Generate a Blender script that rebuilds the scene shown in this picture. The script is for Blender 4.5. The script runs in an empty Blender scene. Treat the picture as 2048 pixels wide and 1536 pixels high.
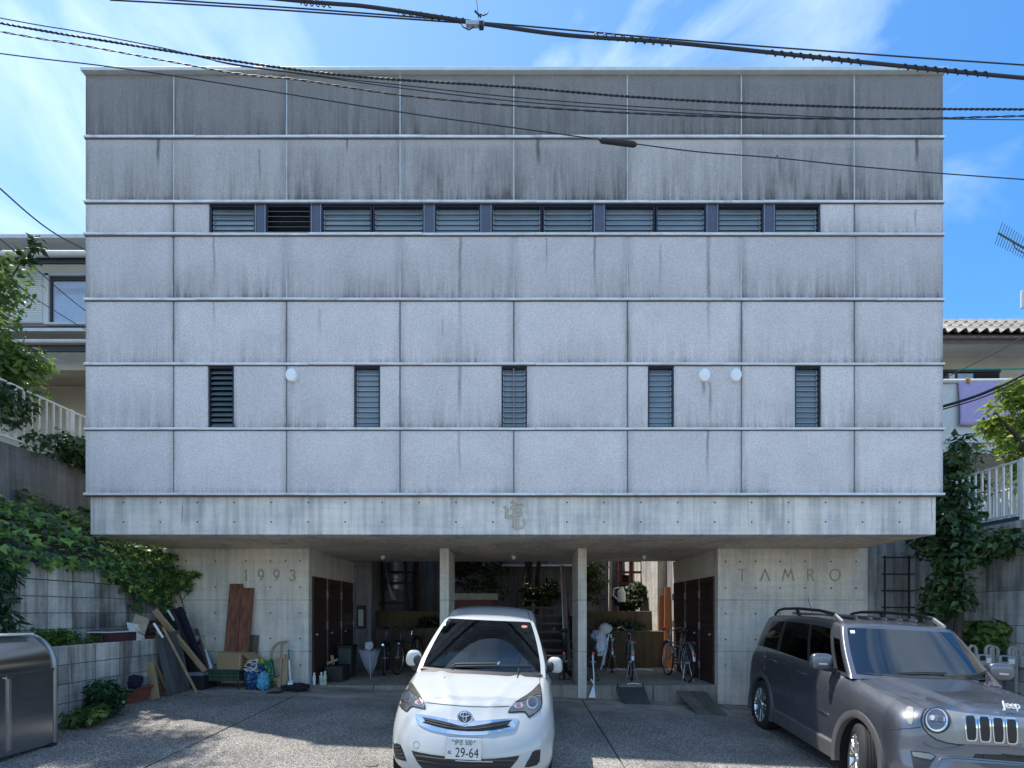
import bpy, bmesh, math, random
import numpy as np
from math import radians, sin, cos, pi, atan2, sqrt
from mathutils import Vector, Matrix, Quaternion
from mathutils.bvhtree import BVHTree

rnd = random.Random(7)
nrng = np.random.default_rng(11)
scene = bpy.context.scene
COL = scene.collection

# ---------------------------------------------------------------- camera
F = 942.0            # focal length in photo pixels (photo is 2048 wide)
EYE = 1.5            # eye height in scene units
CX, CY = 1027.0, 1222.0
cam_d = bpy.data.cameras.new('camera')
cam = bpy.data.objects.new('camera', cam_d)
COL.objects.link(cam)
cam.location = (0, 0, EYE)
cam.rotation_euler = (radians(90), 0, 0)
cam_d.sensor_width = 36.0
cam_d.lens = F / 2048 * 36
cam_d.shift_x = (1024 - CX) / 2048
cam_d.shift_y = (CY - 768) / 2048
cam_d.clip_start = 0.05
cam_d.clip_end = 3000
scene.camera = cam

# ---------------------------------------------------------------- light
SUN = Vector((-0.42, 0.15, 1.0)).normalized()
sun_el = math.asin(SUN.z)
sun_az = atan2(SUN.x, SUN.y)
ld = bpy.data.lights.new('sun', 'SUN')
ld.energy = 3.0
ld.angle = radians(0.5)
ld.color = (1.0, 0.95, 0.87)
lo = bpy.data.objects.new('sun', ld)
COL.objects.link(lo)
lo.rotation_euler = (-SUN).to_track_quat('-Z', 'Y').to_euler()

world = bpy.data.worlds.new('World')
scene.world = world
world.use_nodes = True
wn = world.node_tree.nodes
wl = world.node_tree.links
wn.clear()
sky = wn.new('ShaderNodeTexSky')
sky.sky_type = 'NISHITA'
sky.sun_disc = False
sky.sun_elevation = sun_el
sky.sun_rotation = sun_az
sky.air_density = 1.0
sky.dust_density = 0.3
sky.ozone_density = 1.6
wtc = wn.new('ShaderNodeTexCoord')
wmap = wn.new('ShaderNodeMapping')
wmap.inputs['Scale'].default_value = (1.2, 0.8, 2.6)
wmap.inputs['Rotation'].default_value = (0.2, 0.5, 0.5)
wl.new(wtc.outputs['Generated'], wmap.inputs['Vector'])
wno = wn.new('ShaderNodeTexNoise')
wno.inputs['Scale'].default_value = 2.2
wno.inputs['Detail'].default_value = 7
wno.inputs['Roughness'].default_value = 0.55
wno.inputs['Distortion'].default_value = 0.6
wl.new(wmap.outputs['Vector'], wno.inputs['Vector'])
wr = wn.new('ShaderNodeValToRGB')
wr.color_ramp.elements[0].position = 0.47
wr.color_ramp.elements[1].position = 0.70
wl.new(wno.outputs['Fac'], wr.inputs['Fac'])
# thin cloud is thicker towards the left (west) part of the sky
wsx = wn.new('ShaderNodeSeparateXYZ')
wl.new(wtc.outputs['Generated'], wsx.inputs['Vector'])
wmr = wn.new('ShaderNodeMapRange')
wmr.inputs['From Min'].default_value = 0.75
wmr.inputs['From Max'].default_value = -0.75
wmr.inputs['To Min'].default_value = 0.10
wmr.inputs['To Max'].default_value = 0.75
wl.new(wsx.outputs['X'], wmr.inputs['Value'])
wmul = wn.new('ShaderNodeMath')
wmul.operation = 'MULTIPLY_ADD'
wmul.inputs[1].default_value = 0.62
wl.new(wr.outputs['Color'], wmul.inputs[0])
wm3 = wn.new('ShaderNodeMath')
wm3.operation = 'MULTIPLY'
wm3.inputs[1].default_value = 0.42
wl.new(wmr.outputs['Result'], wm3.inputs[0])
wl.new(wm3.outputs[0], wmul.inputs[2])
wmix = wn.new('ShaderNodeMix')
wmix.data_type = 'RGBA'
wl.new(wmul.outputs[0], wmix.inputs['Factor'])
whs = wn.new('ShaderNodeHueSaturation')
whs.inputs['Saturation'].default_value = 1.42
wl.new(sky.outputs['Color'], whs.inputs['Color'])
wl.new(whs.outputs['Color'], wmix.inputs['A'])
wmix.inputs['B'].default_value = (3.9, 4.7, 5.5, 1)
bg = wn.new('ShaderNodeBackground')
bg.inputs['Strength'].default_value = 0.12
wl.new(wmix.outputs['Result'], bg.inputs['Color'])
wo = wn.new('ShaderNodeOutputWorld')
wl.new(bg.outputs['Background'], wo.inputs['Surface'])

vs = scene.view_settings
vs.view_transform = 'Standard'
vs.look = 'None'
vs.gamma = 1.0
vs.exposure = 1.25
vs.use_curve_mapping = False
scene.cycles.max_bounces = 8
scene.cycles.transparent_max_bounces = 16
scene.cycles.use_denoising = True
scene.cycles.sample_clamp_indirect = 6

# ---------------------------------------------------------------- helpers
VS = 1.18            # the place is a little taller than wide in this rectified photograph


def P(px, py, y):
    """a point of the photograph at distance y -> place"""
    return Vector(((px - CX) * y / F, y, EYE + (CY - py) * y / F))


def gz(x, y):
    """height of the sloping driveway"""
    return -0.143 - 0.0435 * (x + 0.45) + 0.0435 * (min(y, 9.33) - 9.33)


def G(px, py):
    """where a photo pixel meets the driveway"""
    y = 8.0
    for _ in range(40):
        x = (px - CX) * y / F
        y = 0.5 * y + 0.5 * F * (EYE - gz(x, y)) / (py - CY)
    x = (px - CX) * y / F
    return Vector((x, y, gz(x, y)))


def PX(px, py, X):
    """photo pixel on the plane x = X"""
    y = F * X / (px - CX)
    return Vector((X, y, EYE + (CY - py) * y / F))


class MB:
    def __init__(self):
        self.v = []
        self.f = []

    def add(self, vs, fs):
        n = len(self.v)
        self.v += [tuple(p) for p in vs]
        self.f += [tuple(i + n for i in f) for f in fs]
        return self

    def box(self, x0, x1, y0, y1, z0, z1):
        return self.add([(x0, y0, z0), (x1, y0, z0), (x1, y1, z0), (x0, y1, z0), (x0, y0, z1), (x1, y0, z1), (x1, y1, z1), (x0, y1, z1)],
                        [(0, 3, 2, 1), (4, 5, 6, 7), (0, 1, 5, 4), (1, 2, 6, 5), (2, 3, 7, 6), (3, 0, 4, 7)])

    def hexa(self, p):
        """8 corner points: bottom ring 0-3, top ring 4-7"""
        return self.add(p, [(0, 3, 2, 1), (4, 5, 6, 7), (0, 1, 5, 4), (1, 2, 6, 5), (2, 3, 7, 6), (3, 0, 4, 7)])

    def bar(self, p0, p1, w, t, up=(0, 0, 1)):
        """rectangular bar between two points; w across, t along 'up'"""
        p0, p1 = Vector(p0), Vector(p1)
        d = (p1 - p0).normalized()
        s = d.cross(Vector(up))
        if s.length < 1e-4:
            s = d.cross(Vector((1, 0, 0)))
        s.normalize()
        u = s.cross(d).normalized()
        s = s * w / 2
        u = u * t / 2
        return self.hexa([p0 - s - u, p0 + s - u, p1 + s - u, p1 - s - u, p0 - s + u, p0 + s + u, p1 + s + u, p1 - s + u])

    def cyl(self, p0, p1, r0, r1=None, n=10, cap=True):
        r1 = r0 if r1 is None else r1
        p0, p1 = Vector(p0), Vector(p1)
        d = (p1 - p0).normalized()
        a = d.orthogonal().normalized()
        b = d.cross(a)
        vs = []
        for p, r in ((p0, r0), (p1, r1)):
            for k in range(n):
                t = 2 * pi * k / n
                vs.append(p + a * (r * cos(t)) + b * (r * sin(t)))
        fs = [(k, (k + 1) % n, n + (k + 1) % n, n + k) for k in range(n)]
        if cap:
            fs += [tuple(range(n - 1, -1, -1)), tuple(range(n, 2 * n))]
        return self.add(vs, fs)

    def tube(self, pts, r, n=6, closed=False):
        pts = [Vector(p) for p in pts]
        m = len(pts)
        rs = r if isinstance(r, (list, tuple)) else [r] * m
        vs, fs = [], []
        prev = None
        for i, p in enumerate(pts):
            if closed:
                d = pts[(i + 1) % m] - pts[i - 1]
            else:
                d = pts[min(i + 1, m - 1)] - pts[max(i - 1, 0)]
            d.normalize()
            if prev is None:
                a = d.orthogonal().normalized()
            else:
                a = (prev - d * prev.dot(d))
                a = a.normalized() if a.length > 1e-6 else d.orthogonal().normalized()
            prev = a
            b = d.cross(a)
            for k in range(n):
                t = 2 * pi * k / n
                vs.append(p + a * (rs[i] * cos(t)) + b * (rs[i] * sin(t)))
        for i in range(m if closed else m - 1):
            j = (i + 1) % m
            for k in range(n):
                fs.append((i * n + k, i * n + (k + 1) % n, j * n + (k + 1) % n, j * n + k))
        if not closed:
            fs += [tuple(range(n - 1, -1, -1)), tuple(range((m - 1) * n, m * n))]
        return self.add(vs, fs)

    def lathe(self, prof, c=(0, 0, 0), axis='z', n=20):
        """prof: (radius, height) pairs"""
        vs, fs = [], []
        c = Vector(c)
        for r, h in prof:
            for k in range(n):
                t = 2 * pi * k / n
                if axis == 'z':
                    vs.append(c + Vector((r * cos(t), r * sin(t), h)))
                elif axis == 'y':
                    vs.append(c + Vector((r * cos(t), h, r * sin(t))))
                else:
                    vs.append(c + Vector((h, r * cos(t), r * sin(t))))
        for i in range(len(prof) - 1):
            for k in range(n):
                fs.append((i * n + k, i * n + (k + 1) % n, (i + 1) * n + (k + 1) % n, (i + 1) * n + k))
        return self.add(vs, fs)

    def ell(self, c, r, n=10, m=7):
        prof = []
        vs, fs = [], []
        c = Vector(c)
        for i in range(m + 1):
            a = -pi / 2 + pi * i / m
            for k in range(n):
                t = 2 * pi * k / n
                vs.append(c + Vector((r[0] * cos(a) * cos(t), r[1] * cos(a) * sin(t), r[2] * sin(a))))
        for i in range(m):
            for k in range(n):
                fs.append((i * n + k, i * n + (k + 1) % n, (i + 1) * n + (k + 1) % n, (i + 1) * n + k))
        return self.add(vs, fs)

    def prism(self, pts, y0, y1):
        """outline in x,z extruded in y"""
        n = len(pts)
        vs = [(p[0], y0, p[1]) for p in pts] + [(p[0], y1, p[1]) for p in pts]
        fs = [(k, (k + 1) % n, n + (k + 1) % n, n + k) for k in range(n)]
        fs += [tuple(range(n - 1, -1, -1)), tuple(range(n, 2 * n))]
        return self.add(vs, fs)

    def xf(self, M):
        self.v = [tuple(M @ Vector(p)) for p in self.v]
        return self

    def build(self, name, m, parent=None, smooth=False, bevel=0.0, label=None, kind=None, fix=False):
        me = bpy.data.meshes.new(name)
        me.from_pydata(self.v, [], self.f)
        if fix or smooth:
            b = bmesh.new()
            b.from_mesh(me)
            bmesh.ops.remove_doubles(b, verts=b.verts, dist=1e-5)
            bmesh.ops.recalc_face_normals(b, faces=b.faces)
            b.to_mesh(me)
            b.free()
        return link(name, me, m, parent, smooth, bevel, label, kind)


def link(name, me, m, parent=None, smooth=False, bevel=0.0, label=None, kind=None):
    o = bpy.data.objects.new(name, me)
    if m is not None and not me.materials:
        for q in (m if isinstance(m, (list, tuple)) else [m]):
            me.materials.append(q)
    if smooth:
        me.polygons.foreach_set('use_smooth', [True] * len(me.polygons))
        if smooth != 'all':
            try:
                me.set_sharp_from_angle(angle=radians(38))
            except Exception:
                pass
    COL.objects.link(o)
    if parent is not None:
        o.parent = parent
    if bevel:
        bv = o.modifiers.new('bevel', 'BEVEL')
        bv.width = bevel
        bv.segments = 2
        bv.limit_method = 'ANGLE'
    if label:
        o['label'] = label
    if kind:
        o['kind'] = kind
    return o


def empty(name, loc=(0, 0, 0), rz=0.0, scale=None):
    o = bpy.data.objects.new(name, None)
    o.empty_display_size = 0.1
    o.location = loc
    o.rotation_euler = (0, 0, rz)
    if scale:
        o.scale = scale
    COL.objects.link(o)
    return o


def tag(o, label, cat, group=None, kind=None):
    o['label'] = label
    o['category'] = cat
    if group:
        o['group'] = group
    if kind:
        o['kind'] = kind
    return o


def copy_part(src, parent, loc=None, rot=None, scale=None):
    c = src.copy()
    COL.objects.link(c)
    c.parent = parent
    if loc is not None:
        c.location = loc
    if rot is not None:
        c.rotation_euler = rot
    if scale is not None:
        c.scale = scale
    return c


# ---------------------------------------------------------------- materials
MATS = {}


class NT:
    def __init__(self, m):
        m.use_nodes = True
        self.n = m.node_tree.nodes
        self.l = m.node_tree.links
        self.b = self.n['Principled BSDF']

    def node(self, t, **kw):
        x = self.n.new(t)
        for k, v in kw.items():
            setattr(x, k, v)
        return x

    def math(self, op, a, b=None, c=None, clamp=False):
        x = self.n.new('ShaderNodeMath')
        x.operation = op
        x.use_clamp = clamp
        for i, q in enumerate((a, b, c)):
            if q is None:
                continue
            if isinstance(q, (int, float)):
                x.inputs[i].default_value = q
            else:
                self.l.new(q, x.inputs[i])
        return x.outputs[0]

    def noise(self, vec, scale, detail=4, rough=0.55, dist=0.0):
        x = self.n.new('ShaderNodeTexNoise')
        x.inputs['Scale'].default_value = scale
        x.inputs['Detail'].default_value = detail
        x.inputs['Roughness'].default_value = rough
        x.inputs['Distortion'].default_value = dist
        self.l.new(vec, x.inputs['Vector'])
        return x.outputs['Fac']

    def mapping(self, vec, scale=(1, 1, 1), loc=(0, 0, 0), rot=(0, 0, 0)):
        x = self.n.new('ShaderNodeMapping')
        x.inputs['Scale'].default_value = scale
        x.inputs['Location'].default_value = loc
        x.inputs['Rotation'].default_value = rot
        self.l.new(vec, x.inputs['Vector'])
        return x.outputs['Vector']

    def ramp(self, fac, a, b, v0=0.0, v1=1.0):
        x = self.n.new('ShaderNodeMapRange')
        x.interpolation_type = 'SMOOTHSTEP'
        x.inputs['From Min'].default_value = a
        x.inputs['From Max'].default_value = b
        x.inputs['To Min'].default_value = v0
        x.inputs['To Max'].default_value = v1
        self.l.new(fac, x.inputs['Value'])
        return x.outputs['Result']

    def mix(self, fac, a, b, mode='MIX'):
        x = self.n.new('ShaderNodeMix')
        x.data_type = 'RGBA'
        x.blend_type = mode
        if isinstance(fac, (int, float)):
            x.inputs['Factor'].default_value = fac
        else:
            self.l.new(fac, x.inputs['Factor'])
        for nm, q in (('A', a), ('B', b)):
            if isinstance(q, (tuple, list)):
                x.inputs[nm].default_value = (*q[:3], 1)
            else:
                self.l.new(q, x.inputs[nm])
        return x.outputs['Result']

    def rgb(self, v):
        x = self.n.new('ShaderNodeCombineColor')
        for i in range(3):
            self.l.new(v, x.inputs[i])
        return x.outputs[0]

    def scale(self, col, v):
        """colour times value"""
        x = self.n.new('ShaderNodeVectorMath')
        x.operation = 'SCALE'
        if isinstance(col, (tuple, list)):
            x.inputs[0].default_value = col[:3]
        else:
            self.l.new(col, x.inputs[0])
        if isinstance(v, (int, float)):
            x.inputs['Scale'].default_value = v
        else:
            self.l.new(v, x.inputs['Scale'])
        return x.outputs[0]

    def pos(self):
        return self.n.new('ShaderNodeNewGeometry').outputs['Position']

    def obj(self):
        return self.n.new('ShaderNodeTexCoord').outputs['Object']

    def gen(self):
        return self.n.new('ShaderNodeTexCoord').outputs['Generated']

    def col(self, c):
        self.l.new(c, self.b.inputs['Base Color'])

    def bump(self, h, strength=0.3, dist=0.01):
        x = self.n.new('ShaderNodeBump')
        x.inputs['Strength'].default_value = strength
        x.inputs['Distance'].default_value = dist
        self.l.new(h, x.inputs['Height'])
        self.l.new(x.outputs['Normal'], self.b.inputs['Normal'])


def M(name, col, rough=0.6, metal=0.0, var=0.12, vscale=6.0, stretch=(1, 1, 1), bump=0.0, bscale=40.0, bdist=0.004,
      coat=0.0, spec=None, world=False, rand=0.0, grime=0.0):
    if name in MATS:
        return MATS[name]
    m = bpy.data.materials.new(name)
    t = NT(m)
    b = t.b
    b.inputs['Roughness'].default_value = rough
    b.inputs['Metallic'].default_value = metal
    if coat:
        b.inputs['Coat Weight'].default_value = coat
        b.inputs['Coat Roughness'].default_value = 0.03
    if spec is not None:
        b.inputs['Specular IOR Level'].default_value = spec
    vec = t.pos() if world else t.obj()
    c = col
    if var:
        n1 = t.noise(t.mapping(vec, stretch), vscale, 6, 0.6)
        c = t.scale(c, t.ramp(n1, 0.25, 0.75, 1 - var, 1 + var))
    if grime:
        n2 = t.noise(vec, vscale * 0.45, 5, 0.65, 0.5)
        c = t.mix(t.ramp(n2, 0.5, 0.75, 0, grime), c, (0.03, 0.03, 0.028))
    if rand:
        oi = t.node('ShaderNodeObjectInfo').outputs['Random']
        c = t.scale(c, t.ramp(oi, 0, 1, 1 - rand, 1 + rand))
    if c is col:
        b.inputs['Base Color'].default_value = (*col, 1)
    else:
        t.col(c)
    if bump:
        t.bump(t.noise(t.mapping(vec, stretch), bscale, 5, 0.6), bump, bdist)
    MATS[name] = m
    return m


def leaf_mat(name, c0, c1, rough=0.5, trans=0.25):
    m = bpy.data.materials.new(name)
    t = NT(m)
    g = t.node('ShaderNodeNewGeometry')
    oi = t.node('ShaderNodeObjectInfo').outputs['Random']
    r = t.math('FRACT', t.math('ADD', g.outputs['Random Per Island'], oi))
    c = t.mix(t.math('POWER', r, 1.5), c0, c1)
    t.col(c)
    t.b.inputs['Roughness'].default_value = rough
    t.b.inputs['Specular IOR Level'].default_value = 0.35
    tr = t.node('ShaderNodeBsdfTranslucent')
    t.l.new(t.scale(c, 1.6), tr.inputs['Color'])
    mx = t.node('ShaderNodeMixShader')
    mx.inputs[0].default_value = trans
    t.l.new(t.b.outputs[0], mx.inputs[1])
    t.l.new(tr.outputs[0], mx.inputs[2])
    t.l.new(mx.outputs[0], t.n['Material Output'].inputs['Surface'])
    return m


def glass_mat(name, tint=(0.5, 0.55, 0.55), ior=1.5, rough=0.0):
    m = bpy.data.materials.new(name)
    t = NT(m)
    t.n.remove(t.b)
    tr = t.node('ShaderNodeBsdfTransparent')
    tr.inputs['Color'].default_value = (*tint, 1)
    gl = t.node('ShaderNodeBsdfGlossy')
    gl.inputs['Roughness'].default_value = rough
    gl.inputs['Color'].default_value = (1, 1, 1, 1)
    fr = t.node('ShaderNodeFresnel')
    fr.inputs['IOR'].default_value = ior
    mx = t.node('ShaderNodeMixShader')
    t.l.new(fr.outputs[0], mx.inputs[0])
    t.l.new(tr.outputs[0], mx.inputs[1])
    t.l.new(gl.outputs[0], mx.inputs[2])
    t.l.new(mx.outputs[0], t.n['Material Output'].inputs['Surface'])
    return m


def concrete_mat(name, col, joints=(), warm=0.0, stain=0.25, drips=()):
    """board-formed concrete: blotches, fine pits, drips and formwork joint lines at given heights"""
    m = bpy.data.materials.new(name)
    t = NT(m)
    p = t.pos()
    n1 = t.noise(p, 1.1, 6, 0.6, 0.3)
    n2 = t.noise(t.mapping(p, (7, 7, 0.5)), 1.3, 5, 0.6)
    n3 = t.noise(p, 38, 4, 0.7)
    n4 = t.noise(t.mapping(p, (0.8, 0.8, 14)), 1.0, 4, 0.6)
    v = t.math('MULTIPLY', t.ramp(n1, 0.3, 0.7, 1 - stain * 0.7, 1.1), t.ramp(n2, 0.35, 0.7, 1.05, 1 - stain))
    v = t.math('MULTIPLY', v, t.ramp(n3, 0.25, 0.75, 0.86, 1.1))
    v = t.math('MULTIPLY', v, t.ramp(n4, 0.3, 0.7, 0.94, 1.05))
    pit = t.ramp(t.noise(p, 75, 2, 0.5), 0.70, 0.78, 1.0, 0.55)
    v = t.math('MULTIPLY', v, pit)
    if joints:
        sx = t.node('ShaderNodeSeparateXYZ')
        t.l.new(p, sx.inputs[0])
        wob = t.noise(t.mapping(p, (6, 6, 0)), 1.0, 3)
        for j in joints:
            d = t.math('ABSOLUTE', t.math('SUBTRACT', sx.outputs['Z'], j))
            line = t.ramp(d, 0.004, 0.012, 0.55, 1.0)
            v = t.math('MULTIPLY', v, t.math('MAXIMUM', line, t.ramp(wob, 0.5, 0.62, 0.0, 0.93)))
    c = t.scale(col, v)
    if warm:
        c = t.mix(t.ramp(n1, 0.4, 0.7, 0, warm), c, (col[0] * 1.05, col[1] * 0.9, col[2] * 0.68))
    if drips:
        sd = t.node('ShaderNodeSeparateXYZ')
        t.l.new(p, sd.inputs[0])
        dk = None
        for dx, zt, zb_, w, k in drips:
            wob = t.math('MULTIPLY', t.math('SUBTRACT', t.noise(t.mapping(p, (0, 0, 5), (dx, 0, 0)), 1.0, 4), 0.5), 0.05)
            a = t.ramp(t.math('ABSOLUTE', t.math('SUBTRACT', t.math('ADD', sd.outputs['X'], wob), dx)), 0.0, w, 1.0, 0.0)
            b = t.math('MULTIPLY', t.ramp(sd.outputs['Z'], zb_, zb_ + 0.5 * (zt - zb_), 0, 1), t.ramp(sd.outputs['Z'], zt, zt + 0.02, 1, 0))
            q = t.math('MULTIPLY', t.math('MULTIPLY', a, b), k)
            dk = q if dk is None else t.math('MAXIMUM', dk, q)
        c = t.mix(dk, c, (0.12, 0.09, 0.055))
    t.col(c)
    t.b.inputs['Roughness'].default_value = 0.85
    t.bump(t.math('ADD', n3, t.math('MULTIPLY', pit, 0.6)), 0.25, 0.004)
    return m
# ================================================================ setting: ground
def asphalt():
    m = bpy.data.materials.new('washed_aggregate')
    t = NT(m)
    p = t.pos()
    vo = t.node('ShaderNodeTexVoronoi')
    vo.inputs['Scale'].default_value = 110
    t.l.new(p, vo.inputs['Vector'])
    sc = t.node('ShaderNodeSeparateColor')
    t.l.new(vo.outputs['Color'], sc.inputs[0])
    stone = t.ramp(sc.outputs[0], 0.0, 1.0, 0.06, 0.42)
    stone = t.math('MULTIPLY', stone, t.ramp(vo.outputs['Distance'], 0.2, 0.75, 1.1, 0.45))
    light = t.ramp(sc.outputs[1], 0.90, 0.97, 0.0, 0.28)
    stone = t.math('ADD', stone, light)
    n1 = t.noise(p, 0.9, 6, 0.6)
    stone = t.math('MULTIPLY', stone, t.ramp(n1, 0.3, 0.7, 0.66, 1.15))
    oil = t.ramp(t.noise(p, 0.55, 7, 0.7, 0.8), 0.58, 0.70, 1.0, 0.5)
    stone = t.math('MULTIPLY', stone, oil)
    ca = t.mix(sc.outputs[2], t.scale((1.25, 1.12, 0.96), stone), t.scale((1.03, 1.03, 0.99), stone))
    # smooth trowelled apron along the wall
    sx = t.node('ShaderNodeSeparateXYZ')
    t.l.new(p, sx.inputs[0])
    yy = t.math('ADD', sx.outputs['Y'], t.math('MULTIPLY', t.noise(p, 1.6, 5, 0.65), 1.0))
    ap = t.ramp(yy, 8.55, 9.2, 0.0, 1.0)
    nn = t.noise(t.mapping(p, (0.7, 2.5, 1)), 1.6, 7, 0.65)
    fine = t.ramp(t.noise(p, 60, 3, 0.6), 0.3, 0.7, 0.85, 1.12)
    cc = t.scale((0.38, 0.345, 0.30), t.math('MULTIPLY', t.ramp(nn, 0.3, 0.72, 0.45, 1.15), fine))
    t.col(t.mix(ap, ca, cc))
    t.b.inputs['Roughness'].default_value = 0.8
    t.bump(t.math('MULTIPLY', vo.outputs['Distance'], t.math('SUBTRACT', 1.0, ap)), 0.55, 0.006)
    return m


m_asph = asphalt()
m_soil = M('soil', (0.06, 0.05, 0.04), 0.95, var=0.4, vscale=3, bump=0.6, bscale=20, bdist=0.03)
m_groove = M('joint_filler', (0.025, 0.025, 0.025), 0.9)

# far ground sheet, a little under the driveway slabs
mb = MB()
R = 400


def gp(x, y, dz=0.0):
    return (x, y, -0.143 - 0.0435 * (x + 0.45) + 0.0435 * (y - 9.33) + dz)


xs = [-R, -60, -20, -6.2, 0, 8.6, 20, 60, R]
ys = [-R, -60, -20, 0, 9.33, 20, 60, R]
for j, y in enumerate(ys):
    for x in xs:
        cx, cy = max(-25, min(25, x)), max(-25, min(9.33, y))
        mb.v.append(gp(cx, cy, -0.035)[:2] and (x, y, gp(cx, cy, -0.035)[2]))
nx = len(xs)
for j in range(len(ys) - 1):
    for i in range(nx - 1):
        a = j * nx + i
        mb.f.append((a, a + 1, a + nx + 1, a + nx))
m_road = M('pale_road', (0.20, 0.20, 0.19), 0.9, var=0.25, vscale=1.5, bump=0.4, bscale=90, bdist=0.006, world=True)
mb.build('ground', m_road, kind='structure')

drive = empty('driveway')
drive['kind'] = 'structure'
xj = [-6.3, -3.95, -1.335, 1.335, 4.05, 8.7]
for a, b in zip(xj[:-1], xj[1:]):
    mb = MB()
    a2, b2 = a + 0.011, b - 0.011
    y0, y1 = 0.6, 9.34
    mb.hexa([gp(a2, y0, -0.12), gp(b2, y0, -0.12), gp(b2, y1, -0.12), gp(a2, y1, -0.12), gp(a2, y0), gp(b2, y0), gp(b2, y1), gp(a2, y1)])
    mb.build('paving_slab', m_asph, drive, bevel=0.004)

# ================================================================ the concrete building
D = 7.6
YW = 9.33


def zf(py, y=D):
    return EYE + (CY - py) * y / F


def xf_(px, y=D):
    return (px - CX) * y / F


def panel_mat():
    m = bpy.data.materials.new('fibre_cement_panel')
    t = NT(m)
    p = t.pos()
    tone = t.node('ShaderNodeAttribute', attribute_type='OBJECT', attribute_name='tone').outputs['Fac']
    dirt = t.node('ShaderNodeAttribute', attribute_type='OBJECT', attribute_name='dirt').outputs['Fac']
    clean = t.node('ShaderNodeAttribute', attribute_type='OBJECT', attribute_name='clean').outputs['Fac']
    sg = t.node('ShaderNodeSeparateXYZ')
    t.l.new(t.gen(), sg.inputs[0])
    gz_, gx_ = sg.outputs['Z'], sg.outputs['X']
    sp = t.node('ShaderNodeSeparateXYZ')
    t.l.new(p, sp.inputs[0])
    st = t.noise(t.mapping(p, (11, 1, 0.9)), 1.0, 7, 0.62)
    st2 = t.noise(t.mapping(p, (30, 1, 1.6)), 1.0, 6, 0.65)
    blot = t.noise(p, 1.3, 5, 0.6, 0.4)
    grain = t.noise(p, 42, 4, 0.75)
    v = t.math('MULTIPLY', t.ramp(grain, 0.3, 0.7, 0.80, 1.16), t.ramp(blot, 0.3, 0.7, 0.93, 1.05))
    # rain-washed dirt that gathers towards the lower edge of each panel, in streaks
    low = t.math('POWER', t.math('SUBTRACT', 1.0, gz_, clamp=True), 2.0)
    low2 = t.math('ADD', t.math('MULTIPLY', low, 0.85), t.math('MULTIPLY', t.math('MULTIPLY', t.math('SUBTRACT', 1.0, clean), t.ramp(gz_, .80, .92, 1.0, .15)), 0.42))
    s = t.math('MULTIPLY', t.ramp(t.math('ADD', t.math('MULTIPLY', st, 0.6), t.math('MULTIPLY', st2, 0.4)), 0.34, 0.66, 0.1, 1.0), low2)
    amt = t.ramp(t.noise(t.mapping(p, (1.5, 1, .6)), 1.0, 4, .6, .3), 0.34, 0.66, 0.5, 1.25)
    s = t.math('MULTIPLY', t.math('MULTIPLY', s, dirt), amt)
    edge = t.math('MULTIPLY', t.ramp(t.math('ABSOLUTE', t.math('SUBTRACT', gx_, 0.5)), 0.42, 0.5, 0, 0.22), t.ramp(st, 0.3, 0.6, 0.3, 1.0))
    bot = t.math('MULTIPLY', t.ramp(gz_, 0.0, 0.13, 0.34, 0.0), t.math('MULTIPLY', t.ramp(st2, 0.35, 0.65, 0.25, 1.0), t.math('MINIMUM', amt, 1.1)))
    dk = t.math('ADD', t.math('ADD', s, edge), bot)
    # grime along the joints, different on every panel
    oi = t.node('ShaderNodeObjectInfo').outputs['Random']
    gj = t.math('MULTIPLY', t.ramp(t.math('ABSOLUTE', t.math('SUBTRACT', gx_, 0.5)), 0.48, 0.5, 0, 0.34), t.ramp(t.noise(t.mapping(p, (0, 0, 1.4)), 1.0, 4), 0.42, 0.6, 0, 1))
    dk = t.math('ADD', dk, t.math('MULTIPLY', gj, oi))
    top = t.math('MULTIPLY', t.ramp(gz_, 0.965, 1.0, 0, 0.4), t.ramp(t.noise(t.mapping(p, (3, 1, 0)), 1.0, 5), 0.45, 0.65, 0, 1))
    dk = t.math('ADD', dk, top)
    speck = t.math('MULTIPLY', t.ramp(t.noise(p, 34, 3, 0.7), 0.62, 0.74, 0, 0.75), t.math('MULTIPLY', low2, dirt))
    dk = t.math('ADD', dk, speck)
    # single long drips under leaking joints: x, z top, z bottom, half width, strength
    for dx, zt, zb_, w, k in DRIPS:
        wob = t.math('MULTIPLY', t.math('SUBTRACT', t.noise(t.mapping(p, (0, 0, 2.2), (dx, 0, 0)), 1.0, 4), 0.5), 0.09)
        d = t.math('ABSOLUTE', t.math('SUBTRACT', t.math('ADD', sp.outputs['X'], wob), dx))
        a = t.ramp(d, 0.0, w, 1.0, 0.0)
        b = t.math('MULTIPLY', t.ramp(sp.outputs['Z'], zb_, zb_ + 0.75 * (zt - zb_), 0, 1), t.ramp(sp.outputs['Z'], zt, zt + 0.03, 1, 0))
        dk = t.math('ADD', dk, t.math('MULTIPLY', t.math('MULTIPLY', a, b), t.math('MULTIPLY', t.ramp(st2, 0.25, 0.6, 0.4, 1.0), k * 1.2)))
    dk = t.math('MINIMUM', dk, 0.86)
    base = t.scale((1.08, 0.99, 0.965), t.math('MULTIPLY', tone, v))
    warm = t.scale((1.08, 1.0, 0.90), t.math('MULTIPLY', tone, v))
    base = t.mix(t.math('MULTIPLY', t.math('SUBTRACT', 1.0, clean), 0.6), base, warm)
    t.col(t.mix(dk, base, (0.058, 0.047, 0.038)))
    t.b.inputs['Roughness'].default_value = 0.62
    t.bump(grain, 0.12, 0.002)
    return m


def xz(px, pa, pb, w, k):
    return (xf_(px), zf(pa), zf(pb), w, k)


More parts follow.
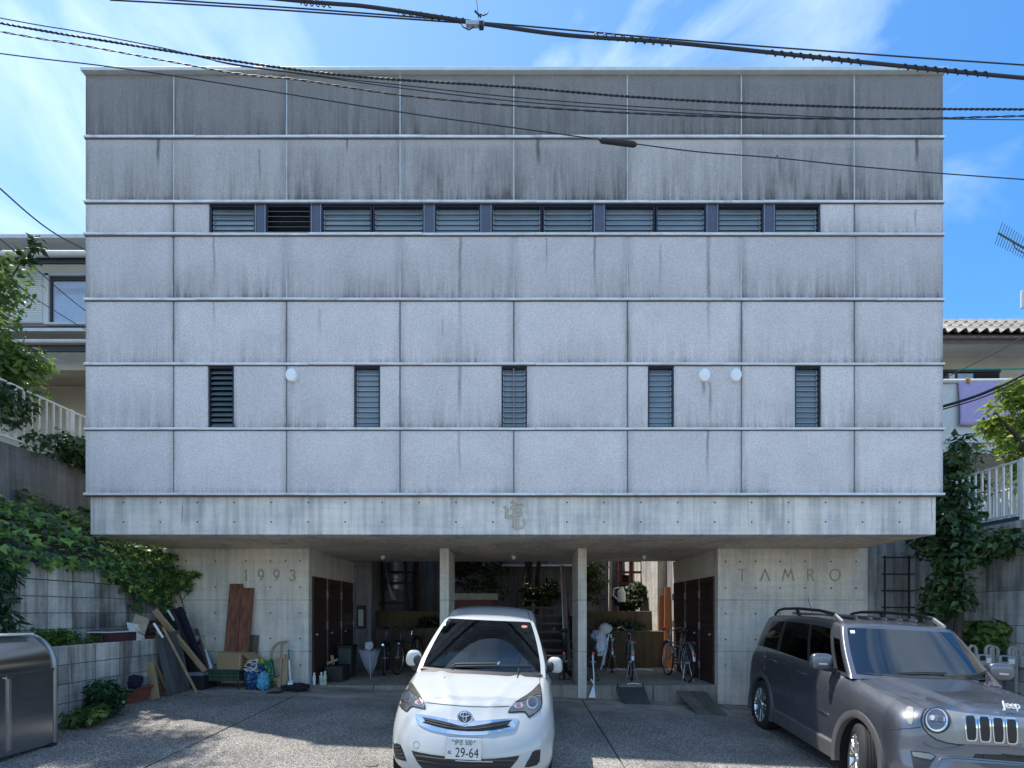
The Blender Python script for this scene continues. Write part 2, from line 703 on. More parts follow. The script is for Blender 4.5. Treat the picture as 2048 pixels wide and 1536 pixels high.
DRIPS = [xz(317, 280, 345, .05, .62), xz(695, 277, 312, .03, .6), xz(1077, 280, 345, .05, .75), xz(1833, 281, 345, .05, .78),
         xz(428, 474, 600, .035, .4), xz(428, 604, 660, .03, .35), xz(920, 474, 728, .045, .42), xz(920, 733, 857, .05, .5), xz(918, 862, 985, .04, .33),
         xz(1092, 476, 560, .02, .5), xz(1190, 474, 590, .035, .55), xz(1417, 474, 730, .05, .48), xz(1420, 766, 857, .05, .42), xz(1415, 862, 988, .035, .52),
         xz(1407, 762, 800, .05, .5), xz(584, 765, 800, .07, .22), xz(1832, 420, 466, .03, .35), xz(520, 300, 400, .03, .3), xz(885, 640, 700, .035, .26),
         xz(1320, 490, 596, .04, .25), xz(640, 620, 690, .04, .2), xz(760, 330, 402, .03, .3), xz(1560, 320, 402, .04, .3)]
m_panel = panel_mat()
m_rail = M('pale_aluminium', (0.72, 0.73, 0.75), 0.5, 0.0, var=0.16, vscale=5, stretch=(1, 1, 6), world=True, grime=.35, rand=.06)
m_coping = M('coping_metal', (0.62, 0.68, 0.68), 0.5, 0.2, var=0.08)
m_seal = M('dark_sealant', (0.20, 0.20, 0.22), 0.8)
m_seal_l = M('light_gasket', (0.50, 0.53, 0.54), 0.7)
m_core = M('dark_backing', (0.05, 0.05, 0.055), 0.9)
m_beam = concrete_mat('beam_concrete', (0.76, 0.72, 0.67), (), 0.25, 0.30, [xz(1540, 993, 1068, .07, .42), xz(1500, 993, 1060, .02, .3), xz(1570, 993, 1066, .02, .3), xz(359, 1010, 1052, .012, .75), xz(580, 1012, 1060, .010, .5), xz(197, 993, 1068, .012, .4), xz(1870, 993, 1066, .02, .45), xz(1625, 993, 1050, .03, .2), xz(700, 1000, 1062, .02, .2), xz(1180, 1002, 1060, .015, .2)])
ZJ = [zf(1200, YW), zf(1303, YW)]
m_wall = concrete_mat('wall_concrete', (0.74, 0.685, 0.605), ZJ, 0.3, 0.2)
m_soffit = concrete_mat('soffit_concrete', (0.78, 0.68, 0.55), (), 0.4, 0.32)
m_slab = concrete_mat('slab_concrete', (0.36, 0.33, 0.28), (), 0.3, 0.35)
m_wframe = M('bronze_frame', (0.022, 0.022, 0.034), 0.35, 0.3, var=0.05)
m_post = M('grey_mullion_panel', (0.085, 0.095, 0.135), 0.5, var=0.08)
m_pane = M('obscure_louvre_glass', (0.14, 0.185, 0.215), 0.12, var=0.25, vscale=1.1, spec=0.75, world=True)
m_clip = M('louvre_clip', (0.62, 0.62, 0.62), 0.4, 0.3, var=0)
m_glassedge = M('glass_edge', (0.16, 0.21, 0.22), 0.2, var=0)
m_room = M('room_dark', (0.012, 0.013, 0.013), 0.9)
m_letter = M('letter_shade_tone', (0.42, 0.37, 0.30), 0.9, var=0.2, vscale=30)
m_hole = M('tie_hole', (0.07, 0.066, 0.06), 0.95)
m_white = M('white_enamel', (0.84, 0.86, 0.87), 0.4, var=0.06, vscale=9)
m_doorwood = M('dark_louvre_wood', (0.06, 0.030, 0.026), 0.5, var=0.3, vscale=3, stretch=(1, 1, 6), rand=0.12)
m_steel = M('galvanised_steel', (0.45, 0.46, 0.47), 0.45, 0.8, var=0.12, vscale=12)
m_black = M('black_plastic', (0.018, 0.018, 0.020), 0.5, var=0.1)

bld = empty('apartment_building', (0, D, 0))
tag(bld, 'grey panel-clad concrete building on a carved concrete beam above open bicycle garage', 'building')
BI = Matrix.Translation((0, -D, 0))


def bpart(mb, name, m, **k):
    mb.xf(BI)
    return mb.build(name, m, k.pop('parent', bld), **k)


XL, XR = xf_(171), xf_(1886)
rows_py = [(150, 274), (277, 403), (408, 468), (472, 598), (602, 727), (731, 856), (860, 987)]
joints_px = [347, 573, 800, 1027.5, 1255, 1483, 1709]
row_tone = [0.235, 0.47, 0.61, 0.545, 0.63, 0.625, 0.645]
row_dirt = [0.6, 0.8, 0.55, 0.55, 0.34, 0.34, 0.22]
row_clean = [0.0, 0.25, 1.0, 1.0, 1.0, 1.0, 1.0]
special = {(1, 0): (0.43, 0.4), (1, 1): (0.47, 0.45), (1, 2): (0.39, 0.85), (1, 3): (0.385, 1.0), (1, 4): (0.385, 1.05), (1, 5): (0.48, 0.6), (1, 6): (0.385, 0.9), (1, 7): (0.38, 0.85)}
topwin = [(419, 510), (531, 622), (642, 743.5), (745.5, 847.5), (869, 961), (983, 1083.5), (1085.5, 1188), (1209, 1310), (1312, 1413), (1436, 1527.5), (1549, 1640)]
lowwin = [(416, 467.5), (708, 760), (1003, 1054), (1296, 1348), (1590, 1642)]
# wall core behind the panels
bpart(MB().box(XL + 0.012, XR - 0.012, D + 0.16, 12.0, zf(988) + 0.02, zf(150)), 'upper_wall', m_core)
bpart(MB().box(XL + .3, 1.6, 12.001, 14.7, zf(988) + 0.02, 5.8), 'court_shade_block', m_core)  # added volume out of view that darkens the rear court
for a, b in ((XL, XL + 0.010), (XR - 0.010, XR)):
    bpart(MB().box(a, b, D + 0.075, 12.0, zf(988), zf(150)), 'side_cladding', M('side_cladding', (0.28, 0.28, 0.29), 0.7, world=True, vscale=1))
for ri, (pa, pb) in enumerate(rows_py):
    cuts = [171] + joints_px + [1886]
    spans = list(zip(cuts[:-1], cuts[1:]))
    wins = topwin if ri == 2 else lowwin if ri == 5 else []
    if ri == 2:
        wins = [(418, 1641)]
    segs = []
    for si, (a, b) in enumerate(spans):
        todo = [(a, b)]
        for w0, w1 in wins:
            nt = []
            for s0, s1 in todo:
                if w1 <= s0 or w0 >= s1:
                    nt.append((s0, s1))
                else:
                    if w0 > s0:
                        nt.append((s0, w0))
                    if w1 < s1:
                        nt.append((w1, s1))
            todo = nt
        segs += [(si, s0, s1) for s0, s1 in todo if s1 - s0 > 4]
    for si, a, b in segs:
        g = 0.011
        x0 = xf_(a) + (g if a in joints_px else 0.0)
        x1 = xf_(b) - (g if b in joints_px else 0.0)
        o = bpart(MB().box(x0, x1, D, D + 0.07, zf(pb), zf(pa)), 'cladding_panel', m_panel, bevel=0.004)
        tn, dr = special.get((ri, si), (row_tone[ri], row_dirt[ri]))
        o['tone'] = tn * rnd.uniform(0.96, 1.04)
        o['dirt'] = dr * (rnd.uniform(0.45, 1.7) if ri > 1 else rnd.uniform(0.85, 1.15))
        o['clean'] = row_clean[ri]
    for j in joints_px:
        if ri == 2 and 418 < j < 1641:
            continue
        x = xf_(j)
        lightj = ri < 2 or (ri == 3 and j > 350)
        bpart(MB().box(x - 0.0105, x + 0.0105, D + 0.004 if lightj else D + 0.012, D + 0.08, zf(pb) + .002, zf(pa) - .002), 'joint_strip', m_seal_l if lightj else m_seal)
for py in (275.5, 405.2, 470, 600, 729, 858.5, 989):
    z = zf(py)
    ends = [169, 393, 618, 845, 1071, 1298, 1525, 1752, 1888]
    for ea, eb in zip(ends[:-1], ends[1:]):
        dz0, dz1, dy_ = rnd.uniform(-.0035, .0035), rnd.uniform(-.0035, .0035), rnd.uniform(-.004, .004)
        xa, xb = xf_(ea) + .0015, xf_(eb) - .0015
        y0, y1 = D - 0.030 + dy_, D + 0.06
        bpart(MB().hexa([(xa, y0, z - .014 + dz0), (xb, y0, z - .014 + dz1), (xb, y1, z - .014 + dz1), (xa, y1, z - .014 + dz0), (xa, y0, z + .022 + dz0), (xb, y0, z + .022 + dz1), (xb, y1, z + .026 + dz1), (xa, y1, z + .026 + dz0)]), 'string_rail', m_rail, bevel=0.006)
    bpart(MB().box(xf_(170), xf_(1887), D - 0.012, D + 0.055, z - 0.028, z - 0.0145), 'rail_shade_strip', M('rail_shade_strip', (0.09, 0.10, 0.12), 0.5, 0.3))  # dark strip painting the shade under each rail
bpart(MB().box(xf_(168), xf_(1888.5), D - 0.07, D + 0.3, zf(149.5), zf(149.5) + 0.055), 'parapet_coping', m_coping, bevel=0.006)
bpart(MB().box(xf_(169), xf_(1887.5), D + 0.0, 11.9, zf(149.5) + 0.056, zf(149.5) + 0.085), 'roof_deck', m_coping)


def louvre(x0, x1, z0, z1, n, opened, tl):
    fw = 0.026
    y0, y1 = D + 0.012, D + 0.125
    mb = MB()
    mb.box(x0, x0 + fw, y0, y1, z0, z1).box(x1 - fw, x1, y0, y1, z0, z1)
    mb.box(x0 + fw, x1 - fw, y0, y1, z0, z0 + 0.018).box(x0 + fw, x1 - fw, y0, y1, z1 - 0.03, z1)
    fr = bpart(mb, 'louvre_window', m_wframe, label=tl)
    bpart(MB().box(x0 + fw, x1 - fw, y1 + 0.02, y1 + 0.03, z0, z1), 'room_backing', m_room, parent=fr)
    step = (z1 - z0 - 0.05) / n
    clip = MB()
    for k in range(n):
        zc = z0 + 0.02 + step * (k + 0.5)
        ang = radians(38 if n > 6 else 60) if opened else radians(15 + rnd.uniform(-1.2, 1.2))
        h = step * (1.0 if opened else 1.13) / 2
        c = Vector(((x0 + x1) / 2, D + 0.062, zc))
        dv = Vector((0, -sin(ang), -cos(ang)))
        bpart(MB().bar(c - dv * h, c + dv * h, x1 - x0 - 2 * fw - 0.026, 0.006, (0, 1, 0)), 'louvre_pane', m_pane, parent=fr)
        for xx in (x0 + fw + 0.0065, x1 - fw - 0.0065):
            clip.bar(Vector((xx, c.y, c.z)) - dv * h * 0.75, Vector((xx, c.y, c.z)) + dv * h * 0.95, 0.011, 0.012, (0, 1, 0))
        e = c + dv * (h + 0.001)
        clip.bar(e - Vector(((x1 - x0) / 2 - fw - 0.014, 0, 0)), e + Vector(((x1 - x0) / 2 - fw - 0.014, 0, 0)), 0.007, 0.004)
    bpart(clip, 'louvre_clips', m_clip if not opened else m_glassedge, parent=fr)


for i, (a, b) in enumerate(topwin):
    louvre(xf_(a), xf_(b), zf(466.5), zf(408.5), 5 if i != 1 else 5, i == 1, 'louvre window with its glass slats open' if i == 1 else None)
posts = [(topwin[0][1], topwin[1][0]), (topwin[1][1], topwin[2][0]), (topwin[3][1], topwin[4][0]), (topwin[4][1], topwin[5][0]), (topwin[6][1], topwin[7][0]), (topwin[8][1], topwin[9][0]), (topwin[9][1], topwin[10][0])]
for a, b in posts:
    x0, x1 = xf_(a), xf_(b)
    po = bpart(MB().box(x0 + 0.012, x1 - 0.012, D + 0.008, D + 0.1, zf(467), zf(408)), 'mullion_panel', m_post)
    bpart(MB().box(x0 + 0.001, x0 + 0.0115, D - 0.004, D + 0.1, zf(467), zf(408)).box(x1 - 0.0115, x1 - 0.001, D - 0.004, D + 0.1, zf(467), zf(408)), 'mullion_edge', M('mullion_edge', (0.30, 0.33, 0.40), 0.4, 0.4), parent=po)
for i, (a, b) in enumerate(lowwin):
    louvre(xf_(a), xf_(b), zf(855), zf(732), 11, i == 0, 'tall louvre window with its glass slats open' if i == 0 else None)
# round ventilation hoods
for px in (584.5, 1407.5, 1470):
    x, z = xf_(px), zf(752)
    mb = MB().lathe([(0.0, -0.056), (0.06, -0.055), (0.082, -0.051), (0.090, -0.040), (0.091, 0.0)], (0, 0, 0), 'y', 24)
    mb.xf(Matrix.Translation((x, D, z)) @ Matrix.Diagonal((1, 1, VS, 1)))
    bpart(mb, 'vent_hood', m_white, smooth=True)

# beam, soffit, walls
ZB = zf(1068)
bpart(MB().box(xf_(174), xf_(1878.5), D + 0.06, D + 0.5, ZB, zf(990.5)), 'concrete_beam', m_beam, bevel=0.008)
bpart(MB().box(xf_(174) + 0.002, xf_(1878.5) - 0.002, D + 0.501, 11.55, ZB + 0.001, zf(992)), 'soffit_slab', m_soffit)
bpart(MB().box(-6.95, -4.06, YW, 12.0, -0.7, ZB), 'ground_floor_wall', m_wall, bevel=0.01)
bpart(MB().box(4.05, 7.02, YW, 12.0, -0.7, ZB), 'ground_floor_wall', m_wall, bevel=0.01)
for a, b in ((879.5, 897.5), (1156, 1173.5)):
    bpart(MB().box(xf_(a, YW), xf_(b, YW), YW, YW + 0.92, -0.7, ZB), 'column', m_wall, bevel=0.008)
bpart(MB().box(-6.9, 7.0, 11.56, 11.98, ZB + 0.02, zf(990)), 'rear_beam', m_soffit)
for a, b in ((-4.058, -2.79), (-2.775, -1.285), (-1.284, 1.276), (1.455, 2.765), (2.78, 4.048)):
    bpart(MB().box(a, b, YW + 0.02, 12.3, -0.7, 0.022), 'floor_slab', m_slab, bevel=0.006)

# tie holes
mb = MB()


def hole(px, py, y, r=0.017):
    c = P(px, py, y)
    mb.cyl((c.x, y - 0.0035, c.z), (c.x, y + 0.01, c.z), r, r, 8)


for i in range(23):
    for py in (1005, 1044):
        px = 247 + i * 73.9
        if 1000 < px < 1060:
            continue
        if rnd.random() < 0.97:
            hole(px, py, D + 0.06, 0.014)
for px in (372, 431, 492, 541, 571, 600.5):
    for py in (1122, 1174, 1226, 1277, 1330):
        if px in (492, 571) and py != 1122:
            continue
        if px == 372 and py > 1230:
            continue
        hole(px, py, YW)
for px in (1451, 1480, 1511, 1560, 1610, 1662, 1712):
    for py in (1123, 1176, 1227, 1279, 1331):
        if px in (1480,) and py != 1123:
            continue
        hole(px, py, YW)
bpart(mb, 'tie_holes', m_hole, kind='stuff')

# carved numerals and letters as raised strokes, recess shade put into darker colour
def stroke_letter(name, strokes, ox, oz, w, h, y, th, mat_=None):
    mb = MB()
    q = 0
    for s in strokes:
        pts = [Vector((ox + u * w, y, oz + v * h)) for u, v in s]
        for a, b in zip(pts[:-1], pts[1:]):
            d = (b - a).normalized() * th * 0.45
            q += 1
            o_ = Vector((0, -0.0009 * (q % 4) - 0.0002 * (q // 4), 0))
            mb.bar(a - d + o_, b + d + o_, 0.007, th, Vector((0, 1, 0)).cross((b - a).normalized()))
    return bpart(mb, name, mat_ or m_letter)


def arc(cx, cy, rx, ry, a0, a1, n=10):
    return [(cx + rx * cos(radians(a0 + (a1 - a0) * k / n)), cy + ry * sin(radians(a0 + (a1 - a0) * k / n))) for k in range(n + 1)]


nine = [arc(.5, .68, .42, .32, 0, 360, 16), arc(.1, .68, .82, .68, 0, -62, 8)]
one = [[(.3, .85), (.55, 1), (.55, 0)]]
three = [arc(.48, .74, .4, .26, 150, -80, 10), arc(.48, .26, .44, .26, 80, -150, 10)]
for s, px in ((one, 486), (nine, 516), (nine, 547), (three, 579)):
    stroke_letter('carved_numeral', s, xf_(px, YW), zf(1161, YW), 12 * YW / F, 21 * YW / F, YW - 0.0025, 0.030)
LET = {'T': [[(0, 1), (1, 1)], [(.5, 1), (.5, 0)]], 'A': [[(0, 0), (.5, 1), (1, 0)]],
       'M': [[(0, 0), (.22, 1), (.5, .3), (.78, 1), (1, 0)]], 'R': [[(.1, 0), (.1, 1), (.55, 1), (.8, .78), (.55, .52), (.1, .52)], [(.45, .52), (.9, 0)]],
       'O': [arc(.5, .5, .5, .5, 0, 360, 18)]}
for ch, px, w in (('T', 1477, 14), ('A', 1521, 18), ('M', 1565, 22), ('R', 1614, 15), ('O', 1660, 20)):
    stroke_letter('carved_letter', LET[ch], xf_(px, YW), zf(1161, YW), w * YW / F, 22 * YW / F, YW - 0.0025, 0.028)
# the carved character at the middle of the beam
kan = [[(.42, 1.0), (.55, .93), (.50, .80), (.50, .12), (.56, .04), (.86, .05), (.97, .2), (.93, .33)],
       [(.08, .80), (.16, .72), (.13, .45), (.25, .42), (.62, .52), (.80, .57)],
       [(.85, .88), (.60, .80), (.38, .77)], [(.80, .77), (.78, .50)]]
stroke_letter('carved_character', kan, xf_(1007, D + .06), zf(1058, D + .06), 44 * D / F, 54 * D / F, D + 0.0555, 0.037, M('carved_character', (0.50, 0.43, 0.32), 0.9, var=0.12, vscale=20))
m_letter = M('carved_edge_shade', (0.24, 0.20, 0.155), .9)  # darker colour painting the shade along the character's strokes
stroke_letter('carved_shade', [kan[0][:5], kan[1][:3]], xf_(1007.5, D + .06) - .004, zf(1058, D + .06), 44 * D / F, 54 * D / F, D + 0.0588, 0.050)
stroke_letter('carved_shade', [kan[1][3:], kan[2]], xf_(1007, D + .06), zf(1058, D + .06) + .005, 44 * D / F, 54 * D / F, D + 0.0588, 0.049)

# louvred store doors in both side walls of the garage
def louvre_door(side, ya, yb):
    X = -4.06 if side < 0 else 4.05
    s = -side                     # direction into the garage
    z0, z1 = 0.03, 2.2
    x0, x1 = sorted((X + s * 0.002, X + s * 0.035))
    fw = 0.055
    mb = MB()
    mb.box(x0, x1, ya, ya + fw, z0, z1).box(x0, x1, yb - fw, yb, z0, z1)
    for za, zb in ((z0, z0 + 0.10), (1.13, 1.20), (z1 - 0.1, z1)):
        mb.box(x0 + .001, x1 - .001, ya + fw, yb - fw, za, zb)
    d = bpart(mb, 'louvre_door', m_doorwood)
    for za, zb in ((z0 + 0.10, 1.13), (1.20, z1 - 0.1)):
        n = 12
        for k in range(n):
            z = za + (zb - za) * (k + 0.5) / n
            h = (zb - za) / n * 0.62
            c = Vector(((x0 + x1) / 2, 0, z))
            a, b = Vector((c.x, ya + fw, z)), Vector((c.x, yb - fw, z))
            bpart(MB().bar(a, b, 0.008, 2 * h, Vector((s * 0.32, 0, -1)).cross(Vector((0, 1, 0))).cross(Vector((0, 1, 0)))), 'slat', m_doorwood, parent=d)
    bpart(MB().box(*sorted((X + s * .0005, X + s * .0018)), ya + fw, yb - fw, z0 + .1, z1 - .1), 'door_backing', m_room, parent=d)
    ky = ya + 0.09
    kb = MB().ell((X + s * 0.07, ky, 1.02), (0.025, 0.025, 0.028)).cyl((X + s * .03, ky, 1.02), (X + s * .06, ky, 1.02), 0.01)
    bpart(kb, 'door_knob', m_steel, parent=d, smooth=True)
    for z in (0.35, 1.18, 1.85):
        bpart(MB().box(*sorted((X + s * 0.03, X + s * 0.055)), yb - 0.012, yb + 0.035, z - 0.08, z + 0.08), 'hinge', m_steel, parent=d)


m_jamb = M('door_jamb', (0.30, 0.27, 0.24), 0.7)
for side in (-1, 1):
    for ya, yb in ((9.48, 10.17), (10.28, 11.0), (11.12, 11.83)):
        louvre_door(side, ya, yb)
# little ceiling lamps (unlit)
for px, y in ((766, 10.6), (1288, 10.6), (1027, 10.6)):
    x = (px - CX) * y / F
    bpart(MB().lathe([(0.0, -0.085), (0.035, -0.075), (0.045, -0.04), (0.055, 0.0)], (x, y, ZB - 0.001), 'z', 14), 'ceiling_lamp', m_white, smooth=True)
bpart(MB().tube([P(768, 1105, 10.6), P(773, 1109, 10.8), P(783, 1117, 11.2), P(788, 1119.6, 11.5)], 0.012), 'lamp_cable', m_black)
# ================================================================ raised ground either side
m_block = concrete_mat('block_concrete', (0.62, 0.61, 0.58), (), 0.2, 0.65)
m_blockd = concrete_mat('block_weathered', (0.45, 0.44, 0.42), (), 0.15, 0.7)
m_mortar = M('mortar', (0.13, 0.13, 0.125), 0.95)
m_darkwall = concrete_mat('dark_retaining_concrete', (0.17, 0.18, 0.19), (), 0.0, 0.4)
m_rwall = concrete_mat('grey_retaining_concrete', (0.58, 0.57, 0.55), (), 0.2, 0.55)
m_wpaint = M('white_rail_paint', (0.74, 0.75, 0.72), 0.5, var=0.12, vscale=10)

# left: planter ledge wall, upper block wall, bank, dark retaining wall
lw = empty('planter_block_wall', (-6.1, 7.5, 0))
tag(lw, 'low grey concrete block wall with a planted ledge behind the junk', 'wall')


def tpart(mb, root, name, m, **k):
    W_m = root.matrix_basis.copy()
    up_ = root.parent
    while up_ is not None:
        W_m = up_.matrix_basis @ W_m
        up_ = up_.parent
    mb.xf(W_m.inverted())
    return mb.build(name, m, root, **k)


def wall_blocks(root, X, depth, y0, y1, z0, rows, bl, rh, mats, face, skip=lambda r, y: False, name='block', top_cap=False):
    """courses of blocks on the plane x = X running in depth; face = +1 when the face looks to +x"""
    for r in range(rows):
        y = y0
        za, zb = z0 + r * rh, z0 + (r + 1) * rh
        while y < y1 - 0.02:
            a, b = max(y, y0), min(y + bl, y1)
            if b - a > 0.05 and not skip(r, (a + b) / 2):
                j = rnd.uniform(-0.004, 0.004)
                xa, xb = sorted((X + j, X - face * depth))
                mb = MB().box(xa, xb, a + 0.006, b - 0.006, za + 0.006, zb - 0.006)
                tpart(mb, root, name, mats[0] if rnd.random() < 0.6 else mats[-1], bevel=0.004)
            y += bl


wall_blocks(lw, -6.1, 0.12, 5.2, 9.32, -0.02, 4, 0.42, 0.262, [m_block, m_blockd], 1)
tpart(MB().box(-6.2, -6.108, 5.2, 9.325, -0.3, 1.02), lw, 'mortar_bed', m_mortar)
uw = empty('upper_block_wall', (-6.75, 7.5, 1.0))
tag(uw, 'upper concrete block wall under the hanging ivy at left', 'wall')


def skip_u(r, y):
    return (r == 4 and y > 7.95) or (r == 3 and y > 8.9)


wall_blocks(uw, -6.75, 0.15, 4.9, 9.32, 0.99, 5, 0.385, 0.24, [m_block, m_blockd], 1, skip_u)
tpart(MB().box(-6.9, -6.758, 4.9, 9.325, 0.9, 1.90), uw, 'mortar_bed', m_mortar)
MB().box(-6.76, -6.2, 5.0, 9.325, 0.5, 0.985).build('planter_soil', m_soil, kind='structure')
# bank between the block wall and the dark wall
mb = MB()
ny = 26
for i in range(ny + 1):
    y = 3.5 + (13 - 3.5) * i / ny
    for k in range(7):
        x = -6.9 - 1.32 * k / 6
        z = 2.0 + 1.05 * (k / 6) ** 0.8 + 0.06 * sin(i * 2.1 + k) * (0 < k < 6) - (0.25 if y > 8 and k == 0 else 0)
        mb.v.append((x, y, z))
for i in range(ny):
    for k in range(6):
        a = i * 7 + k
        mb.f.append((a, a + 7, a + 8, a + 1))
mb.build('planting_bank', m_soil, kind='structure', smooth='all')
dw = MB().box(-8.45, -8.2, 2.5, 16, 1.5, 4.22).xf(Matrix.Translation((8.3, -9, 0))).build('retaining_wall', m_darkwall, bevel=0.01)
dw.location = (-8.3, 9, 0)
tag(dw, 'dark weathered retaining wall below the white railing at left', 'wall')
MB().box(-40, -8.46, 2.5, 40, 3.0, 4.18).build('upper_terrace', m_soil, kind='structure')

# right: retaining wall, return wall behind the ladder, terrace
rw = empty('block_retaining_wall', (8.6, 7.5, 0))
tag(rw, 'tall streaked grey retaining wall under the white railing at right', 'wall')
crs = [(-0.7, 0.3, 0.55), (0.3, 0.62, 0.6), (0.62, 0.95, 0.6), (0.95, 1.25, 0.6), (1.25, 1.85, 0.95), (1.85, 2.45, 0.95), (2.45, 2.74, 0.95), (2.74, 3.05, 0.95)]
for r, (za, zb, bl) in enumerate(crs):
    y = 3.3 - (bl * 0.45 if r % 2 else 0)
    while y < 9.7:
        a, b = max(y, 3.3), min(y + bl, 9.7)
        if b - a > 0.05:
            tpart(MB().box(8.6 + rnd.uniform(-.004, .004), 8.8, a + .005, b - .005, za + .005, zb - .005), rw, 'block', m_rwall if rnd.random() < .7 else m_blockd, bevel=0.004)
        y += bl
tpart(MB().box(8.607, 8.9, 3.3, 9.7, -0.7, 3.04), rw, 'mortar_bed', m_mortar)
bw = MB().box(7.03, 8.59, 9.62, 9.8, -0.7, 3.4).xf(Matrix.Translation((-7.8, -9.7, 0))).build('return_wall', m_rwall, bevel=0.01)
bw.location = (7.8, 9.7, 0)
tag(bw, 'shaded plain wall behind the iron ladder right of the carved lettering', 'wall')
MB().box(8.91, 60, 3.3, 60, 2.0, 3.02).build('upper_terrace', m_soil, kind='structure')
MB().box(7.03, 8.9, 9.81, 30, 2.0, 3.03).build('upper_terrace', m_soil, kind='structure')

# iron ladder on the return wall
la = empty('wall_ladder', (7.74, 9.5, 0))
tag(la, 'dark iron ladder fixed to the shaded wall behind the grey car', 'ladder')
m_iron = M('rusty_iron', (0.055, 0.045, 0.04), 0.7, 0.4, var=0.3, vscale=14)
for x in (7.49, 7.98):
    tpart(MB().cyl((x, 9.5, -0.3), (x, 9.5, 2.62), 0.018, n=8), la, 'rail', m_iron)
for k in range(9):
    z = -0.1 + k * 0.335
    tpart(MB().cyl((7.43, 9.5, z), (8.08, 9.5, z), 0.014, n=8), la, 'rung', m_iron)


def railing(name, X, y0, y1, z0, z1, sp, label, posts=()):
    r = empty(name, (X, (y0 + y1) / 2, z0))
    tag(r, label, 'railing')
    tpart(MB().box(X - .022, X + .022, y0, y1, z1 - .035, z1), r, 'top_rail', m_wpaint, bevel=.005)
    tpart(MB().box(X - .02, X + .02, y0, y1, z0, z0 + .035), r, 'bottom_rail', m_wpaint, bevel=.005)
    y = y0 + sp / 2
    while y < y1:
        if not any(abs(y - q) < 0.05 for q in posts):
            tpart(MB().box(X - .013, X + .013, y - .013, y + .013, z0 + .035, z1 - .035), r, 'baluster', m_wpaint)
        y += sp
    for q in posts:
        tpart(MB().box(X - .03, X + .03, q - .03, q + .03, z0 - .1, z1 + .01), r, 'post', m_wpaint, bevel=.004)
    return r


railing('balustrade', -8.2, 5.9, 12.1, 4.30, 5.22, 0.128, 'white steel railing half hidden by creeper on the left wall', (7.4, 8.73, 10.2, 11.6))
railing('balustrade', 8.62, 6.6, 9.4, 3.14, 4.08, 0.125, 'white steel railing on top of the right retaining wall', (7.97,))
railing('balustrade', 9.9, 8.2, 12.5, 3.1, 3.95, 0.16, 'second white railing farther back behind the right railing', (9.0,))
st = MB().bar((8.95, 6.8, 3.06), (8.95, 9.2, 3.06), 0.5, 0.16).xf(Matrix.Translation((-8.95, -8, -3))).build('blue_planter_box', M('blue_plastic', (0.03, 0.09, 0.15), 0.5), bevel=.01)
st.location = (8.95, 8, 3.0)
tag(st, 'long dark blue trough behind the right white railing', 'planter')

# ================================================================ court behind the garage
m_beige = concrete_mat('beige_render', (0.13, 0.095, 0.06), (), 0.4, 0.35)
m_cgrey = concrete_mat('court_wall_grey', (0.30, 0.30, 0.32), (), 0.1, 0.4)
MB().box(-8.1, 8.5, 12.31, 30, -0.7, 0.0).build('court_ground', m_soil, kind='structure')


def simple(name, mb, m, label, cat, group=None, **k):
    lo_ = Vector(mb.v[0]).copy()
    vs_ = np.array(mb.v)
    c = Vector(((vs_[:, 0].min() + vs_[:, 0].max()) / 2, (vs_[:, 1].min() + vs_[:, 1].max()) / 2, vs_[:, 2].min()))
    mb.xf(Matrix.Translation(-c))
    o = mb.build(name, m, **k)
    o.location = c
    tag(o, label, cat, group)
    return o


def Yz(py, y):
    return EYE + (CY - py) * y / F


def Xx(px, y):
    return (px - CX) * y / F


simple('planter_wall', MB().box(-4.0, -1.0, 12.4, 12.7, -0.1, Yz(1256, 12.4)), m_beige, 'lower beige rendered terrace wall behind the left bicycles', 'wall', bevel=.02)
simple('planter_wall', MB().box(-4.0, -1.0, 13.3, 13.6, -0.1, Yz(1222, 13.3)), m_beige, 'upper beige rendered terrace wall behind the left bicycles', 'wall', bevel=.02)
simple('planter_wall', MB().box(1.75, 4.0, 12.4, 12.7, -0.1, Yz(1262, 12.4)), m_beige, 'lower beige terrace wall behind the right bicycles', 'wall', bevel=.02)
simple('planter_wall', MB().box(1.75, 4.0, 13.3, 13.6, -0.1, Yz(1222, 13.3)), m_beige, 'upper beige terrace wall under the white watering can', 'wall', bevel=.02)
MB().box(-4.0, -1.0, 12.71, 13.29, -0.1, 0.9).box(1.75, 4.0, 12.71, 13.29, -0.1, 0.85).box(-4.0, -1.0, 13.61, 17, -0.1, 1.35).box(1.75, 4.0, 13.61, 17, -0.1, 1.35).build('court_soil', m_soil, kind='structure')
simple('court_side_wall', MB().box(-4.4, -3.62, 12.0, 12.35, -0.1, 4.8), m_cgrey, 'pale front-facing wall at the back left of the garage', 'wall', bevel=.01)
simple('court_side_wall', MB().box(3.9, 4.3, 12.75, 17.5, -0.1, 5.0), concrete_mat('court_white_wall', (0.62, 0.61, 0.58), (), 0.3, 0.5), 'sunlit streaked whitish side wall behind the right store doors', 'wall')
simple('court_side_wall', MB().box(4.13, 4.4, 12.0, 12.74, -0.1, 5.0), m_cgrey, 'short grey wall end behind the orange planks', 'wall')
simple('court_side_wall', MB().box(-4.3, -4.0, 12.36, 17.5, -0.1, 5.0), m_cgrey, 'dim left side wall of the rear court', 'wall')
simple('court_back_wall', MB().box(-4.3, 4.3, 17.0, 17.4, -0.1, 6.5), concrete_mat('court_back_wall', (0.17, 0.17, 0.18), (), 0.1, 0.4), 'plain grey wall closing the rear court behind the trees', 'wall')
simple('court_coping', MB().box(-1.1, 2.2, 16.8, 16.99, Yz(1132, 16.8), Yz(1129, 16.8)), m_wpaint, 'white pipe rail across the grey court wall', 'pipe')
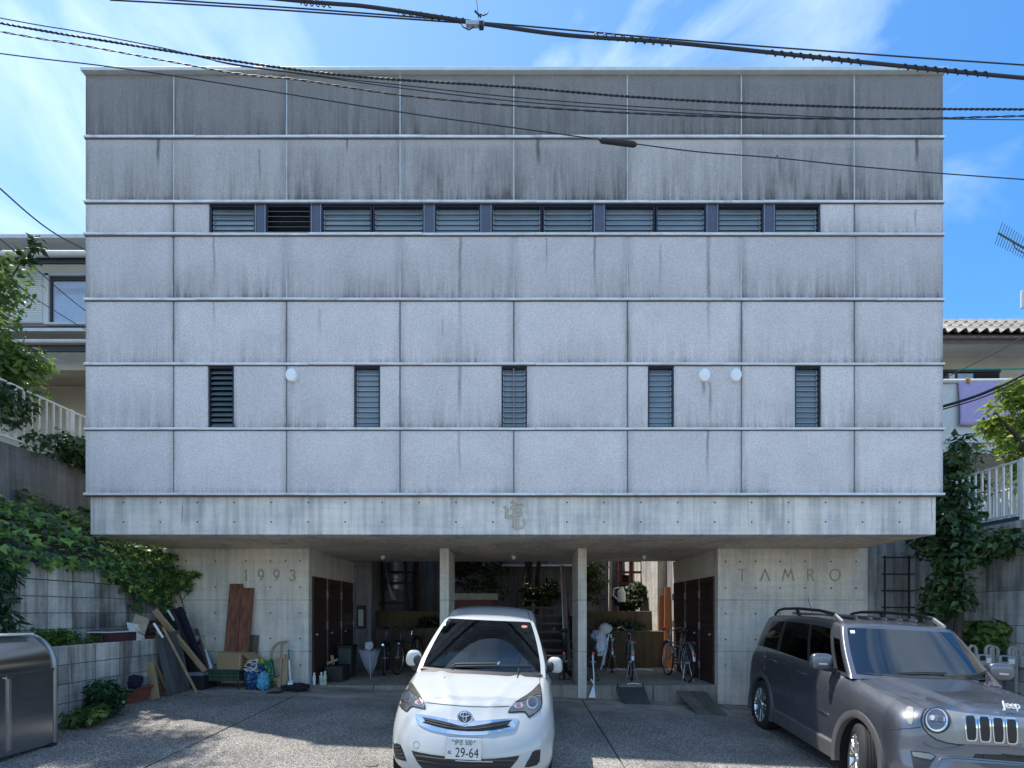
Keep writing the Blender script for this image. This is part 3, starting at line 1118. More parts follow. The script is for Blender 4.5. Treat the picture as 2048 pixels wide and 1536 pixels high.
# garden steps
stp = empty('garden_stairs', (0.95, 12.4, 0))
tag(stp, 'dark open garden stairs climbing from the middle of the garage', 'stairs')
m_tread = M('tread_edge', (0.13, 0.12, 0.11), 0.8, var=0.3)
ysteps = [12.35 + 0.36 * k for k in range(8)]
for k, y in enumerate(ysteps):
    z = 0.22 + 0.235 * k
    tpart(MB().box(0.15, 1.62, y, y + 0.38, z - 0.06, z), stp, 'tread', m_tread, bevel=.006)
for x in (0.1, 1.66):
    tpart(MB().bar((x, 12.3, 0.1), (x, 15.2, 2.0), 0.05, 0.2), stp, 'stringer', M('stringer', (0.03, 0.025, 0.02), 0.8))
# red-brown bench box and pale lid behind the car roof
bx = empty('storage_box', (-0.6, 12.6, 0.9))
tag(bx, 'dark red storage box with a pale lid behind the white car', 'box')
tpart(MB().box(Xx(908, 12.6), Xx(985, 12.6), 12.5, 13.0, 0.9, Yz(1200, 12.5)), bx, 'body', M('dark_red_paint', (0.11, 0.022, 0.022), 0.6))
tpart(MB().box(Xx(905, 12.6), Xx(995, 12.6), 12.45, 13.05, Yz(1199.5, 12.5), Yz(1187, 12.5)), bx, 'lid', M('pale_board', (0.34, 0.31, 0.27), 0.7, var=0.2))
# steel drums on a rack with a ladder and rope
rk = empty('drum_rack', (-2.9, 14.2, 1.4))
tag(rk, 'steel drum rack with dark shelf bars behind the left bicycles', 'rack')
for z in (Yz(1145, 14.2), Yz(1166, 14.2), Yz(1206, 14.2)):
    tpart(MB().box(Xx(745, 14.2), Xx(825, 14.2), 14.1, 14.18, z - .03, z + .03), rk, 'shelf_bar', m_iron)
for px in (748, 768, 815):
    tpart(MB().bar((Xx(px, 14.2), 14.15, 1.35), (Xx(px - 4, 14.2), 14.15, 3.2), 0.06, 0.06), rk, 'upright', m_iron)
m_drum = M('drum_steel', (0.40, 0.43, 0.48), 0.4, 0.6, var=0.15)
for lab, pa, pb in (('upper', 1127, 1143), ('lower', 1150, 1180)):
    x = Xx(791, 14.6)
    z0, z1 = Yz(pb, 14.6), Yz(pa, 14.6)
    h = z1 - z0
    mb = MB().lathe([(0, 0), (.26, 0), (.27, .02), (.26, h * .33), (.275, h * .36), (.26, h * .39), (.26, h * .66), (.275, h * .69), (.26, h * .72), (.26, h - .02), (.27, h), (0, h - .02)], (0, 0, 0), 'z', 24)
    o = mb.build('steel_drum', m_drum, smooth=True)
    o.location = (x, 14.6, z0)
    tag(o, '%s pale steel drum on the dark rack at the back of the garage' % lab, 'drum')
hp = [P(772, 1140, 13.9), P(776, 1160, 13.85), P(779, 1180, 13.8), P(783, 1196, 13.8), P(788, 1200, 13.8), P(776, 1170, 13.8), P(782, 1180, 13.8), P(792, 1200, 13.8)]
simple('rope_loop', MB().tube(hp, 0.018), M('pale_rope', (0.5, 0.46, 0.38), 0.9), 'pale rope hanging in a loop from the drum rack', 'rope')
# wall niche box
nb = empty('meter_box', (Xx(721, 11.95), 11.95, 0.9))
tag(nb, 'dark open meter box on the pale wall behind the left bicycles', 'box')
x0, x1, z0, z1 = Xx(713, 11.9), Xx(730, 11.9), Yz(1257, 11.9), Yz(1211, 11.9)
tpart(MB().box(x0, x1, 11.93, 11.99, z0, z1), nb, 'case', m_black, bevel=.004)
tpart(MB().box(x0 + .04, x1 - .05, 11.915, 11.929, z0 + .06, z1 - .1), nb, 'meter_face', m_steel)
# dark lattice window frame and posts at the back right
lt = empty('timber_trellis', (Xx(1268, 14.5), 14.5, 1.4))
tag(lt, 'dark red timber trellis frame in the sunlit back right of the court', 'trellis')
m_redt = M('dark_red_timber', (0.085, 0.022, 0.018), 0.6, var=0.3)
for px in (1240, 1262, 1300):
    tpart(MB().box(Xx(px, 14.5) - .05, Xx(px, 14.5) + .05, 14.45, 14.55, 1.35, 3.6), lt, 'upright', m_redt)
for py in (1122, 1145, 1167, 1186):
    z = Yz(py, 14.5)
    tpart(MB().box(Xx(1234, 14.5), Xx(1304, 14.5), 14.40, 14.449, z - .035, z + .035), lt, 'crossbar', m_redt)
tpart(MB().box(Xx(1245, 14.5), Xx(1266, 14.5), 14.6, 14.63, Yz(1172, 14.6), Yz(1150, 14.6)), lt, 'dark_panel', m_room)
simple('bleached_board', MB().box(Xx(1266, 15.2), Xx(1300, 15.2), 15.2, 15.25, 1.35, 3.6), M('bleached_board', (0.55, 0.52, 0.48), 0.8, var=0.35, vscale=3, stretch=(6, 1, .5)), 'bleached upright board behind the timber trellis', 'board')
simple('court_post', MB().bar((Xx(1220, 14.8), 14.8, 1.35), (Xx(1221, 14.8), 14.8, 3.6), 0.09, 0.09), M('bleached_board', (1, 1, 1)), 'thin bleached post between court shrubs and trellis', 'post')

# ================================================================ neighbour houses
m_hcream = M('house_cream', (0.52, 0.48, 0.40), 0.8, var=0.08, vscale=2, bump=0.2, bscale=60)
m_hwhite = M('house_offwhite', (0.62, 0.62, 0.60), 0.7, var=0.06)
m_gut = M('gutter_grey', (0.56, 0.57, 0.56), 0.5, var=0.08)
m_hdark = M('house_dark_trim', (0.03, 0.032, 0.038), 0.6)
m_hglass = M('window_glass', (0.38, 0.46, 0.60), 0.08, var=0.1, spec=0.6)
YH = 14.0
hl = empty('cream_house', (-13.5, YH, 4))
tag(hl, 'cream house with shuttered upper window left behind the concrete building', 'house')


def hz(py):
    return Yz(py, YH)


def hx(px):
    return Xx(px, YH)


XA, XB = hx(-330), hx(300)
tpart(MB().box(XA, XB, YH, YH + 7, hz(700), hz(522)), hl, 'upper_wall', m_hcream)
tpart(MB().box(XA, XB, YH + 2.2, YH + 7, 4.0, hz(701)), hl, 'ground_floor_wall', m_hcream)
tpart(MB().box(XA, XB, YH - .05, YH + .35, hz(742), hz(704)), hl, 'porch_lintel', m_hcream)
tpart(MB().box(hx(-120), hx(-80), YH + .05, YH + .3, 4.0, hz(743)), hl, 'porch_post', m_hcream)
rf = tpart(MB().hexa([(XA - .5, YH - .75, hz(512) - .05), (XB + .5, YH - .75, hz(512) - .05), (XB + .5, YH + 7.5, hz(512) + .6), (XA - .5, YH + 7.5, hz(512) + .6),
                (XA - .5, YH - .75, hz(512) + .05), (XB + .5, YH - .75, hz(512) + .05), (XB + .5, YH + 4, hz(512) + 0.15), (XA - .5, YH + 4, hz(512) + .15)]), hl, 'roof', m_gut)
tpart(MB().cyl((XA - .5, YH - .82, Yz(509, YH - .8)), (XB + .5, YH - .82, Yz(509, YH - .8)), 0.085, n=10), rf, 'gutter', m_gut, smooth=True)
tpart(MB().box(XA - .4, XB + .4, YH - .72, YH - .66, Yz(527, YH - .7), Yz(515, YH - .7)), rf, 'fascia', m_hdark)
lf = tpart(MB().hexa([(XA, YH - .7, hz(690)), (XB, YH - .7, hz(690)), (XB, YH - .001, hz(680)), (XA, YH - .001, hz(680)),
                (XA, YH - .7, hz(684)), (XB, YH - .7, hz(684)), (XB, YH - .001, hz(674)), (XA, YH - .001, hz(674))]), hl, 'porch_roof', m_gut)
tpart(MB().box(XA, XB, YH - .66, YH - .6, Yz(703, YH - .65), Yz(690, YH - .65)), lf, 'fascia', m_hdark)
tpart(MB().cyl((XA, YH - .75, Yz(683, YH - .75)), (XB, YH - .75, Yz(683, YH - .75)), 0.06, n=10), lf, 'gutter', m_gut, smooth=True)
# shutter box
sb = tpart(MB().box(hx(20), hx(97), YH - .12, YH - .001, hz(650), hz(554)), hl, 'shutter_box', m_hwhite, bevel=.01)
for k in range(22):
    z = hz(648) + (hz(557) - hz(648)) * (k + .5) / 22
    tpart(MB().bar((hx(24), YH - .128, z), (hx(94), YH - .128, z), 0.02, 0.045), sb, 'shutter_slat', m_hwhite)
wf = tpart(MB().box(hx(98), hx(106), YH - .14, YH, hz(651), hz(553)).box(hx(210), hx(216), YH - .14, YH, hz(651), hz(553)).box(hx(98), hx(216), YH - .14, YH, hz(557), hz(553)).box(hx(98), hx(216), YH - .16, YH, hz(654), hz(651)), hl, 'window', m_gut)
tpart(MB().box(hx(106.2), hx(209.8), YH - .05, YH - .03, hz(650.8), hz(565)), wf, 'pane', m_hglass)
tpart(MB().box(hx(106.2), hx(209.8), YH - .09, YH - .03, hz(564.8), hz(557.2)).box(hx(106.2), hx(110), YH - .09, YH - .051, hz(650.6), hz(565)), wf, 'sash', m_hdark)
tpart(MB().box(XA, XB, YH - .06, YH - .001, hz(657), hz(654.5)), hl, 'sill_band', m_hdark)
tpart(MB().box(hx(150), hx(176), YH + 1.5, YH + 2.2, hz(503), hz(484)), rf, 'chimney', M('chimney_brick', (0.38, 0.14, 0.12), 0.9, var=0.3, vscale=9))
fe = MB()
fe_o = simple('planter_hedge_box', MB().box(hx(0), hx(200), YH - 3, YH - 2.7, 4.2, 4.7), m_hcream, 'low cream parapet in front of the left house porch', 'wall')

hr = empty('tiled_house', (13.5, YH, 3))
tag(hr, 'beige house with curved grey roof tiles right behind the concrete building', 'house')
XC, XD = hx(1760), hx(2330)
tpart(MB().box(XC, XD, YH + .6, YH + 7, 3.0, hz(676)), hr, 'upper_wall', m_hcream)
tpart(MB().box(XC, XD, YH - .1, YH + .599, hz(693), hz(678)), hr, 'eave_board', m_hwhite)
rb = tpart(MB().hexa([(XC, YH - .5, Yz(674, YH - .5)), (XD, YH - .5, Yz(674, YH - .5)), (XD, YH + .85, Yz(674, YH - .5) + 1.12), (XC, YH + .85, Yz(674, YH - .5) + 1.12),
                (XC, YH - .5, Yz(670, YH - .5)), (XD, YH - .5, Yz(670, YH - .5)), (XD, YH + .83, Yz(670, YH - .5) + 1.10), (XC, YH + .83, Yz(670, YH - .5) + 1.10)]), hr, 'roof', M('roof_underlay', (0.12, 0.085, 0.07), 0.9))
m_tile = M('roof_tile', (0.20, 0.175, 0.15), 0.55, var=0.15, vscale=4, rand=0.15)
tl = MB()
nseg = 8
tw, tlg = 0.30, 0.66
ln = sqrt(4.1 ** 2 + 1.2 ** 2)
sl = Vector((0, 3.0, 2.5)).normalized()
nr = Vector((0, -2.5, 3.0)).normalized()
tv, tf = [], []
for i in range(nseg + 1):
    u = i / nseg
    hgt = 0.055 * sin(u * 2 * pi - 0.6) + 0.02
    for s in (0, 1):
        for th in (0, 0.02):
            p = Vector((u * tw * 1.04, 0, 0)) + sl * (s * tlg) + nr * (hgt + th + (0.03 if s == 0 else 0.0))
            tv.append(p)
for i in range(nseg):
    a, b = i * 4, (i + 1) * 4
    tf += [(a + 1, b + 1, b + 3, a + 3), (a, a + 2, b + 2, b), (a, b, b + 1, a + 1), (a + 2, a + 3, b + 3, b + 2)]
tile_me = None
base = Vector((XC, YH - .60, Yz(671, YH - .5) + .02)) - Vector(hr.location)
for r in range(3):
    for c in range(int((XD - XC) / tw)):
        if tile_me is None:
            o = MB().add(tv, tf).build('roof_tile', m_tile, rb, smooth=True)
            tile_me = o.data
        else:
            o = bpy.data.objects.new('roof_tile', tile_me)
            COL.objects.link(o)
            o.parent = rb
        o.location = base + Vector((c * tw, 0, 0)) + sl * (r * tlg * 0.9)
rdg = MB()
for r in range(3, 8):
    pass
upper = MB()
for c in range(int((XD - XC) / tw)):
    for r in range(3, 3):
        off = base + Vector((c * tw, 0, 0)) + sl * (r * tlg * 0.9)
        upper.add([p + off for p in tv], tf)

tpart(MB().cyl((XC, YH + .80, Yz(673, YH - .5) + 1.15), (XD, YH + .80, Yz(673, YH - .5) + 1.15), 0.10, n=10), rb, 'ridge', m_tile, smooth=True)
tpart(MB().cyl((XC, YH - .62, Yz(677, YH - .6)), (XD, YH - .62, Yz(677, YH - .6)), 0.05, n=8), rb, 'gutter', M('brown_gutter', (0.10, 0.06, 0.045), 0.5), smooth=True)
wf2 = tpart(MB().box(hx(1870), hx(2034), YH + .50, YH + .599, hz(800), hz(729)).box(hx(1870), hx(2034), YH + .46, YH + .599, hz(728.5), hz(723)), hr, 'window', m_hdark)
for a, b, mm in ((1872, 1922, m_room), (1928, 1940, m_hwhite), (1946, 1978, m_hglass), (1982, 2030, m_room)):
    tpart(MB().box(hx(a), hx(b), YH + .48, YH + .499, hz(798), hz(731)), wf2, 'pane', mm)
bal = tpart(MB().box(hx(1760), hx(2330), YH - .9, YH - .8, Yz(885, YH - .9), Yz(768, YH - .9)), hr, 'balcony_wall', m_hwhite)
tpart(MB().cyl((hx(1760), YH - .92, Yz(764, YH - .9)), (hx(2010), YH - .92, Yz(762, YH - .9)), 0.06, n=10), bal, 'handrail', m_hwhite, smooth=True)
tpart(MB().cyl((hx(1885), YH - .5, Yz(738, YH - .5)), (hx(2100), YH - .5, Yz(736, YH - .5)), 0.03, n=8), hr, 'laundry_pole', M('green_pole', (0.08, 0.30, 0.22), 0.4))
tpart(MB().box(hx(1760), hx(2330), YH - .85, YH + .2, Yz(905, YH - .9), Yz(886, YH - .9)), hr, 'balcony_floor', m_hwhite)
# sheet over the balcony wall
sh = MB()
nx_, nz_ = 30, 10
x0, x1 = Xx(1917, YH - .96), Xx(2140, YH - .96)
for k in range(nz_ + 1):
    for i in range(nx_ + 1):
        u, v = i / nx_, k / nz_
        z = Yz(763, YH - .95) * (1 - v) + Yz(852, YH - .95) * v
        y = YH - .955 - 0.035 * v * (1 + sin(u * 23 + v * 2.5)) - 0.015 * (1 + sin(u * 61 + v * 4)) * v
        sh.v.append((x0 + (x1 - x0) * u, y, z))
for k in range(nz_):
    for i in range(nx_):
        a = k * (nx_ + 1) + i
        sh.f.append((a, a + nx_ + 1, a + nx_ + 2, a + 1))
o = simple('bed_sheet', sh, M('lilac_cloth', (0.44, 0.36, 0.60), 0.9, var=0.06), 'lilac bed sheet hung over the balcony of the right house', 'sheet', smooth='all')
o.modifiers.new('solid', 'SOLIDIFY').thickness = 0.008
yc = simple('cloth_clip', MB().tube([P(1932, 757, YH - .98), P(1938, 760, YH - 1.0), P(1940, 766, YH - 1.0)], 0.035), M('orange_plastic', (0.65, 0.32, 0.06), 0.5), 'orange clip at the corner of the lilac sheet', 'clip')
# television aerial and a white box on the far right
an = empty('tv_aerial', P(2040, 505, 13.0))
tag(an, 'grey comb-like television aerial against the blue sky at right', 'aerial')
a0, a1 = P(1996, 466, 13.0), P(2085, 518, 12.6)
m_al = M('aerial_metal', (0.10, 0.10, 0.11), 0.5, 0.5)
tpart(MB().cyl(a0, a1, 0.022, n=6), an, 'boom', m_al)
dv = (a1 - a0).normalized()
for k in range(18):
    p = a0.lerp(a1, (k + .3) / 18)
    e = Vector((0.22, 0.42, -0.3)).normalized() * (0.27 - 0.004 * k)
    tpart(MB().cyl(p - e, p + e, 0.008, n=5), an, 'element', m_al)
tpart(MB().cyl(P(2070, 509, 12.7), P(2070, 900, 12.7), 0.03, n=8), an, 'mast', m_al)
tpart(MB().tube([P(2026, 484, 12.9), P(2030, 496, 12.9), P(2045, 505, 12.8), P(2070, 512, 12.7)], 0.012), an, 'brace', m_al)
simple('antenna_box', MB().box(Xx(2043, 12.5), Xx(2075, 12.5), 12.5, 12.54, Yz(616, 12.5), Yz(580, 12.5)), m_hwhite, 'white box on the aerial mast at the right edge', 'box', bevel=.04)
# ================================================================ cars
def interp(pts, x):
    """monotone-ish smooth interpolation through (x, y) pairs"""
    if x <= pts[0][0]:
        return pts[0][1]
    if x >= pts[-1][0]:
        return pts[-1][1]
    for i in range(len(pts) - 1):
        x0, y0 = pts[i]
        x1, y1 = pts[i + 1]
        if x <= x1:
            t = (x - x0) / (x1 - x0)

            def sl(k):
                if 0 < k < len(pts) - 1:
                    a = (pts[k][1] - pts[k - 1][1]) / (pts[k][0] - pts[k - 1][0])
                    b = (pts[k + 1][1] - pts[k][1]) / (pts[k + 1][0] - pts[k][0])
                    return 0 if a * b <= 0 else 2 * a * b / (a + b)
                return (pts[min(k + 1, len(pts) - 1)][1] - pts[max(k - 1, 0)][1]) / (pts[min(k + 1, len(pts) - 1)][0] - pts[max(k - 1, 0)][0])
            h = x1 - x0
            m0, m1 = sl(i) * h, sl(i + 1) * h
            t2, t3 = t * t, t * t * t
            return (2 * t3 - 3 * t2 + 1) * y0 + (t3 - 2 * t2 + t) * m0 + (-2 * t3 + 3 * t2) * y1 + (t3 - t2) * m1
    return pts[-1][1]


def lin(a, b, n):
    return [a + (b - a) * i / n for i in range(n + 1)]


def mapped_box(fx, A, B, C_):
    """surface of a box with parameter lists A (across), B (along), C_ (up) mapped by fx(a, b, c);
    returns verts and faces tagged by side"""
    idx, V, faces = {}, [], []

    def vid(i, j, k):
        q = (i, j, k)
        if q not in idx:
            idx[q] = len(V)
            V.append(fx(A[i], B[j], C_[k]))
        return idx[q]
    na, nb, nc = len(A) - 1, len(B) - 1, len(C_) - 1
    for i in range(na):
        for k in range(nc):
            faces.append((('front', i, k), (vid(i, 0, k), vid(i + 1, 0, k), vid(i + 1, 0, k + 1), vid(i, 0, k + 1))))
            faces.append((('rear', i, k), (vid(i, nb, k), vid(i, nb, k + 1), vid(i + 1, nb, k + 1), vid(i + 1, nb, k))))
        for j in range(nb):
            faces.append((('top', i, j), (vid(i, j, nc), vid(i + 1, j, nc), vid(i + 1, j + 1, nc), vid(i, j + 1, nc))))
            faces.append((('bottom', i, j), (vid(i, j, 0), vid(i, j + 1, 0), vid(i + 1, j + 1, 0), vid(i + 1, j, 0))))
    for j in range(nb):
        for k in range(nc):
            faces.append((('left', j, k), (vid(0, j, k), vid(0, j, k + 1), vid(0, j + 1, k + 1), vid(0, j + 1, k))))
            faces.append((('right', j, k), (vid(na, j, k), vid(na, j + 1, k), vid(na, j + 1, k + 1), vid(na, j, k + 1))))
    return V, faces


def submesh(V, faces, sel):
    mb = MB()
    m = {}
    for t, f in faces:
        if not sel(t):
            continue
        q = []
        for i in f:
            if i not in m:
                m[i] = len(mb.v)
                mb.v.append(tuple(V[i]))
            q.append(m[i])
        mb.f.append(tuple(q))
    return mb


def car_root(name, loc, yaw, dz):
    o = empty(name)
    n = Vector((0.0435, -0.0435, 1)).normalized()
    q = Vector((0, 0, 1)).rotation_difference(n)
    o.matrix_world = Matrix.Translation((loc[0], loc[1], gz(*loc) + dz)) @ q.to_matrix().to_4x4() @ Matrix.Rotation(yaw, 4, 'Z') @ Matrix.Diagonal((1, 1, VS, 1))
    return o


def bvh_of(objs, root):
    V, Fc = [], []
    for o in objs:
        n = len(V)
        V += [o.matrix_basis @ v.co for v in o.data.vertices]
        Fc += [tuple(i + n for i in p.vertices) for p in o.data.polygons]
    return BVHTree.FromPolygons(V, Fc)


class Skin:
    """lays outlines measured on the photograph onto a car body, as solid pieces in the car's own space"""
    def __init__(self, root, objs, Mw):
        self.b = bvh_of(objs, root)
        self.M = Mw
        self.Mi = Mw.inverted()
        self.eye = self.Mi @ Vector((0, 0, EYE))

    def hit(self, px, py):
        w = self.Mi @ P(px, py, 5.0)
        d = (w - self.eye).normalized()
        return self.b.ray_cast(self.eye, d)

    def pt(self, px, py, off=0.0):
        h, n, _, _ = self.hit(px, py)
        if h is None:
            h, n, _, _ = self.b.find_nearest(self.Mi @ P(px, py, 5.0))
        if n.dot(self.eye - h) < 0:
            n = -n
        return h + n * off, n

    def patch(self, outline, off, base=-0.006, res=6.0, inset=0.0):
        """outline in photo pixels -> raised piece: top at 'off' above the body, skirt down to 'base'"""
        out = []
        n = len(outline)
        for i in range(n):
            a, b = Vector(outline[i]), Vector(outline[(i + 1) % n])
            m = max(1, int((b - a).length / res))
            for k in range(m):
                out.append(a.lerp(b, k / m))
        bm = bmesh.new()
        vs = [bm.verts.new((p.x, p.y, 0)) for p in out]
        bm.faces.new(vs)
        bmesh.ops.triangulate(bm, faces=bm.faces[:])
        for _ in range(4):
            lng = [e for e in bm.edges if e.calc_length() > res * 1.7 and not e.is_boundary]
            if not lng:
                break
            bmesh.ops.subdivide_edges(bm, edges=lng, cuts=1, use_grid_fill=False)
            bmesh.ops.triangulate(bm, faces=[f for f in bm.faces if len(f.verts) > 3])
        bm.verts.index_update()
        mb = MB()
        for v in bm.verts:
            p, _ = self.pt(v.co.x, v.co.y, off)
            mb.v.append(tuple(p))
        bnd = [e for e in bm.edges if e.is_boundary]
        for f in bm.faces:
            mb.f.append(tuple(v.index for v in f.verts))
        low = {}
        for e in bnd:
            for v in e.verts:
                if v.index not in low:
                    low[v.index] = len(mb.v)
                    p, _ = self.pt(v.co.x, v.co.y, base)
                    mb.v.append(tuple(p))
        for e in bnd:
            a, b = e.verts[0].index, e.verts[1].index
            mb.f.append((a, b, low[b], low[a]))
        bm.free()
        return mb

    def line(self, pts, r=0.004, off=0.0, n=6, step=5.0):
        q = []
        for a, b in zip(pts[:-1], pts[1:]):
            a, b = Vector(a), Vector(b)
            m = max(1, int((b - a).length / step))
            for k in range(m):
                q.append(a.lerp(b, k / m))
        q.append(Vector(pts[-1]))
        return MB().tube([self.pt(p.x, p.y, off)[0] for p in q], r, n)


def z5(pts, s, ox, oy):
    return [(ox + x / s, oy + y / s) for x, y in pts]


def ellipse(cx, cy, rx, ry, n=24, a0=0, a1=360):
    return [(cx + rx * cos(radians(a0 + (a1 - a0) * k / n)), cy + ry * sin(radians(a0 + (a1 - a0) * k / n))) for k in range(n)]


m_glass = glass_mat('car_glass', (0.52, 0.60, 0.57), 1.55)
m_glass_d = glass_mat('privacy_glass', (0.10, 0.11, 0.12), 1.5)
m_tyre = M('tyre_rubber', (0.022, 0.022, 0.023), 0.85, var=0.15)
m_arch = M('arch_liner', (0.010, 0.010, 0.010), 0.95, var=0)
m_chrome = M('chrome', (0.72, 0.74, 0.76), 0.08, 1.0, var=0)
m_rim = M('alloy', (0.62, 0.63, 0.64), 0.25, 0.9, var=0.05)
m_trimk = M('black_trim', (0.025, 0.025, 0.027), 0.55, var=0.1)
m_grille = M('grille_black', (0.010, 0.010, 0.011), 0.45, var=0)
m_lampd = M('lamp_reflector_grey', (0.20, 0.19, 0.17), 0.22, 0.7, var=0.08, coat=1.0)
m_lampb = M('lamp_brown', (0.13, 0.115, 0.085), 0.2, 0.55, var=0.1, coat=1.0)
m_lens = M('lamp_lens', (0.06, 0.075, 0.10), 0.05, 0.2, var=0, coat=1.0)
m_lensw = M('lamp_clear', (0.55, 0.57, 0.58), 0.1, 0.6, var=0.1, coat=1.0)
m_amber = M('amber_lens', (0.36, 0.12, 0.06), 0.15, 0.1, var=0, coat=1.0)
m_int = M('cabin_grey', (0.075, 0.08, 0.08), 0.8, var=0.1)
m_dash = M('dashboard', (0.30, 0.33, 0.33), 0.75, var=0.1)
m_plate = M('plate_white', (0.66, 0.67, 0.66), 0.45, var=0.03)
m_plateg = M('plate_green_black', (0.012, 0.022, 0.022), 0.5, var=0)


def wheel(root, x, y, r, w, rim_r, side, spokes, yaw=0.0, name='wheel'):
    """axle along x; outer face towards side"""
    wz = r
    T = Matrix.Translation((x, y, wz)) @ Matrix.Rotation(yaw, 4, 'Z')
    hw = w / 2
    prof = [(rim_r, -hw * .9), (rim_r + .015, -hw), (r - .04, -hw), (r - .012, -hw * .82), (r - .002, -hw * .62)]
    for k in (-2, -1, 0, 1, 2):
        c = k * hw * 0.24
        if k:
            pass
        prof += [(r, c - hw * .09), (r, c + hw * .04)]
        if k < 2:
            prof += [(r - .009, c + hw * .06), (r - .009, c + hw * .12)]
    prof += [(r - .002, hw * .62), (r - .012, hw * .82), (r - .04, hw), (rim_r + .015, hw), (rim_r, hw * .9), (rim_r, -hw * .9)]
    wh = MB().lathe(prof, (0, 0, 0), 'x', 56).xf(T).build(name, m_tyre, root, smooth='all')
    for p in wh.data.polygons:
        p.use_smooth = False
    so = side * hw * 0.72
    rp = [(rim_r + .006, side * hw * .93), (rim_r - .012, side * hw * .95), (rim_r - .022, side * hw * .75), (rim_r - .035, -side * hw * .6), (0.05, -side * hw * .62)]
    rim = MB().lathe(rp, (0, 0, 0), 'x', 40).xf(T).build('rim', m_rim, wh, smooth=True)
    sp = MB()
    for k in range(spokes):
        a = 2 * pi * k / spokes
        for da in (-0.13, 0.13):
            p0 = Vector((so, 0.055 * cos(a), 0.055 * sin(a)))
            p1 = Vector((side * hw * .86, (rim_r - .015) * cos(a + da), (rim_r - .015) * sin(a + da)))
            sp.bar(p0, p1, 0.026, 0.022, (side, 0, 0))
    sp.cyl((so - side * .02, 0, 0), (so + side * .018, 0, 0), 0.062, 0.05, 20)
    sp.xf(T).build('spokes', m_rim, wh, bevel=.003)
    MB().lathe([(rim_r - .04, -side * hw * .2), (0.03, -side * hw * .22)], (0, 0, 0), 'x', 30).xf(T).build('brake_disc', m_arch, wh)
    return wh


def cut_arches(body, root, arches):
    """opens round wheel arches in the body sides and puts a dark liner behind each"""
    bm = bmesh.new()
    bm.from_mesh(body.data)
    for s, y, z, r, xin, xout in arches:
        kill = []
        for f in bm.faces:
            c = f.calc_center_median()
            if c.x * s > 0.45 and (c.y - y) ** 2 + (c.z - z) ** 2 < r * r:
                kill.append(f)
        bmesh.ops.delete(bm, geom=kill, context='FACES')
        for v in bm.verts:
            if v.co.x * s > 0.45 and v.is_boundary:
                d = sqrt((v.co.y - y) ** 2 + (v.co.z - z) ** 2)
                if d < r + 0.09 and v.co.z > 0.24:
                    k = r / max(d, .01)
                    v.co.y = y + (v.co.y - y) * k
                    v.co.z = z + (v.co.z - z) * k
        n = 30
        mb = MB()
        for k in range(n + 1):
            a = radians(-35 + 250 * k / n)
            for x in (xout, xin):
                mb.v.append((s * x, y + (r + .006) * cos(a), z + (r + .006) * sin(a)))
        for k in range(n):
            mb.f.append((2 * k, 2 * k + 2, 2 * k + 3, 2 * k + 1))
        mb.f.append(tuple(2 * k + 1 for k in range(n + 1)))
        mb.build('arch_liner', m_arch, root)
    loose = [v for v in bm.verts if not v.link_faces]
    bmesh.ops.delete(bm, geom=loose, context='VERTS')
    bm.to_mesh(body.data)
    bm.free()


def text_mesh(s, size, depth=0.001, bold=0.0, align='CENTER'):
    cu = bpy.data.curves.new('txt', 'FONT')
    cu.body = s
    cu.size = size
    cu.align_x = align
    cu.extrude = depth
    cu.offset = bold
    o = bpy.data.objects.new('txt', cu)
    COL.objects.link(o)
    dg = bpy.context.evaluated_depsgraph_get()
    me = bpy.data.meshes.new_from_object(o.evaluated_get(dg))
    bpy.data.objects.remove(o)
    bpy.data.curves.remove(cu)
    return me


def seat(root, x, y, mat_, z=0.55):
    mb = MB()
    mb.hexa([(x - .24, y, z), (x + .24, y, z), (x + .22, y + .12, z), (x - .22, y + .12, z), (x - .21, y + .20, z + .66), (x + .21, y + .20, z + .66), (x + .2, y + .30, z + .66), (x - .2, y + .30, z + .66)])
    s = mb.build('seat', mat_, root, bevel=.04)
    MB().hexa([(x - .13, y + .21, z + .70), (x + .13, y + .21, z + .70), (x + .13, y + .31, z + .70), (x - .13, y + .31, z + .70), (x - .11, y + .24, z + .88), (x + .11, y + .24, z + .88), (x + .11, y + .32, z + .88), (x - .11, y + .32, z + .88)]).build('headrest', mat_, s, bevel=.03)
    MB().cyl((x - .06, y + .26, z + .6), (x - .06, y + .27, z + .75), .008).cyl((x + .06, y + .26, z + .6), (x + .06, y + .27, z + .75), .008).build('headrest_posts', m_chrome, s)


def steering(root, x, y, z):
    T = Matrix.Translation((x, y, z)) @ Matrix.Rotation(radians(62), 4, 'X')
    pts = [(0.185 * cos(2 * pi * k / 28), 0.185 * sin(2 * pi * k / 28), 0) for k in range(28)]
    MB().tube(pts, 0.016, 8, True).cyl((-.18, 0, 0), (.18, 0, 0), .018).cyl((0, 0, 0), (0, -.18, 0), .016).cyl((0, 0, -.03), (0, 0, .02), .07, .06, 16).xf(T).build('steering_wheel', m_trimk, root, smooth=True)
# ---------------------------------------------------------------- white hatchback
m_pearl = M('pearl_white_paint', (0.44, 0.455, 0.45), 0.28, 0.0, var=0.015, vscale=1.2, coat=1.0)
wcar = car_root('white_hatchback', (-0.4665, 4.44), radians(-2.42), -0.055)
tag(wcar, 'pearl white compact hatchback parked nose-out in front of the left column', 'car')
L_, W_ = 3.995, 0.8475


def wc_front(xn, c):
    prof = interp([(0, .13), (.10, .05), (.22, .0), (.36, .0), (.5, .012), (.66, .045), (.80, .10), (.92, .18), (1, .27)], c)
    return prof + 0.56 * (1 - (1 - min(1, abs(xn)) ** 2.45) ** 0.46)


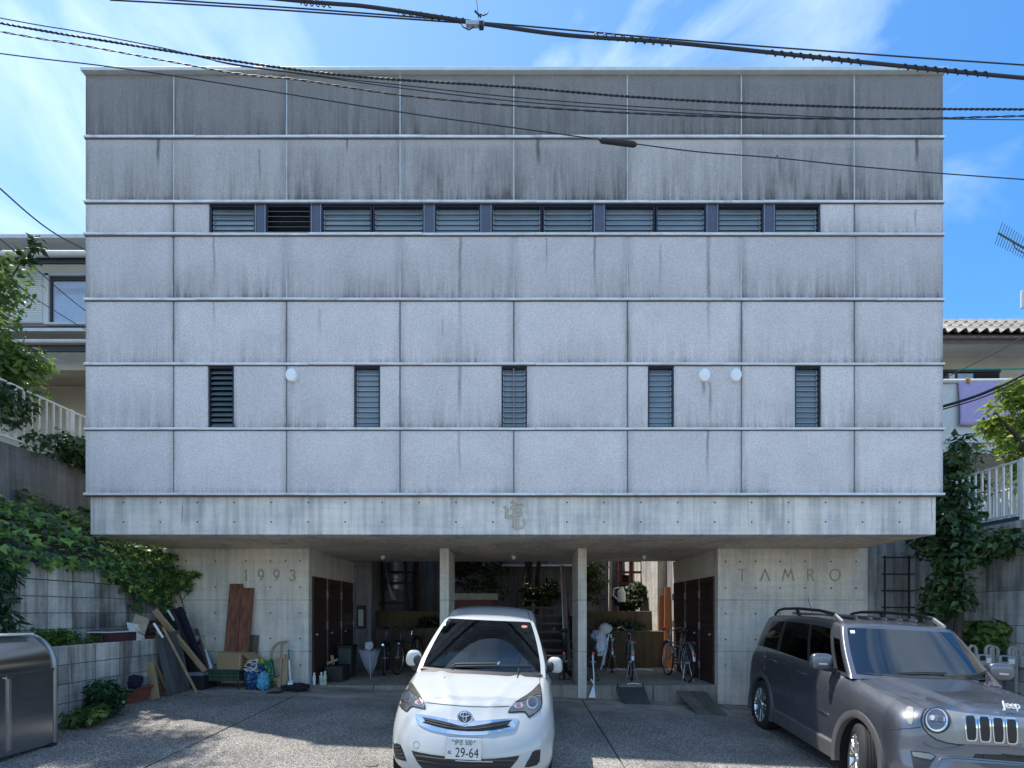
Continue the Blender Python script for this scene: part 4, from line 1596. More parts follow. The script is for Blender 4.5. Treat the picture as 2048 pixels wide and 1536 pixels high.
WC_S = [(0, .90), (.12, .955), (.35, .995), (.55, 1.0), (.72, .985), (.86, .955), (.94, .915), (1, .855)]
WC_HOOD = [(0, .74), (.2, .80), (.35, .865), (.6, .935), (.9, 1.0), (1.1, 1.025), (1.5, 1.05), (2.5, 1.075), (3.5, 1.09), (3.995, 1.06)]


def wc_low(a, b, c):
    xn = a
    yf = wc_front(xn, c)
    yr = L_ - 0.04 - 0.10 * abs(c - .45) - 0.28 * (1 - (1 - abs(xn) ** 3) ** .45)
    y = yf + (yr - yf) * b
    x = xn * W_ * interp(WC_S, c)
    x *= 1 - 0.035 * max(0, (y - 2.6) / 1.4)
    yz = y - 0.30 * (1 - (1 - min(1, abs(xn)) ** 2.45) ** 0.46) * (1 - min(1, y / 1.2)) if y < 1.2 else y
    zt = interp(WC_HOOD, yz)
    if y < 1.3:
        zt -= 0.035 * abs(xn) ** 2.2
        rx = abs(x) - (0.20 + 0.28 * min(1.0, max(0, (y - .25) / .8)))
        zt += 0.014 * math.exp(-(rx / 0.055) ** 2) - 0.008 * (1 if rx < 0 else math.exp(-(rx / .1) ** 2))
    z = 0.19 + (zt - 0.19) * c
    return Vector((x, y, z))


A = sorted(set([round(v, 4) for v in lin(-1, 1, 48)] + [-.985, -.965, .965, .985]))
B = [0, .004, .01, .02, .032, .045, .06, .08, .10, .12, .145, .17, .195, .22, .25, .28, .31, .35, .4, .45, .5, .56, .62, .68, .74, .80, .86, .92, .96, .985, 1]
Cc = [0, .03, .07, .12, .18, .24, .3, .36, .42, .48, .54, .6, .66, .72, .77, .82, .86, .9, .93, .96, .98, 1]
V, FS = mapped_box(wc_low, A, B, Cc)
wbody = submesh(V, FS, lambda t: True).build('body', m_pearl, wcar, smooth='all', fix=True)


def wc_yf(c, xn):
    return 0.86 + 0.86 * c ** 0.97 + 0.13 * abs(xn) ** 2.4


def wc_cab(a, b, c):
    xn = a
    c2 = c
    yf = wc_yf(c, xn)
    yr = 3.93 - 0.42 * c ** 1.6 - 0.10 * abs(xn) ** 2.4
    y = yf + (yr - yf) * b
    hw = interp([(0, .74), (.12, .738), (.5, .69), (.88, .605), (.96, .58), (1, .545)], c)
    hw *= 1 - 0.05 * max(0, (y - 2.4) / 1.6)
    x = xn * hw
    rz = interp([(1.0, 1.20), (1.72, 1.478), (2.0, 1.53), (2.4, 1.572), (2.8, 1.585), (3.3, 1.56), (3.7, 1.50)], y if b > 0 else 1.72 + .13 * abs(xn) ** 2.4)
    rz -= 0.035 * abs(xn) ** 2.6
    z = 0.97 + (rz - 0.97) * c
    return Vector((x, y, z))


A2 = [-1, -.985, -.955] + lin(-.925, .925, 28) + [.955, .985, 1]
B2 = [0, .03, .06, .10, .15, .20, .26, .32, .38, .40, .46, .54, .62, .66, .68, .75, .82, .88, .94, .97, 1]
C2 = [0, .08, .13, .2, .3, .4, .5, .6, .7, .78, .85, .90, .94, .965, .985, 1]
V2, FS2 = mapped_box(wc_cab, A2, B2, C2)


def is_ws(t):
    return t[0] == 'front' and 3 <= t[1] < len(A2) - 4 and 1 <= t[2] < 13


def is_side(t):
    return t[0] in ('left', 'right') and 1 <= t[2] < 10 and (2 <= t[1] < 8 or 9 <= t[1] < 13 or 14 <= t[1] < 18) and not (t[1] < 3 and t[2] > 5)


def is_rear(t):
    return t[0] == 'rear' and 3 <= t[1] < len(A2) - 4 and 3 <= t[2] < 11


wcab = submesh(V2, FS2, lambda t: not (is_ws(t) or is_side(t) or is_rear(t) or t[0] == 'bottom')).build('cabin_shell', m_pearl, wcar, smooth='all', fix=True)
wws = submesh(V2, FS2, is_ws).build('windscreen', m_glass, wcar, smooth='all')
submesh(V2, FS2, lambda t: is_side(t) and t[0] == 'left').build('side_glass', m_glass_d, wcar, smooth='all')
submesh(V2, FS2, lambda t: is_side(t) and t[0] == 'right').build('side_glass', m_glass_d, wcar, smooth='all')
submesh(V2, FS2, is_rear).build('rear_glass', m_glass_d, wcar, smooth='all')
# black ceramic edge of the windscreen
bd = MB()
lo = submesh([v + Vector((0, .012, -.004)) for v in V2], FS2, lambda t: is_ws(t) and (t[1] in (3, len(A2) - 5) or t[2] in (1,)))
lo.build('windscreen_border', m_grille, wcar)
wM = wcar.matrix_world.copy()
wsk = Skin(wcar, [wbody, wcab, wws], wM)
wsk_b = Skin(wcar, [wbody], wM)
# wheel arches
cut_arches(wbody, wcar, [(s, y, .305, .345, .50, .82) for y in (0.79, 3.34) for s in (-1, 1)])
for y in (0.79, 3.34):
    for s in (-1, 1):
        wheel(wcar, s * 0.745, y, 0.305, 0.18, 0.20, s, 6)

Z = lambda pts: z5(pts, 4.315, 740, 1180)
N = lambda pts: z5(pts, 6.0235, 770, 1380)


def wp(pts, name, m, off, parent=wcar, base=-.006, res=5.0, smooth=True, sk=None):
    return (sk or wsk_b).patch(pts, off, base, res).build(name, m, parent, smooth=smooth)


# headlamps
hl_out = Z([(328, 757), (342, 775), (372, 812), (402, 858), (438, 912), (462, 955), (480, 1000), (484, 1026), (476, 1034), (440, 1028), (405, 1020), (372, 1012), (352, 1022), (336, 1042), (320, 1056), (300, 1046), (272, 1022), (254, 996), (246, 966), (250, 928), (264, 890), (288, 840), (310, 795)])
hr_out = Z([(1465, 802), (1440, 828), (1400, 868), (1352, 905), (1300, 935), (1256, 965), (1222, 1000), (1198, 1036), (1190, 1058), (1200, 1064), (1250, 1062), (1300, 1058), (1334, 1060), (1350, 1078), (1362, 1098), (1372, 1106), (1396, 1092), (1432, 1064), (1464, 1040), (1480, 1008), (1486, 970), (1484, 920), (1478, 850)])
h1 = wp(hl_out, 'headlamp', m_trimk, 0.004)
h2 = wp(hr_out, 'headlamp', m_trimk, 0.004)


def shrink(pts, k):
    cx = sum(p[0] for p in pts) / len(pts)
    cy = sum(p[1] for p in pts) / len(pts)
    return [(cx + (x - cx) * k, cy + (y - cy) * k) for x, y in pts]


for root_, top, low, lens, amb in (
        (h1, Z([(326, 772), (352, 800), (392, 855), (430, 915), (442, 940), (415, 920), (370, 882), (320, 862), (296, 872), (290, 862), (306, 812)]),
         Z([(292, 882), (330, 872), (380, 895), (425, 930), (452, 965), (470, 1010), (470, 1026), (410, 1012), (372, 1004), (345, 1016), (322, 1046), (300, 1036), (268, 1006), (256, 966), (264, 920)]),
         (322, 925, 46, 50), (428, 975, 24, 18)),
        (h2, Z([(1460, 815), (1430, 850), (1370, 900), (1300, 942), (1262, 972), (1330, 958), (1390, 928), (1440, 905), (1470, 905), (1474, 870)]),
         Z([(1470, 918), (1440, 918), (1392, 942), (1330, 970), (1255, 985), (1222, 1010), (1204, 1044), (1210, 1054), (1300, 1048), (1340, 1050), (1372, 1092), (1420, 1062), (1456, 1034), (1474, 990)]),
         (1396, 980, 50, 54), (1278, 1002, 26, 22))):
    wp(top, 'lamp_upper', m_lampb, 0.009, root_)
    wp(low, 'lamp_lower', m_lampd, 0.008, root_)
    cx, cy, rx, ry = lens
    wp(Z(ellipse(cx, cy, rx, ry)), 'lamp_ring', m_chrome, 0.016, root_, 0.0)
    wp(Z(ellipse(cx, cy, rx * .78, ry * .78)), 'lamp_bezel', m_lampd, 0.019, root_, 0.0)
    wp(Z(ellipse(cx, cy, rx * .60, ry * .60)), 'lamp_projector', m_lens, 0.023, root_, 0.0)
    cx, cy, rx, ry = amb
    wp(Z(ellipse(cx, cy, rx * 1.6, ry * 1.15)), 'indicator_bowl', m_lensw, 0.012, root_, 0.0)
    wp(Z(ellipse(cx, cy, rx * .7, ry * .8)), 'indicator', m_amber, 0.016, root_, 0.0)
    cxx, cyy = lens[0], lens[1]
    pts_ = low
    (wsk_b.line(low[:6], 0.004, 0.011)).build('lamp_edge', m_chrome, root_, smooth=True)
# grille
wp(N([(372, 292), (480, 306), (600, 326), (730, 348), (860, 370), (1070, 377), (1200, 370), (1340, 360), (1480, 350), (1602, 345), (1604, 362), (1588, 415), (1562, 458), (1536, 484), (1440, 508), (1300, 530), (1180, 544), (1060, 550), (940, 548), (800, 534), (680, 515), (560, 490), (470, 458), (420, 430), (390, 398), (374, 350)]), 'grille_surround', m_chrome, 0.010)
wp(N([(455, 334), (560, 354), (700, 382), (800, 408), (880, 432), (960, 450), (1060, 442), (1180, 422), (1300, 400), (1420, 382), (1530, 368), (1500, 396), (1468, 430), (1498, 440), (1512, 452), (1400, 476), (1300, 492), (1150, 504), (1000, 505), (860, 494), (750, 478), (620, 448), (510, 416), (452, 402), (486, 384), (482, 366)]), 'grille_opening', m_grille, 0.013)
for k, (ya, yb) in enumerate(((404, 420), (440, 452))):
    pass
wsk_b.line(N([(500, 392), (640, 430), (800, 462), (960, 480), (1100, 476), (1250, 458), (1400, 432), (1490, 412)]), 0.0055, 0.016).build('grille_bar', m_trimk, wcar, smooth=True)
wsk_b.line(N([(480, 362), (620, 396), (780, 432), (900, 460), (1000, 472)]), 0.004, 0.016).build('grille_bar', m_trimk, wcar, smooth=True)
# badge on the nose: ring of chrome with crossing ovals on a dark ground
bd_ = wp(N(ellipse(963, 344, 98, 82, 32)), 'badge', m_chrome, 0.020)
wp(N(ellipse(963, 342, 80, 66, 28)), 'badge_ground', m_grille, 0.0225, bd_, 0.0)
wsk_b.line(N(ellipse(963, 318, 56, 24, 24) + [(1019, 318)]), 0.0052, 0.026).build('badge_oval', m_chrome, bd_, smooth=True)
wsk_b.line(N(ellipse(963, 345, 20, 58, 24) + [(983, 345)]), 0.0052, 0.026).build('badge_oval', m_chrome, bd_, smooth=True)
# lower grille, fog recesses, tow cover
lg = wp(N([(322, 730), (420, 752), (560, 778), (730, 800), (900, 818), (1160, 832), (1320, 826), (1480, 810), (1618, 790), (1600, 830), (1560, 880), (1520, 930), (1470, 975), (520, 975), (440, 930), (392, 868), (350, 790)]), 'lower_grille', m_grille, 0.004)
for a, b in (((370, 790), (1580, 850)), ((400, 845), (1540, 895)), ((445, 900), (1500, 940))):
    wsk_b.line(N([a, (700, a[1] + 42), (1000, a[1] + 60), (1300, b[1] - 2), b]), 0.0075, 0.008).build('grille_slat', m_trimk, lg, smooth=True)
wsk_b.line(N([(850, 848), (1000, 858), (1300, 864)]), 0.004, 0.013).build('grille_glint', m_rim, lg, smooth=True)
for pts in (N([(100, 626), (150, 642), (188, 660), (220, 730), (262, 858), (200, 846), (128, 818), (110, 730)]), N([(1872, 715), (1815, 726), (1776, 748), (1735, 830), (1680, 930), (1740, 928), (1830, 902), (1864, 840)])):
    fg = wp(pts, 'fog_recess', m_grille, 0.004)
    x0 = min(p[0] for p in pts)
    x1 = max(p[0] for p in pts)
    ys_ = sorted(p[1] for p in pts)
    for k in range(4):
        y = ys_[0] + (ys_[-1] - ys_[0]) * (0.22 + 0.18 * k)
        lft = pts[0][0] < 900
        a = x0 + (x1 - x0) * ((0.12 + .05 * k) if lft else max(.08, 0.62 - .16 * k))
        b = x0 + (x1 - x0) * ((0.55 + .11 * k) if lft else 0.92)
        wsk_b.line([(a, y - (2 if not lft else -1)), (b, y + (2 if lft else -3))], 0.006, 0.006).build('fog_slat', m_trimk, fg, smooth=True)
wsk_b.line(N(ellipse(379, 661, 38, 40, 26) + [(417, 661)]), 0.0022, 0.0).build('tow_eye_cover', m_lampd, wcar)
# panel gaps
m_gap = M('panel_gap', (0.03, 0.03, 0.03), 0.9, var=0)
wsk_b.line(Z([(480, 972), (540, 978), (640, 988), (760, 999), (880, 1006), (1000, 1009), (1110, 1007), (1205, 1002)]), 0.0042, -0.001).build('bonnet_gap', m_gap, wcar)
wsk_b.line(Z([(352, 715), (338, 740), (330, 757)]), 0.0035, -0.001).build('bonnet_gap', m_gap, wcar)
wsk_b.line(Z([(1460, 706), (1462, 750), (1466, 800)]), 0.0035, -0.001).build('bonnet_gap', m_gap, wcar)
# registration plate
pl = empty('number_plate')
pl.parent = wcar
pc, pn = wsk_b.pt(928, 1497, 0.022)
pl.location = (pc.x, pc.y - 0.012, pc.z)
pl.rotation_euler = (radians(-4), 0, radians(1))
MB().box(-.172, .172, .0, .012, -.0875, .0875).build('plate_frame', m_chrome, pl, bevel=.004)
MB().box(-.165, .165, -.004, -.0005, -.0815, .0815).build('plate_face', m_plate, pl, bevel=.003)


def plate_text(parent, s, size, x, z, sx=1.0, sz=1.0, m=None):
    me = text_mesh(s, size, 0.0006)
    o = link('plate_text', me, m or m_plateg, parent)
    o.data.materials.clear()
    o.data.materials.append(m or m_plateg)
    o.location = (x, -0.0052, z)
    o.rotation_euler = (radians(90), 0, 0)
    o.scale = (sx, sz, 1)
    return o


plate_text(pl, '29-64', 0.098, 0.034, -0.066, 0.98, 1.1)
plate_text(pl, '\u4f0a\u8c46', 0.044, -0.045, 0.034, 0.95, 1.0)
plate_text(pl, '500', 0.054, 0.047, 0.032, 0.86, 1.0)
plate_text(pl, '\u306c', 0.04, -0.131, -0.046, 1, 1)
for sx in (-.10, .10):
    MB().cyl((sx, -.009, .062), (sx, -.004, .062), .006, n=10).build('plate_bolt', m_trimk, pl)
# mirrors
for s, px, py in ((-1, 829, 1316), (1, 1101, 1322)):
    mr = MB()
    c = Vector((s * 0.855, 1.30, 1.06))
    mr.ell((0, 0, 0), (1, 1, 1), 20, 12)
    for i, v in enumerate(mr.v):
        x, y, z = (math.copysign(abs(t) ** 0.68, t) for t in v)
        mr.v[i] = (x * .092 * (1 - .12 * z), y * (.07 if y < 0 else .03), z * .083)
    mr.xf(Matrix.Translation(c) @ Matrix.Rotation(-s * .25, 4, 'Z'))
    mo = mr.build('door_mirror', m_pearl, wcar, smooth='all')
    MB().hexa([c + Vector(q) for q in [(-s * .02, -.04, -.135), (-s * .13, -.03, -.11), (-s * .13, .03, -.11), (-s * .02, .02, -.135), (s * .05, -.05, -.07), (-s * .11, -.04, -.06), (-s * .11, .03, -.06), (s * .05, .02, -.07)]]).build('mirror_arm', m_trimk, mo, bevel=.008, fix=True)
    MB().ell(c + Vector((-s * .045, -.03, -.012)), (.055, .05, .06), 12, 8).build('mirror_inner', m_trimk, mo, smooth='all')
# wipers
wsw = wsk
wi = wsw.line(Z([(700, 684), (735, 655), (800, 652), (950, 652), (1100, 650), (1120, 640)]), 0.010, 0.022).build('wiper', m_trimk, wcar, smooth=True)
wsw.line(Z([(740, 672), (900, 668), (1100, 664), (1395, 664)]), 0.009, 0.016).build('wiper_blade', m_trimk, wi, smooth=True)
wsw.line(Z([(1100, 668), (1115, 645)]), 0.014, 0.026).build('wiper_joint', m_rim, wi, smooth=True)
# cowl
submesh([v + Vector((0, -.006, .004)) for v in V2], FS2, lambda t: t[0] == 'front' and t[2] == 0 and 3 <= t[1] < len(A2) - 4).build('cowl', m_trimk, wcar, smooth='all')
# stickers and roof joint
wp(Z([(628, 292), (656, 291), (651, 307), (622, 308)]), 'sticker', m_plate, 0.003, sk=wsk)
wp(Z(ellipse(1332, 317, 26, 11)), 'sticker', M('orange_sticker', (0.55, 0.24, 0.12), 0.5, var=0), 0.003, sk=wsk)
wsk.line([(889, 1236), (880, 1243), (858, 1268), (834, 1300), (818, 1326)][:2] + [(884, 1235), (888, 1230)], 0.006, 0.0).build('roof_joint', m_gap, wcar)
wsk.line([(1052, 1218), (1057, 1228), (1062, 1243)], 0.006, 0.0).build('roof_joint', m_gap, wcar)
# cabin
MB().hexa([(-.70, .98, .99), (.70, .98, .99), (.70, 3.7, .99), (-.70, 3.7, .99), (-.70, .98, 1.0), (.70, .98, 1.0), (.70, 3.7, 1.0), (-.70, 3.7, 1.0)]).build('cabin_floor', m_int, wcar)
dsh = MB()
dsh.hexa([(-.70, 1.05, .98), (.70, 1.05, .98), (.70, 1.62, .98), (-.70, 1.62, .98), (-.66, 1.10, 1.02), (.66, 1.10, 1.02), (.64, 1.58, 1.075), (-.64, 1.58, 1.075)])
dsh.build('dashboard', m_dash, wcar, bevel=.03)
MB().hexa([(-.50, 1.30, 1.03), (-.18, 1.30, 1.03), (-.18, 1.56, 1.04), (-.50, 1.56, 1.04), (-.47, 1.42, 1.12), (-.21, 1.42, 1.12), (-.21, 1.55, 1.12), (-.47, 1.55, 1.12)]).build('instrument_hood', m_dash, wcar, bevel=.03)
steering(wcar, -.35, 1.66, 1.06)
for x in (-.36, .36):
    seat(wcar, x, 2.05, m_int, .62)
MB().box(-.55, .55, 2.95, 3.05, 1.0, 1.22).build('rear_seat', m_int, wcar, bevel=.04)
MB().ell((0.0, 1.80, 1.405), (.115, .02, .035), 12, 7).cyl((0, 1.8, 1.41), (0, 1.77, 1.46), .012).build('rear_view_mirror', m_trimk, wcar, smooth=True)
# ---------------------------------------------------------------- grey boxy SUV
def metallic():
    m = bpy.data.materials.new('grey_metallic_paint')
    t = NT(m)
    fl = t.noise(t.obj(), 900, 2, 0.5)
    t.col(t.scale((0.13, 0.142, 0.172), t.ramp(fl, 0.3, 0.7, 0.85, 1.15)))
    t.b.inputs['Metallic'].default_value = 0.75
    t.b.inputs['Roughness'].default_value = 0.38
    t.b.inputs['Coat Weight'].default_value = 1.0
    t.b.inputs['Coat Roughness'].default_value = 0.02
    return m


m_grey = metallic()
m_clad = M('grey_cladding', (0.085, 0.086, 0.086), 0.6, var=0.12, vscale=8, bump=0.1, bscale=200, bdist=0.001)
suv = car_root('grey_suv', (4.56, 4.277), radians(-6.22), -0.04)
tag(suv, 'grey boxy SUV with seven-slot grille and roof rails parked at right', 'car')
SL, SW = 4.24, 0.895
bowS = lambda xn: 0.30 * (1 - (1 - min(1, abs(xn)) ** 3.0) ** 0.5)
SU_S = [(0, .90), (.10, .955), (.3, .99), (.5, 1.0), (.68, 1.0), (.80, .985), (.89, .95), (.95, .905), (1, .84)]
SU_H = [(0, .93), (.10, .965), (.22, .995), (.5, 1.035), (.9, 1.075), (1.2, 1.105), (2.0, 1.125), (3.2, 1.15), (4.2, 1.16)]


def su_low(a, b, c):
    xn = a
    pf = interp([(0, .14), (.10, .06), (.25, .0), (.38, .0), (.48, .035), (.56, .055), (.75, .065), (.9, .075), (.96, .10), (1, .16)], c)
    yf = pf + bowS(xn)
    yr = SL - .05 - .08 * abs(c - .4) - .16 * (1 - (1 - abs(xn) ** 4) ** .5)
    y = yf + (yr - yf) * b
    x = xn * SW * interp(SU_S, c)
    x *= 1 - 0.05 * max(0, (y - 3.2) / 1.0) - .02 * max(0, 1 - y / .8)
    zt = interp(SU_H, y - bowS(xn) * .8 * max(0, 1 - y))
    if y < 1.4:
        zt -= 0.05 * abs(xn) ** 3
        r = abs(x) - (0.30 + 0.20 * min(1, y / 1.2))
        zt += 0.022 / (1 + math.exp(r / 0.018))
    z = 0.23 + (zt - 0.23) * c
    # shoulder bulges over the wheels
    for wy in (.86, 3.43):
        g = math.exp(-((y - wy) / .42) ** 2) * math.exp(-((c - .62) / .22) ** 2)
        x += (1 if xn > 0 else -1) * 0.016 * g * (abs(xn) > .98)
    return Vector((x, y, z))


As = sorted(set([round(v, 4) for v in lin(-1, 1, 60)] + [-.99, -.975, .975, .99]))
Bs = [0, .006, .014, .022, .032, .044, .056, .07, .085, .10, .12, .14, .16, .18, .2, .22, .24, .26, .28, .31, .35, .4, .45, .5, .55, .6, .65, .7, .75, .8, .85, .9, .94, .97, .99, 1]
Cs = [0, .04, .08, .13, .19, .25, .31, .37, .43, .48, .52, .56, .62, .68, .74, .79, .83, .86, .89, .92, .95, .975, 1]
V3, FS3 = mapped_box(su_low, As, Bs, Cs)
sbody = submesh(V3, FS3, lambda t: True).build('body', m_grey, suv, smooth='all', fix=True)


def su_cab(a, b, c):
    xn = a
    yf = 1.10 + .56 * c ** 0.92 + .10 * abs(xn) ** 3
    yr = 4.14 - .16 * c - .05 * abs(xn) ** 3
    y = yf + (yr - yf) * b
    hw = interp([(0, .80), (.10, .785), (.5, .735), (.88, .665), (.96, .64), (1, .60)], c)
    x = xn * hw * (1 - .03 * max(0, (y - 3) / 1.1))
    rz = interp([(1.5, 1.55), (1.72, 1.595), (2.1, 1.635), (2.7, 1.65), (3.5, 1.63), (4.1, 1.59)], y if b > 0 else 1.66 + .10 * abs(xn) ** 3)
    rz -= .025 * abs(xn) ** 3
    z = 1.06 + (rz - 1.06) * c
    return Vector((x, y, z))


A4 = [-1, -.985, -.955, -.93] + lin(-.91, .91, 26) + [.93, .955, .985, 1]
B4 = [0, .03, .06, .09, .12, .16, .21, .26, .30, .325, .35, .4, .45, .5, .55, .60, .63, .66, .70, .76, .81, .85, .9, .95, .98, 1]
C4 = [0, .08, .13, .2, .3, .4, .5, .6, .7, .78, .84, .89, .93, .96, .985, 1]
V4, FS4 = mapped_box(su_cab, A4, B4, C4)


def s_ws(t):
    return t[0] == 'front' and 3 <= t[1] < len(A4) - 4 and 1 <= t[2] < 12


def s_sd(t):
    if t[0] not in ('left', 'right') or not (1 <= t[2] < 10):
        return 0
    j = t[1]
    if 1 <= j < 3 and t[2] < 8:
        return 1
    if 4 <= j < 9:
        return 2
    if 10 <= j < 17:
        return 3
    if 18 <= j < 22 and t[2] >= 2:
        return 4
    return 0


scab = submesh(V4, FS4, lambda t: not (s_ws(t) or s_sd(t) or (t[0] == 'rear' and 3 <= t[1] < len(A4) - 4 and 2 <= t[2] < 11) or t[0] == 'bottom')).build('cabin_shell', m_grey, suv, smooth='all', fix=True)
sws = submesh(V4, FS4, s_ws).build('windscreen', glass_mat('blue_screen_glass', (.16, .20, .24), 2.1), suv, smooth='all')
for side in ('left', 'right'):
    for k in (1, 2, 3, 4):
        submesh(V4, FS4, lambda t: t[0] == side and s_sd(t) == k).build('side_glass', m_glass_d, suv, smooth='all')
submesh(V4, FS4, lambda t: t[0] == 'rear' and 3 <= t[1] < len(A4) - 4 and 2 <= t[2] < 11).build('rear_glass', m_glass_d, suv, smooth='all')
submesh([v + Vector((0, .012, -.006)) for v in V4], FS4, lambda t: s_ws(t) and (t[1] in (3, len(A4) - 5) or t[2] in (1, 11))).build('windscreen_border', m_grille, suv)
# dark pillars between the side windows
for s in (-1, 1):
    tt = 'left' if s < 0 else 'right'
    for jj in (9, 17):
        submesh([v + Vector((s * .004, 0, 0)) for v in V4], FS4, lambda t: t[0] == tt and 1 <= t[2] < 10 and t[1] == jj).build('pillar_trim', m_trimk, suv)
sM = suv.matrix_world.copy()
ssk = Skin(suv, [sbody, scab, sws], sM)
ssb = Skin(suv, [sbody], sM)
cut_arches(sbody, suv, [(s, y, .345, .40, .45, .88) for y in (0.86, 3.43) for s in (-1, 1)])
for y in (0.86, 3.43):
    for s in (-1, 1):
        wheel(suv, s * 0.795, y, 0.345, 0.215, 0.235, s, 8, radians(-20) if y < 1 else 0)
        fl = MB()
        vs_, fs_ = [], []
        nn = 24
        for k in range(nn + 1):
            a = radians(-18 + 216 * k / nn)
            for r, dx in ((.385, .85), (.385, .908), (.405, .918), (.455, .912), (.462, .885), (.462, .85)):
                vs_.append((s * dx, y + r * cos(a), .345 + r * sin(a)))
        for k in range(nn):
            for q in range(5):
                i = k * 6 + q
                fs_.append((i, i + 6, i + 7, i + 1))
        fs_ += [tuple(range(6)), tuple(range(nn * 6, nn * 6 + 6))]
        fl.add(vs_, fs_)
        fl.build('wheel_arch_trim', m_clad, suv, smooth=True, fix=True)
for s in (-1, 1):
    MB().hexa([(s * .82, 1.28, .21), (s * .885, 1.28, .21), (s * .885, 3.0, .21), (s * .82, 3.0, .21), (s * .86, 1.30, .40), (s * .908, 1.30, .38), (s * .908, 2.98, .38), (s * .86, 2.98, .40)]).build('sill_trim', m_clad, suv, bevel=.01, fix=True)

S6 = lambda pts: z5(pts, 3.483, 1460, 1180)
S5 = lambda pts: z5(pts, 5.0196, 1640, 1340)


def sp_(pts, name, m, off, parent=suv, base=-.006, res=5.0, smooth=True, sk=None):
    return (sk or ssb).patch(pts, off, base, res).build(name, m, parent, smooth=smooth)


m_mask = M('grille_mask_grey', (0.23, 0.235, 0.235), 0.35, 0.35, var=0.08, coat=0.6)
# front mask around lamps and slots (mirrored in the car's own space for the far half)


def mirror_x(o, name=None):
    c = o.copy()
    c.data = o.data.copy()
    for v in c.data.vertices:
        v.co.x = -v.co.x
    c.data.flip_normals()
    COL.objects.link(c)
    return c


mask = sp_(S5([(1070, 398), (1200, 402), (1300, 412), (1432, 432), (1600, 448), (1860, 470), (2140, 492), (2140, 775), (1900, 766), (1700, 756), (1500, 748), (1380, 744), (1270, 728), (1170, 694), (1090, 640), (1040, 580), (1018, 510), (1028, 450), (1045, 415)]), 'grille_mask', m_mask, 0.006)
mirror_x(mask).name = 'grille_mask'
ssb.line(S5([(1070, 396), (1045, 413), (1027, 450), (1016, 510), (1038, 582), (1088, 643), (1168, 697), (1268, 731), (1380, 747), (1500, 751), (1700, 759), (1900, 769)]), 0.006, 0.004).build('mask_gap', m_gap, suv)
lamp = sp_(S5(ellipse(1172, 514, 134, 122, 32)), 'headlamp', m_trimk, 0.016)
ring = sp_(S5(ellipse(1166, 512, 108, 104, 30)), 'lamp_ring', m_lensw, 0.024, lamp, 0.0)
sp_(S5(ellipse(1162, 508, 92, 90, 30)), 'lamp_glass', m_lens, 0.028, lamp, 0.0)
sp_(S5([(1085, 470), (1160, 474), (1240, 486), (1240, 526), (1160, 522), (1085, 516)]), 'lamp_insert', m_lampd, 0.031, lamp, 0.0)
sp_(S5(ellipse(1122, 495, 24, 20, 18)), 'lamp_projector', m_lensw, 0.036, lamp, 0.0)
sp_(S5(ellipse(1196, 505, 24, 20, 18)), 'lamp_projector', m_lens, 0.036, lamp, 0.0)
sp_(S5([(1228, 486), (1243, 488), (1243, 524), (1228, 522)]), 'lamp_glint', m_chrome, 0.033, lamp, 0.0)
ml = mirror_x(lamp)
ml.name = 'headlamp'
for ch in list(lamp.children):
    c = mirror_x(ch)
    c.name = ch.name.split('.')[0]
    c.parent = ml
for i in range(7):
    dx = i * 139 - (i * i * 0.9)
    dy = i * 10.5
    out = [(1452, 448), (1536, 452), (1556, 462), (1568, 500), (1574, 600), (1572, 690), (1556, 714), (1478, 712), (1462, 700), (1452, 640), (1444, 520), (1440, 462)]
    inn = [(1462, 466), (1534, 470), (1548, 490), (1558, 600), (1556, 680), (1540, 702), (1486, 700), (1472, 688), (1464, 620), (1456, 500)]
    k = 1 - 0.012 * i
    if i < 4:
        f = lambda q: S5([(x + dx - (x - 1440) * (1 - k), y + dy) for x, y in q])
        g = sp_(f(out), 'grille_slot', m_chrome, 0.013)
        h = sp_(f(inn), 'slot_mesh', m_grille, 0.0145, g, 0.0)
        if i < 3:
            g2 = mirror_x(g)
            g2.name = 'grille_slot'
            h2_ = mirror_x(h)
            h2_.name = 'slot_mesh'
            h2_.parent = g2
# marker lamp on the fender corner, bumper intakes, fog area
sp_(S5([(872, 376), (905, 368), (935, 380), (940, 450), (935, 520), (918, 550), (892, 540), (872, 500), (862, 440)]), 'side_marker', M('clear_marker', (0.25, 0.245, 0.23), 0.4, 0.0, var=0, coat=0.3), 0.006)
fgp = sp_(S5([(908, 812), (960, 808), (1100, 830), (1168, 866), (1130, 920), (1080, 1010), (945, 1010), (925, 920)]), 'fog_lamp_bezel', m_trimk, 0.005)
sp_(S5([(922, 822), (1000, 826), (1100, 842), (1150, 868), (1110, 902), (1000, 880), (935, 866)]), 'fog_lamp', m_lampd, 0.010, fgp, 0.0)
mirror_x(fgp).name = 'fog_lamp_bezel'
li = sp_(S5([(1536, 884), (1560, 842), (1800, 850), (2140, 862), (2140, 945), (1800, 925), (1560, 905)]), 'lower_intake', m_grille, 0.004)
sp_(S5([(1640, 846), (1660, 846), (1660, 908), (1640, 906)]), 'intake_rib', m_trimk, 0.008, li, 0.0)
mirror_x(li).name = 'lower_intake'
sp_(S5([(1290, 978), (1330, 935), (1400, 925), (1800, 945), (2140, 965), (2140, 1040), (1300, 1040)]), 'skid_panel', m_clad, 0.006)
ssb.line(S5([(1160, 960), (1215, 890), (1300, 878), (1500, 888), (1800, 915), (2100, 940)]), 0.010, 0.0).build('bumper_crease', m_grey, suv, smooth=True)
ssb.line(S5([(1040, 730), (1130, 768), (1260, 792), (1420, 770), (1480, 752), (1700, 764), (2100, 790)]), 0.012, 0.0).build('bumper_lip', m_grey, suv, smooth=True)
